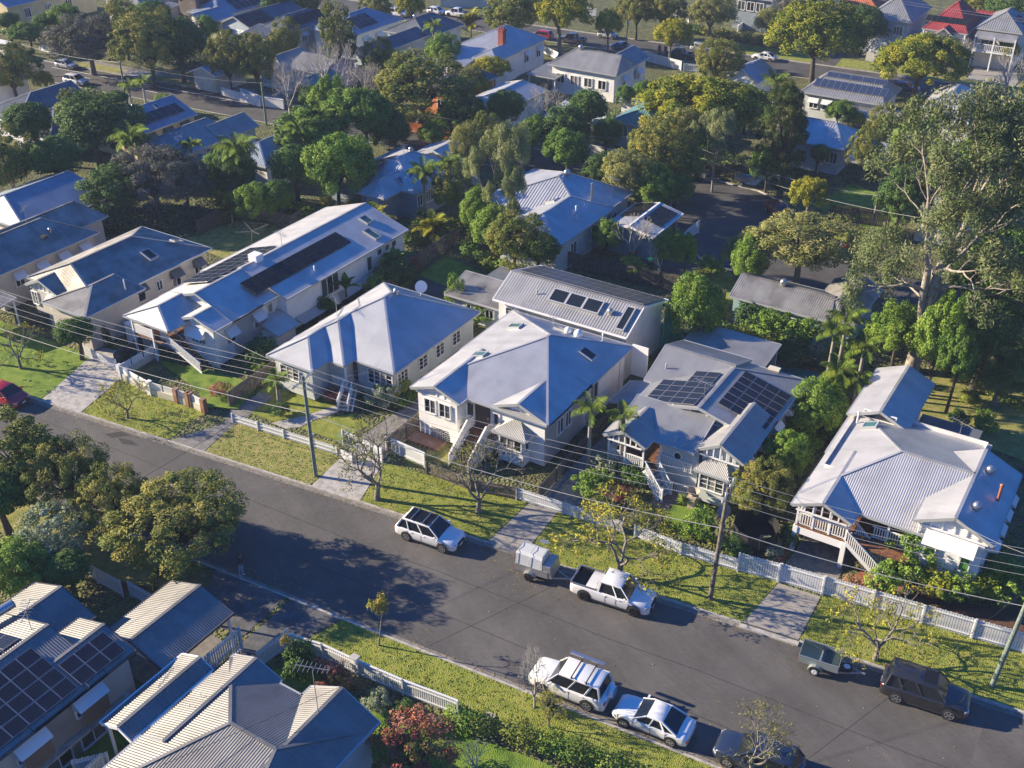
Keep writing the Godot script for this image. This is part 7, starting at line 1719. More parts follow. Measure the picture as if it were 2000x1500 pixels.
func far_walls() -> void:
	wall_line([V(-118.9, 110.0) + V(0, .6), V(-110.3, 109.0) + V(0, .4)], 1.1, 0.2, "white rendered wall beside the cream garage", "white"); wall_line([V(-115.7, 111.2), V(-110.4, 109.8), V(-106.8, 110.4)], 1.3, 0.2, "white front wall stepping down behind the street trees", "white"); wall_line([V(-100.3, 112.1), V(-95.0, 112.1)], 1.6, 0.25, "white wall with dark openings beside the round green tree", "white")
	wall_line([V(-63.5, 116.5), V(-59.5, 116.4), V(-55.9, 116.6)], 1.5, 0.12, "long white panel fence beside the silver wagon", "white"); wall_line([V(-89.2, 112.0), V(-84.0, 112.3), V(-80.0, 112.5)], 1.2, 0.25, "terracotta wall along the orange house", "orange"); wall_line([V(-45.4, 178.0), V(-42.7, 177.6), V(-43.2, 182.9)], 1.4, 0.25, "grey rendered wall before the tall pale blue house", "grey")
	wall_line([V(-69.5, 184.0), V(-70.2, 192.9)], 1.0, 0.2, "white sloping wall beside the dark driveway", "white"); wall_line([V(-81.5, 183.7), V(-77.7, 181.8)], 1.5, 0.15, "pale fence panel among the top-street trees", "white"); wall_line([V(-97.5, 180.3), V(-95.4, 180.7)], 1.3, 0.15, "short white fence behind the yellow street tree", "white"); wall_line([V(-123.4, 171.6), V(-114.9, 176.0)], 1.7, 0.15, "long pale fence beyond the white pickup", "sage")
	fence([V(-77.8, 159.8), V(-67.8, 157.2)], 1.4, "long white scalloped fence on the top street", "fence_white", "picket_fence", 0.25, 0.2, 0.0, true); fence([V(-67.4, 157.1), V(-65.0, 157.7)], 1.2, "short white fence beside the dug garden", "fence_white", "picket_fence", 0.25, 0.2); fence([V(-92.0, 155.2), V(-86.7, 152.1)], 1.2, "white fence linking the two ribbed-roof houses", "fence_white", "picket_fence", 0.25, 0.2); fence([V(-160.9, 112.0), V(-155.8, 111.5)], 1.2, "white fence beside the grey-brown tree", "fence_white", "picket_fence", 0.25, 0.2)
	for p in [[1240, 110], [1252, 113], [1278, 119], [1305, 126], [1332, 136]]: pass

func greenery() -> void:
	tree("olv", -47.4, 35.4, 5.6, 3.8, "large olive-leaved tree beside the road, right one of the pair above the driveway")
	tree("olv", -52.4, 34.3, 5.6, 2.2, "narrower olive-leaved tree behind the large one at the road")
	tree("olv", -57.0, 34.5, 6.0, 2.5, "leafy tree with a short trunk on the lower left verge")
	tree("olvb", -60.9, 33.9, 7.0, 2.9, "open-crowned tree at the left edge above the road")
	tree("drkb", -59.8, 31.0, 6.0, 2.9, "dark tree cut by the left edge beside the verge")
	tree("slv", -53.8, 30.0, 4.4, 2.8, "silver-grey leafed tree in the lower left garden")
	tree("jacb", -64.2, 45.1, 3.8, 2.5, "spreading small tree on the lawn beside the concrete drive")
	tree("sap", -32.1, 36.1, 4.4, 1.1, "slender leaning sapling with yellow leaves at the lower kerb")
	tree("bare", -21.7, 37.0, 4.6, 1.2, "leafless sapling in front of the white four-wheel drive")
	tree("jacb", -20.3, 36.2, 3.0, 1.1, "low yellow-leaved sapling beside the tail of the white four-wheel drive")
	tree("jacs", -9.6, 39.0, 5.0, 2.7, "bare pale-branched tree with yellow leaves over the navy car")
	tree("jac", -6.5, 50.8, 6.0, 3.5, "half-bare jacaranda with yellow sprays behind the dark four-wheel drive")
	tree("jacb", -22.7, 49.3, 6.2, 4.8, "wide yellow-leaved jacaranda above the white pickup")
	tree("jacs", -34.1, 49.9, 6.0, 3.8, "half-bare jacaranda with a twisted trunk in front of the white SUV")
	tree("jacs", -41.0, 47.3, 6.6, 4.2, "bare-branched jacaranda with a thick trunk beside the green pole")
	tree("jac", -77.8, 45.5, 5.0, 3.0, "thin olive jacaranda at the left edge above the red hatchback")
	tree("drkb", -74.7, 49.3, 4.6, 2.2, "dark garden tree in front of the old cream house")
	tree("con", -74.1, 51.8, 2.6, 0.4, "narrow upright conifer beside the black boundary wall")
	tree("rnd", -30.2, 77.8, 7.4, 2.0, "tall green tree beside the end of the tall white building")
	tree("olv", -17.2, 59.6, 4.4, 1.8, "yellow-green tree at the corner of the bay window house")
	tree("rnd", -17.5, 64.2, 4.4, 1.5, "green tree in the side garden of the bay window house")
	tree("rnd", -17.2, 70.9, 4.8, 1.9, "green tree along the fence between the bay window and deck houses")
	tree("rndb", -17.1, 73.9, 4.8, 1.2, "upright green tree between the pool and the pavilion roof")
	tree("rnd", -15.2, 85.3, 5.4, 2.0, "round green tree beside the trunk of the great eucalyptus")
	tree("rnd", -11.5, 81.7, 9.2, 1.6, "slender tree with a pale trunk right of the great eucalyptus")
	tree("rndb", -9.5, 80.2, 8.6, 1.4, "second slender pale-trunked tree right of the great eucalyptus")
	tree("drkb", -8.5, 84.6, 10.5, 3.5, "dark dense tree at the right edge behind the dry lawn")
	tree("drk", -7.9, 91.2, 11.5, 3.8, "very dark tree at the right edge below the eucalyptus branches")
	tree("olvb", -6.5, 83.5, 6.0, 2.4, "olive shrub-tree at the right edge above the dry lawn")
	tree("con", -10.4, 91.7, 12.5, 2.6, "dark feathery conifer at the right edge")
	tree("pale", -27.0, 94.3, 7.6, 4.8, "wide pale-leaved tree beside the turning circle")
	tree("rnd", -30.9, 91.3, 5.8, 1.6, "bright green tree at the left of the wide pale-leaved tree")
	tree("pale", -32.9, 93.6, 4.6, 1.5, "greyish shrub-tree on the corner of the turning circle")
	tree("yel", -31.5, 109.5, 6.2, 2.2, "small bright tree beside the red hatchback")
	tree("eucb", -54.9, 86.6, 15.0, 4.4, "tall grey-green gum in front of the blue-grey hip roof")
	tree("eucb", -53.9, 85.8, 11.0, 3.0, "lower gum beside the white slope of the blue-grey hip roof")
	tree("olvb", -51.7, 82.5, 6.4, 3.1, "olive garden tree behind the small shed")
	tree("drkb", -49.3, 83.7, 5.4, 2.5, "dark garden tree left of the frangipanis")
	tree("rnd", -55.8, 85.1, 5.2, 2.1, "green garden tree right of the golden palms")
	tree("rndb", -58.9, 105.7, 7.6, 2.6, "broad green tree before the white panel fence")
	tree("pale", -49.5, 102.5, 7.2, 2.9, "pale rounded tree behind the double garage")
	tree("olv", -48.5, 108.9, 8.8, 3.3, "yellow-green tree beside the grey pole")
	tree("drk", -54.4, 105.2, 5.0, 2.1, "dark bush-tree behind the ridge of the blue-grey roof")
	tree("rnd", -46.4, 102.6, 5.8, 2.1, "dark green tree behind the solar garage")
	tree("rndb", -44.6, 104.9, 5.4, 1.7, "small green tree at the corner of the turning circle")
	tree("barew", -48.6, 91.8, 4.0, 1.4, "bare frangipani nearest the blue-grey house")
	tree("barew", -43.4, 92.0, 5.6, 2.8, "wide bare frangipani before the solar garage")
	tree("barew", -39.7, 90.7, 4.4, 2.3, "bare frangipani beside the green-lidded bin")
	tree("rnd", -46.2, 91.8, 3.6, 1.4, "small leafy frangipani between the bare ones")
	tree("rnd", -39.4, 91.6, 4.4, 1.3, "small green tree left one of two on the back lawn")
	tree("rnd", -37.6, 92.0, 4.4, 1.1, "small green tree right one of two on the back lawn")
	tree("rndb", -86.0, 93.2, 9.0, 4.0, "tall lush tree behind the long white house")
	tree("drkb", -81.3, 84.6, 8.6, 3.5, "dense green tree left of the lush one behind the long white house")
	tree("rnd", -76.8, 86.2, 8.6, 3.3, "leafy bright tree behind the ridge of the long white house")
	tree("drkb", -79.3, 79.8, 6.2, 2.3, "dark tree behind the shaded back lawn fence")
	tree("rnd", -81.4, 78.3, 5.0, 1.9, "bushy green tree at the corner of the shaded back lawn")
	tree("rndb", -84.2, 100.2, 10.0, 4.2, "dense rounded green tree on the middle street")
	tree("drk", -80.9, 101.9, 6.2, 2.5, "dark tree right of the dense rounded street tree")
	tree("olvb", -85.2, 112.7, 9.8, 6.1, "broad grey-green tree before the orange house")
	tree("bare", -102.8, 107.3, 9.0, 3.6, "bare tree in front of the white wall on the middle street")
	tree("bare", -100.1, 112.6, 11.0, 5.4, "tall bare tree left of the green-roofed garage")
	tree("bare", -93.5, 111.0, 9.0, 4.1, "bare grey tree right of the green-roofed garage")
	tree("olvb", -108.3, 124.2, 11.0, 2.5, "sparse leafy crown above the tall bare tree")
	tree("olv", -117.2, 111.0, 8.6, 2.6, "street tree with a narrow olive crown, left of two")
	tree("olv", -113.5, 112.5, 8.6, 2.6, "street tree with a narrow olive crown, right of two")
	tree("olv", -130.1, 108.1, 10.5, 4.6, "tall olive tree over the left street")
	tree("drk", -128.1, 112.0, 9.0, 4.5, "dark tree behind the tall olive street tree")
	tree("drkb", -146.8, 124.2, 8.6, 4.2, "dark tree in front of the brown boarded house")
	tree("gry", -143.1, 107.8, 8.4, 5.2, "rounded grey-brown tree on the left street")
	tree("rndb", -160.8, 110.3, 5.4, 2.8, "round clipped shrub-tree before the yellow house")
	tree("drkb", -170.2, 113.4, 5.6, 2.6, "green tree at the left edge below the yellow house")
	tree("drkb", -164.4, 117.0, 5.6, 3.7, "dark tree beside the wall of the yellow house")
	tree("rnd", -161.8, 118.7, 6.0, 2.6, "bright green tree beside the white verandah house")
	tree("yel", -138.1, 95.7, 4.4, 1.2, "small yellow-green street tree on the left street")
	tree("olv", -139.6, 91.8, 8.0, 3.6, "olive tree at the left edge of the left street")
	tree("drkb", -117.5, 78.1, 9.0, 4.0, "dark tree at the left edge below the left street")
	tree("drk", -109.2, 80.7, 9.0, 4.9, "very dark tree before the house with the grey hip roof")
	tree("drkb", -104.8, 71.7, 9.0, 4.0, "large green tree behind the dark blue roof at left")
	tree("olvb", -108.3, 68.3, 8.4, 3.2, "olive tree at the left edge above the blue roof")
	tree("gry", -93.0, 74.9, 7.0, 4.5, "broad grey-green tree behind the old cream house")
	tree("drk", -94.1, 71.1, 6.4, 3.3, "dark tree behind the beige house at left")
	tree("gry", -90.5, 76.8, 6.2, 2.5, "grey tree at the corner of the shaded back lawn")
	tree("rnd", -118.6, 100.0, 2.8, 1.5, "rounded yellow-green bush behind the yellow-walled house")
	tree("drkb", -73.5, 115.3, 8.0, 3.3, "dark tree before the low white roof")
	tree("bare", -68.4, 118.2, 7.8, 4.3, "wide grey twiggy tree right of the low white roof")
	tree("drkb", -63.9, 119.8, 8.4, 3.4, "dark olive tree below the ribbed grey roof")
	tree("drk", -75.9, 111.9, 6.2, 2.3, "dark tree right of the orange house")
	tree("olvb", -72.3, 108.7, 5.6, 1.9, "pale green tree above the tall gum")
	tree("rnd", -79.7, 108.2, 3.4, 1.9, "shrubby tree before the orange house")
	tree("pale", -85.5, 125.6, 5.4, 2.0, "silvery tree against the orange wall")
	tree("yel", -86.6, 133.1, 5.2, 3.0, "yellow bamboo-like tree before the chimney house")
	tree("rndb", -64.7, 132.5, 5.0, 1.4, "small dark tree at the corner of the ribbed roof house")
	tree("rndb", -64.0, 135.7, 5.0, 1.5, "small bushy tree before the ribbed roof house")
	tree("rnd", -59.1, 131.2, 5.6, 1.9, "green tree left of the dome-shaped fig")
	tree("fig", -49.8, 125.0, 9.6, 7.1, "wide dome-shaped fig beside the blue gable roof")
	tree("eucb", -44.1, 114.0, 10.5, 3.8, "grey-leaved gum with a pale trunk above the turning circle")
	tree("pale", -49.9, 117.3, 7.8, 2.7, "grey-green gum left of the pale-trunked gum")
	tree("con", -36.9, 116.7, 14.5, 2.8, "tall dark she-oak with a bare lower trunk")
	tree("olv", -58.5, 148.6, 7.4, 3.1, "olive garden tree before the blue gable roof")
	tree("fig", -48.5, 161.3, 11.5, 6.6, "huge round fig on the top street")
	tree("fig", -33.3, 159.8, 9.6, 6.0, "second great dome-shaped fig on the top street")
	tree("yel", -88.2, 155.2, 10.0, 5.0, "tall yellow-green street tree behind the chimney house")
	tree("olvb", -96.2, 155.0, 9.6, 4.5, "dull green street tree behind the chimney house")
	tree("yel", -70.2, 158.1, 7.6, 3.3, "small spreading yellow-green tree beside the black pickup")
	tree("yel", -81.3, 158.6, 7.6, 2.3, "narrow yellow street tree behind the ribbed grey roof")
	tree("olv", -82.0, 170.0, 8.0, 2.9, "brownish tree beside the tall thin pole")
	tree("olv", -77.7, 171.7, 8.0, 3.1, "brownish tree before the pale fence panel")
	tree("pale", -69.8, 172.5, 8.0, 3.7, "pale brown-leaved tree above the silver wagon")
	tree("pale", -61.3, 175.9, 6.4, 2.2, "small pale tree at the dark driveway")
	tree("gry", -59.3, 184.1, 9.0, 3.1, "grey tree behind the huge round fig")
	tree("olvb", -121.0, 149.6, 6.6, 2.6, "dull tree behind the blue hip roof with solar panels")
	tree("yel", -114.8, 151.4, 8.0, 2.6, "yellow tree among the white cars of the top street")
	tree("olvb", -133.9, 146.9, 7.0, 3.0, "olive tree at the top edge left of the road")
	tree("drkb", -136.8, 142.5, 9.0, 3.5, "dark tree at the top edge")
	tree("yel", -25.4, 183.7, 4.8, 1.7, "bright yellow-green bush-tree beside the cream house")
	tree("bare", -30.9, 178.4, 6.0, 2.0, "small bare tree beside the cream house")
	tree("bare", -21.9, 164.8, 8.0, 4.2, "bare spreading tree at the right edge of the top street")
	tree("rndb", -38.2, 141.1, 5.2, 1.9, "round green tree before the long solar house")
	tree("yel", -36.3, 141.2, 3.4, 1.6, "yellow-brown shrub-tree beside the blue-grey cottage")
	tree("rnd", -46.5, 117.4, 5.6, 1.8, "dark green tree at the foot of the pale-trunked gum")
	tree("drk", -46.8, 180.1, 7.4, 3.7, "dark tree left of the tall pale blue house")
	tree("drkb", -17.5, 120.2, 11.0, 3.3, "dark tree right behind the great eucalyptus")
	tree("rnd", -17.8, 116.6, 10.0, 2.7, "bright green tree behind the great eucalyptus")
	tree("drkb", -12.6, 108.7, 11.0, 3.5, "dense dark tree at the right edge")
	tree("drk", -22.3, 111.3, 8.0, 2.6, "dark tree through the branches of the great eucalyptus")
	tree("olvb", -30.4, 126.2, 6.0, 1.8, "olive tree beside the open carport")
	tree("drkb", -35.5, 125.2, 4.6, 1.6, "dark shrub-tree before the blue-grey cottage")
	tree("drk", -27.5, 198.1, 10.0, 5.0, "dark tree in the upper right corner")
	tree("olvb", -33.3, 203.9, 9.0, 3.4, "dull tree behind the red-roofed house")
	tree("bushd", -34.4, 31.6, 2.8, 1.0, "clipped dark shrub at the bend of the white picket fence")
	tree("sap", -34.8, 31.7, 3.4, 0.6, "yellow sapling beside the clipped dark shrub")
	tree("bushr", -32.1, 32.1, 1.6, 1.0, "pink-leaved shrub in the bed beside the letterbox")
	tree("bushr", -24.7, 29.5, 3.8, 2.1, "large red-flowering shrub at the bottom edge")
	tree("barew", -21.8, 31.3, 2.8, 1.1, "bare grey shrub beside the red-flowering one")
	tree("bushd", -27.0, 32.2, 1.5, 0.7, "rounded shrub in the pebble bed")
	tree("bushs", -29.2, 32.2, 1.0, 0.7, "silvery shrub in the pebble bed")
	tree("rnd", -53.3, 27.2, 4.4, 2.2, "bright green shrubby tree in the lower left garden")
	tree("drkb", -50.8, 29.1, 4.2, 2.1, "spreading green tree behind the lower left roofs")
	tree("bushd", -49.7, 27.5, 2.8, 0.9, "dark shrub beside the lower left roof")
	tree("bush", -19.9, 55.4, 2.4, 0.9, "bright green shrub left of the brown pole")
	tree("bushd", -16.9, 54.8, 1.6, 0.9, "low green shrub beside the trampoline")
	tree("bushs", -15.3, 56.3, 1.2, 0.9, "grey-leaved shrub inside the taller picket fence")
	tree("bushd", -14.6, 58.0, 1.8, 0.8, "round shrub at the foot of the deck post")
	tree("bush", -6.6, 59.0, 3.4, 1.5, "tall green shrub before the deck house wall")
	tree("bush", -7.7, 56.5, 2.0, 1.0, "green shrub left of the tall shrub by the deck house")
	tree("bushy", -4.9, 58.0, 2.2, 1.3, "yellow-green shrub behind the long picket fence")
	tree("bush", -3.5, 58.5, 2.2, 1.1, "green shrub in the middle of the long picket fence")
	tree("bushy", -2.3, 59.4, 2.4, 1.2, "second yellow-green shrub behind the long picket fence")
	tree("bush", -1.1, 60.1, 2.8, 1.3, "green shrub beside the leaning pole")
	tree("bush", -28.3, 56.0, 1.8, 1.2, "green shrub at the foot of the driveway palms")
	tree("bushr", -26.4, 56.3, 1.2, 1.1, "magenta-flowered bougainvillea below the verandah")
	tree("bushd", -26.4, 58.5, 2.0, 1.3, "leafy shrub before the verandah railing")
	tree("bushs", -28.6, 58.6, 2.0, 1.0, "grey-green shrub beside the verandah")
	tree("bushy", -18.2, 60.1, 2.0, 0.7, "small yellow shrub behind the trampoline")
	tree("bushy", -48.0, 58.9, 2.0, 1.1, "yellow-green shrub over the paling fence by the stepped hip house")
	tree("bushs", -48.2, 57.1, 1.8, 1.1, "white-flowering creeper on the paling fence")
	tree("bush", -52.1, 73.3, 3.6, 0.8, "small reddish tree beside the low shed")
	tree("bush", -49.3, 72.5, 1.8, 1.2, "pale green shrub beside the large white house")
	tree("bushd", -49.5, 64.9, 1.4, 1.1, "low shrub in the gap between the stepped hip house and the large white one")
	tree("bushd", -49.7, 68.3, 1.6, 1.1, "fern-like shrub in the gap between two pale roofs")
	tree("bushd", -49.2, 62.3, 1.2, 0.9, "low shrub below the side windows of the stepped hip house")
	tree("bushr", -60.1, 51.2, 1.2, 0.9, "rust-leaved bromeliads beside the raised lawn")
	tree("bushr", -51.8, 55.7, 1.2, 1.0, "rust-leaved bromeliads below the small porch")
	tree("bushd", -61.0, 56.7, 2.6, 1.5, "leafy shrub at the corner of the long white house")
	tree("bushd", -54.3, 51.8, 1.0, 0.8, "agapanthus clump at the foot of the little palm")
	tree("bushd", -60.6, 75.1, 2.8, 1.7, "dark shrub beside the yellow-tipped bird-of-paradise")
	tree("bushr", -60.2, 77.9, 1.8, 0.9, "purple-flowered shrub beside the paling fence")
	tree("bushd", -28.1, 84.4, 2.8, 1.6, "hedge shrub below the teal-walled house, left one")
	tree("bush", -25.5, 83.8, 2.8, 1.5, "hedge shrub below the teal-walled house, middle one")
	tree("bush", -22.7, 83.4, 2.8, 1.5, "hedge shrub below the teal-walled house, right one")
	tree("bushd", -22.9, 80.6, 2.4, 1.5, "dark shrub at the far edge of the pool")
	tree("bushs", -20.6, 82.0, 2.4, 1.0, "silvery shrub at the far edge of the pool")
	tree("bushd", -29.2, 88.7, 2.0, 1.1, "grey-green succulent shrub behind the open patio roof")
	tree("bush", -35.5, 93.7, 1.6, 1.2, "low round shrub on the back lawn")
	tree("bush", -41.7, 88.6, 2.0, 1.2, "green shrub beside the dark fence")
	tree("bushd", -8.3, 78.4, 1.6, 0.8, "small grey shrub on the dry lawn")
	tree("bush", -6.5, 78.7, 1.8, 0.9, "leafy clump on the dry lawn")
	tree("bushy", -8.1, 82.6, 1.0, 0.8, "yellow groundcover clump on the dry lawn edge")
	tree("bush", -18.3, 70.2, 2.4, 1.2, "green shrub in the narrow side garden")
	tree("bushd", -16.1, 71.1, 2.0, 1.0, "dark shrub beside the deck house eave")
	tree("bush", -18.7, 81.4, 3.2, 1.0, "bush at the foot of the pool palms")
	tree("bush", -60.7, 72.1, 2.0, 1.0, "shrub along the long white house fence")
	tree("bushd", -61.7, 66.6, 2.0, 0.9, "shrub beneath the banana plant")
	tree("bushy", -63.6, 63.1, 2.0, 0.8, "yellowish shrub along the paling fence")
	tree("barew", -36.1, 56.0, 2.6, 1.7, "grey twiggy leafless shrub before the large white house")
	tree("rndb", -90.5, 82.0, 6.6, 2.1, "leafy tree between the stiff palm and the tall feathery palm")
	tree("drkb", -96.8, 80.5, 6.4, 2.3, "dark tree below the yellow-walled house")
	tree("rnd", -93.0, 104.0, 8.0, 2.2, "bright tree at the bend of the middle street")
	tree("rnd", -77.6, 90.1, 6.8, 2.1, "leafy tree at the left of the solar hip roof")
	tree("olvb", -64.0, 89.7, 6.6, 1.9, "olive tree right of the second drooping palm")
	tree("pale", -67.8, 98.8, 8.0, 2.0, "pale tree above the gum and right of the drooping palms")
	tree("rnd", -59.4, 87.7, 5.6, 1.7, "green tree behind the golden palms")
	tree("drkb", -58.9, 115.6, 6.6, 2.5, "dark tree above the long white panel fence")
	tree("drk", -62.6, 112.7, 7.0, 2.7, "dark tree below the wide grey twiggy tree")
	tree("rndb", -66.6, 110.8, 6.6, 2.1, "green tree behind the top of the tall gum")
	tree("olvb", -119.3, 125.5, 7.2, 2.3, "dull tree before the cream house with slate roof")
	tree("rnd", -138.9, 128.0, 5.0, 1.8, "green shrub-tree below the open verandah")
	tree("olv", -144.5, 115.9, 9.0, 2.7, "olive tree left of the tall olive street tree")
	tree("drkb", -120.2, 122.4, 6.0, 2.0, "dark tree behind the right street tree")
	tree("rndb", -99.6, 108.5, 5.4, 1.8, "green tree before the green-roofed garage")
	tree("olvb", -101.9, 126.4, 6.4, 2.4, "grey-green tree under the dark extension")
	tree("rnd", -96.7, 134.6, 6.2, 2.5, "green tree left of the big white chimney house")
	tree("yel", -84.0, 125.2, 4.8, 1.8, "yellow-green shrub-tree before the low front roof of the chimney house")
	tree("drkb", -79.2, 111.5, 6.6, 2.5, "dark tree at the foot of the broad grey-green tree")
	tree("olvb", -45.4, 109.6, 7.0, 1.9, "olive tree left of the green tarpaulin trailer")
	tree("rndb", -48.5, 134.7, 7.4, 2.3, "green tree at the right of the dome-shaped fig")
	tree("drkb", -45.3, 142.4, 6.0, 1.6, "dark tree before the long solar house")
	tree("olvb", -31.4, 137.0, 5.8, 1.7, "olive tree behind the open white patio roof")
	tree("rnd", -26.2, 131.0, 7.4, 2.4, "green tree left of the crown of the great eucalyptus")
	tree("drkb", -16.4, 129.8, 9.0, 2.5, "dark tree below the small white shed")
	tree("rnd", -38.7, 116.9, 5.2, 1.8, "green tree left of the she-oak")
	tree("drk", -87.0, 82.0, 6.4, 2.3, "dark tree behind the fence of the shaded back lawn")
	tree("olvb", -118.6, 85.5, 6.8, 2.6, "olive tree below the dark slate roof")
	palm("alex", -29.8, 58.0, 5.6, 1.7, "tall driveway palm nearer the large white house")
	palm("alex", -27.5, 58.6, 5.4, 1.5, "tall driveway palm nearer the verandah")
	palm("queen", -55.6, 53.2, 2.2, 1.2, "small palm with a skirt on the lawn of the stepped hip house")
	palm("alex", -18.4, 80.0, 6.0, 2.1, "pool palm at the back of the cluster")
	palm("alex", -18.8, 78.5, 5.4, 1.8, "pool palm on the left of the cluster")
	palm("alex", -16.2, 78.0, 5.0, 1.9, "pool palm on the right of the cluster")
	palm("alex", -16.9, 74.2, 4.6, 1.9, "pool palm leaning over the water")
	palm("alex", -15.5, 74.1, 4.2, 1.6, "pool palm nearest the pavilion roof")
	palm("queen", -67.0, 89.0, 5.8, 2.2, "drooping palm with a dead skirt beside the solar hip roof")
	palm("queen", -65.3, 91.2, 6.4, 1.8, "second drooping palm right of the solar hip roof")
	palm("queen", -101.5, 79.5, 6.0, 2.7, "feathery palm before the yellow-walled house")
	palm("queen", -86.4, 81.2, 7.0, 2.7, "tall feathery palm behind the shaded back lawn")
	palm("alex", -97.0, 84.2, 4.4, 1.8, "stiff palm before the grey hip roof")
	palm("alex", -119.5, 86.6, 5.0, 1.6, "palm above the dark slate roof")
	palm("alex", -114.3, 90.8, 7.0, 1.6, "left of the twin palms by the street pole")
	palm("alex", -114.2, 93.0, 7.0, 1.6, "right of the twin palms by the street pole")
	palm("queen", -86.6, 91.2, 6.4, 2.4, "palm on the left behind the long white house trees")
	palm("queen", -86.1, 94.8, 7.0, 2.2, "palm above the lush tree on the middle street")
	palm("alex", -102.0, 139.6, 6.0, 2.0, "palm beside the dark extension")
	palm("alex", -46.6, 139.3, 6.0, 2.4, "palm right of the dome-shaped fig")
	palm("gold", -62.8, 84.6, 2.2, 2.8, "broad golden palm clump above the paling fence")
	palm("gold", -68.7, 82.7, 2.4, 2.5, "golden-green palm clump behind the long white house")
	palm("gold", -84.8, 77.8, 2.0, 1.9, "palm clump at the corner of the shaded back lawn")
	palm("gold", -106.9, 136.0, 3.0, 2.5, "golden palm before the dark extension")
	palm("gold", -104.9, 154.4, 3.4, 3.4, "feathery palm clump behind the chimney house")
	palm("gold", -75.5, 83.1, 2.2, 1.7, "golden palm at the end of the shaded lawn fence")
	palm("gold", -73.5, 84.9, 2.0, 1.7, "green palm clump at the rear corner of the long white house")
	palm("strelitzia", -61.0, 75.7, 1.6, 2.1, "giant bird-of-paradise beside the paling fence")
	palm("banana", -61.6, 69.1, 1.8, 1.6, "banana plant beside the long white house")
	palm("banana", -156.7, 125.0, 3.2, 3.1, "banana clump below the white verandah house")
	palm("banana", -65.9, 86.7, 1.6, 1.2, "banana leaves beside the golden palm clump")
	palm("cycad", -60.0, 55.5, 0.6, 1.5, "fern clump at the front corner of the long white house")
	palm("cycad", -62.3, 66.5, 0.6, 1.1, "fern beside the fence of the stepped hip house")
	palm("cycad", -59.3, 75.9, 0.6, 1.3, "fern under the bird-of-paradise")
	palm("cycad", -50.5, 69.0, 0.5, 0.9, "fern in the gap behind the stepped hip house")
	palm("cycad", -24.1, 84.9, 0.8, 1.4, "fern clump above the pool")
	palm("cycad", -23.7, 91.1, 0.7, 1.1, "fern clump beside the teal-walled house")
	palm("cycad", -8.6, 83.2, 0.5, 0.7, "cycad on the dry lawn edge")
	palm("cycad", -18.0, 55.4, 0.5, 0.8, "fern clump beside the trampoline")
	palm("cycad", -57.4, 87.6, 1.2, 1.4, "fern clump in the back garden behind the shed")
	palm("cycad", -62.7, 89.5, 1.0, 1.3, "fern clump right of the golden palms")
	palm("cycad", -54.7, 58.2, 0.4, 0.9, "grey-leaved clump below the small porch")
	# the great eucalyptus on the right
	tree("euc", -13.6, 85.4, 25.0, 8.8, "great eucalyptus with a thick pale trunk and open grey-green crown", "", 0.5)
	# hedges and beds
	hedge([V(-25.4, 33.6), V(-22.0, 34.2), V(-17.0, 35.2), V(-9.0, 35.6)], 1.7, 1.3, 420, 0.17, [OLV[0], RND[0], RND[1], OLV[2]], "hedge", "long rough hedge along the bottom of the lower verge", "hedge", 1)
	hedge([V(-70.3, 62.5), V(-72.2, 70), V(-73.4, 78)], 0.9, 2.2, 260, 0.4, [YEL[0], YEL[2], PAL[1]], "hedge", "row of upright lime-green plants behind the long white house", "hedge", 2)
	hedge([V(-46.8, 57.5), V(-46.9, 68)], 1.2, 0.9, 160, 0.25, [DRK[2], RND[0], PAL[0]], "garden_bed", "leafy side garden between the stepped hip house and the large white house", "garden bed", 3)
	hedge([V(-18.3, 60.5), V(-17.2, 68), V(-16.6, 74)], 1.6, 1.1, 220, 0.24, [DRK[2], RND[0], RND[1]], "garden_bed", "leafy side garden between the bay window house and the deck house", "garden bed", 4)
	hedge([V(-31.5, 81), V(-26, 83), V(-20, 83.4)], 2.2, 2.0, 300, 0.28, [DRK[1], DRK[2], RND[0], OLV[0]], "hedge", "thick mixed hedge between the pool and the teal-walled house", "hedge", 5)
	hedge([V(-35.8, 32.4), V(-33.8, 32.9), V(-31.8, 32.9)], 0.8, 0.6, 160, 0.14, [RED[1], GRY[1], DRK[2]], "garden_bed", "pink and grey garden bed inside the white picket fence", "garden bed", 6)
	hedge([V(-30.4, 32.7), V(-26.6, 33.2)], 0.7, 0.4, 110, 0.14, [SLV[0], OLV[0], GRY[1]], "garden_bed", "sparse silvery plants in the pebble bed", "garden bed", 7)
	hedge([V(-24, 55.2), V(-20, 55.6), V(-17, 55.2)], 1.0, 0.6, 150, 0.16, [RND[1], OLV[0], YEL[2]], "garden_bed", "low flower bed inside the fence of the bay window house", "garden bed", 8)
	hedge([V(-10.2, 56.4), V(-7.2, 56.8)], 0.8, 0.7, 140, 0.16, [SLV[2], RND[0], RED[1]], "garden_bed", "flowering bed at the foot of the deck stairs", "garden bed", 9)
	hedge([V(-11.5, 87), V(-4, 84), V(3, 82)], 1.6, 0.6, 160, 0.2, [YEL[0], RND[1], OLV[0]], "garden_bed", "yellow-leaved garden bed along the back of the dry lawn", "garden bed", 10)
	hedge([V(-60, 88.5), V(-66, 88), V(-64, 82)], 2.4, 1.8, 260, 0.32, [DRK[1], DRK[2], GLD[1]], "garden_bed", "dense back garden planting below the solar hip roof", "garden bed", 11)
	hedge([V(-58, 84), V(-53.5, 82.5), V(-48, 83)], 2.0, 1.6, 260, 0.3, [DRK[1], RND[0], OLV[0]], "garden_bed", "dense planting behind the small dark shed", "garden bed", 12)
	hedge([V(-90, 80), V(-80, 82.5), V(-74, 82)], 3.0, 2.2, 300, 0.38, [DRK[1], DRK[2], RND[0], GLD[1]], "garden_bed", "jungly planting behind the shaded back lawn", "garden bed", 13)
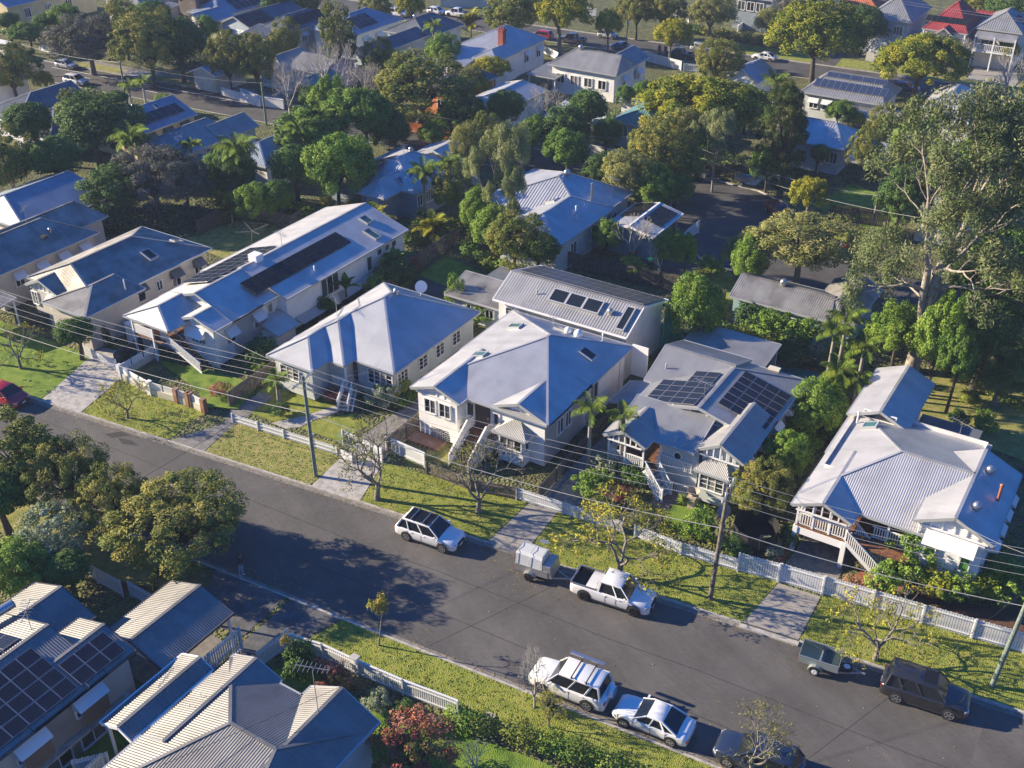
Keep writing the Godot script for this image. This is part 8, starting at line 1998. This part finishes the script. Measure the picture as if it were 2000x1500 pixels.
	hedge([V(-96, 68), V(-90, 72), V(-87, 77)], 3.0, 2.4, 300, 0.34, [GRY[0], DRK[1], GRY[2]], "garden_bed", "dark undergrowth behind the beige house", "garden bed", 14)
	hedge([V(-82, 112.0 + 4), V(-90, 115.5), V(-96, 115)], 2.4, 2.0, 240, 0.34, [DRK[1], DRK[2], OLV[0]], "garden_bed", "shrubs along the kerb before the orange house", "garden bed", 15)
	hedge([V(-70, 126), V(-62, 128), V(-56, 134)], 3.0, 2.4, 240, 0.36, [DRK[0], DRK[1], DRK[2]], "garden_bed", "dark shrubbery behind the shade sail", "garden bed", 16)
	hedge([V(-54, 119), V(-46, 122), V(-38, 124.5)], 2.6, 2.0, 240, 0.34, [SLV[2], DRK[2], OLV[0]], "garden_bed", "grey-green thicket above the turning circle", "garden bed", 17)
	hedge([V(-8, 92), V(2, 93), V(14, 94)], 4.0, 4.0, 420, 0.4, [DRK[0], DRK[1], DRK[2]], "hedge", "dark wall of shrubs behind the slatted timber fence", "hedge", 18)
	hedge([V(-175, 118 - 3), V(-160, 118), V(-150, 119)], 3.0, 2.6, 260, 0.38, [DRK[0], DRK[1], RND[0]], "garden_bed", "dark garden below the yellow house", "garden bed", 19)
	hedge([V(-136, 117), V(-130, 119), V(-126, 121)], 3.0, 2.6, 260, 0.38, [DRK[0], DRK[1], DRK[2]], "garden_bed", "dark garden below the blue-roofed verandah", "garden bed", 20)
	hedge([V(-58, 178), V(-66, 178.6), V(-80, 179)], 2.4, 1.8, 240, 0.36, [OLV[0], OLV[1], DRK[2]], "hedge", "brownish hedge along the far side of the top street", "hedge", 21)
	spiky(-46.9, 51.4, 0.2, "blue-grey agave at the end of the low fence", 40, [C(.1, .16, .13), C(.16, .22, .17)], 1.3, "agave_plant")
	spiky(-47.0, 32.6, 1.1, "bright yucca beside the carport gate", 90, [C(.14, .17, .03), C(.24, .25, .07)], 0.75)
	spiky(-46.6, 31.9, 0.5, "lower yucca head beside the carport gate", 70, [C(.14, .17, .03), C(.24, .25, .07)], 0.7)
	spiky(-21.0, 37.2, 0.25, "rounded tussock plant on the lower verge", 160, [C(.06, .085, .025), C(.13, .15, .05)], 0.75, "tussock_plant")
	spiky(-22.3, 58.1, 0.5, "small grass tree beside the stone urn", 90, [C(.12, .17, .03), C(.19, .24, .05)], 0.6, "grass_tree")
	spiky(-58.5, 84.6, 1.2, "tall yucca beside the golden palms", 80, [C(.05, .1, .03), C(.11, .15, .05)], 0.9)
	# short grass and litter too fine to count
	turf("verge_grass", [[nl(-71.8, .2), nl(-68.2, .2)], [nl(-67.8, .2), nl(-59.3, .2), V(-59.8, 48.8), V(-69, 49.3)], [nl(-55.5, .2), nl(-46.3, .2), V(-46.4, 50), V(-48.1, 51.1), V(-56.5, 49.2)], [nl(-41.7, .2), nl(-32.0, .2), V(-31.8, 52.5), V(-43.2, 51)], [nl(-28.9, .2), nl(-14.4, .2), V(-13.9, 54.1), V(-29.2, 52.8)], [nl(-10.7, .2), nl(6, .2), fl(6), fl(-10.8)], [sl(-35.2, -.2), sl(4, -.2), V(4, 36.6), V(-15.9, 35.6), V(-25, 34.3), V(-34.2, 33.7), V(-36.2, 33.3)]], 16, 0.045, [Color(.24, .275, .038), Color(.29, .3, .048), Color(.21, .25, .035)])
	litter()
func turf(nm: String, areas: Array, per: float, h: float, pal: Array) -> void:
	rng.seed = 5
	O = Vector3.ZERO
	var L := Leaves.new()
	for i in 6:
		var d := Vector3(cos(i * 1.05), 1.1, sin(i * 1.05)).normalized()
		L.add(d * h * 0.5 + Vector3(cos(i * 2.0), 0, sin(i * 2.0)) * 0.03, d * h * 0.6, d.cross(Vector3(sin(i * 1.0), 0.2, cos(i * 1.0))).normalized() * 0.014, Vector3(d.x, 2, d.z).normalized(), Color.WHITE)
	var xf := []
	for a in areas:
		if a.size() < 3: continue
		var pv := PackedVector2Array(a)
		var lo := pv[0]
		var hi := pv[0]
		for q in pv:
			lo = lo.min(q); hi = hi.max(q)
		for i in int((hi - lo).x * (hi - lo).y * per):
			var q := Vector2(rf(lo.x, hi.x), rf(lo.y, hi.y))
			if Geometry2D.is_point_in_polygon(q, pv): xf.append(Transform3D(Basis(Vector3.UP, rf(0, TAU)) * Basis.from_scale(Vector3.ONE * rf(0.6, 1.5)), P(q.x, 0.006, q.y)))
	scatter(nm, L.mesh(), xf, pal)
func scatter(nm: String, mesh: Mesh, xf: Array, pal: Array) -> void:
	var mm := MultiMesh.new()
	mm.transform_format = MultiMesh.TRANSFORM_3D
	mm.use_colors = true
	mm.mesh = mesh
	mm.instance_count = xf.size()
	for i in xf.size():
		mm.set_instance_transform(i, xf[i])
		mm.set_instance_color(i, pal[rng.randi() % pal.size()].lerp(pal[rng.randi() % pal.size()], rf(0, 1)) * rf(0.8, 1.2))
	var o := MultiMeshInstance3D.new()
	o.multimesh = mm
	o.material_override = M.leaf
	o.name = numbered(nm, self)
	add_child(o)
	o.set_meta("kind", "stuff")
	o.set_meta("label", "short mown grass of the verges" if nm == "verge_grass" else "dry leaf litter lying along the kerbs and under the street trees")
	o.set_meta("category", "grass" if nm == "verge_grass" else "leaf litter")
func litter() -> void:
	var L := Leaves.new()
	L.add(Vector3(0, 0.012, 0), Vector3(0.05, 0, 0), Vector3(0, 0.008, 0.028), Vector3.UP, Color.WHITE)
	var xf := []
	var spot := func(u: float, w: float, y: float) -> void: xf.append(Transform3D(Basis(Vector3.UP, rf(0, TAU)) * Basis.from_scale(Vector3.ONE * rf(0.5, 1.4)), P(u, y, w)))
	for i in 2400:
		var u := rf(-78, 4)
		var e := absf(rng.randfn(0, 0.3))
		if i % 2: spot.call(u, nk(u) - 0.05 - e, -0.112)
		else: spot.call(u, sk(u) + 0.05 + e, -0.112)
	for c in [[-27.5, 46.8], [-22.0, 50.0], [-34.1, 48.9], [-40.3, 47.7], [-6.2, 51.6], [-10, 39.8], [-20.5, 37.2], [-45, 34], [-41, 37], [-64.6, 44.9]]:
		for i in 260:
			var u: float = c[0] + rng.randfn(0, 1.7)
			var w: float = c[1] + rng.randfn(0, 1.1)
			spot.call(u, w, -0.112 if w < nk(u) and w > sk(u) else 0.03)
	for i in 220:
		var u := rf(-75, 4)
		spot.call(u, lerpf(sk(u), nk(u), rng.randf()), -0.112)
	scatter("leaf_litter", L.mesh(), xf, [Color(.25, .14, .05), Color(.34, .24, .08), Color(.16, .09, .04), Color(.4, .33, .16)])
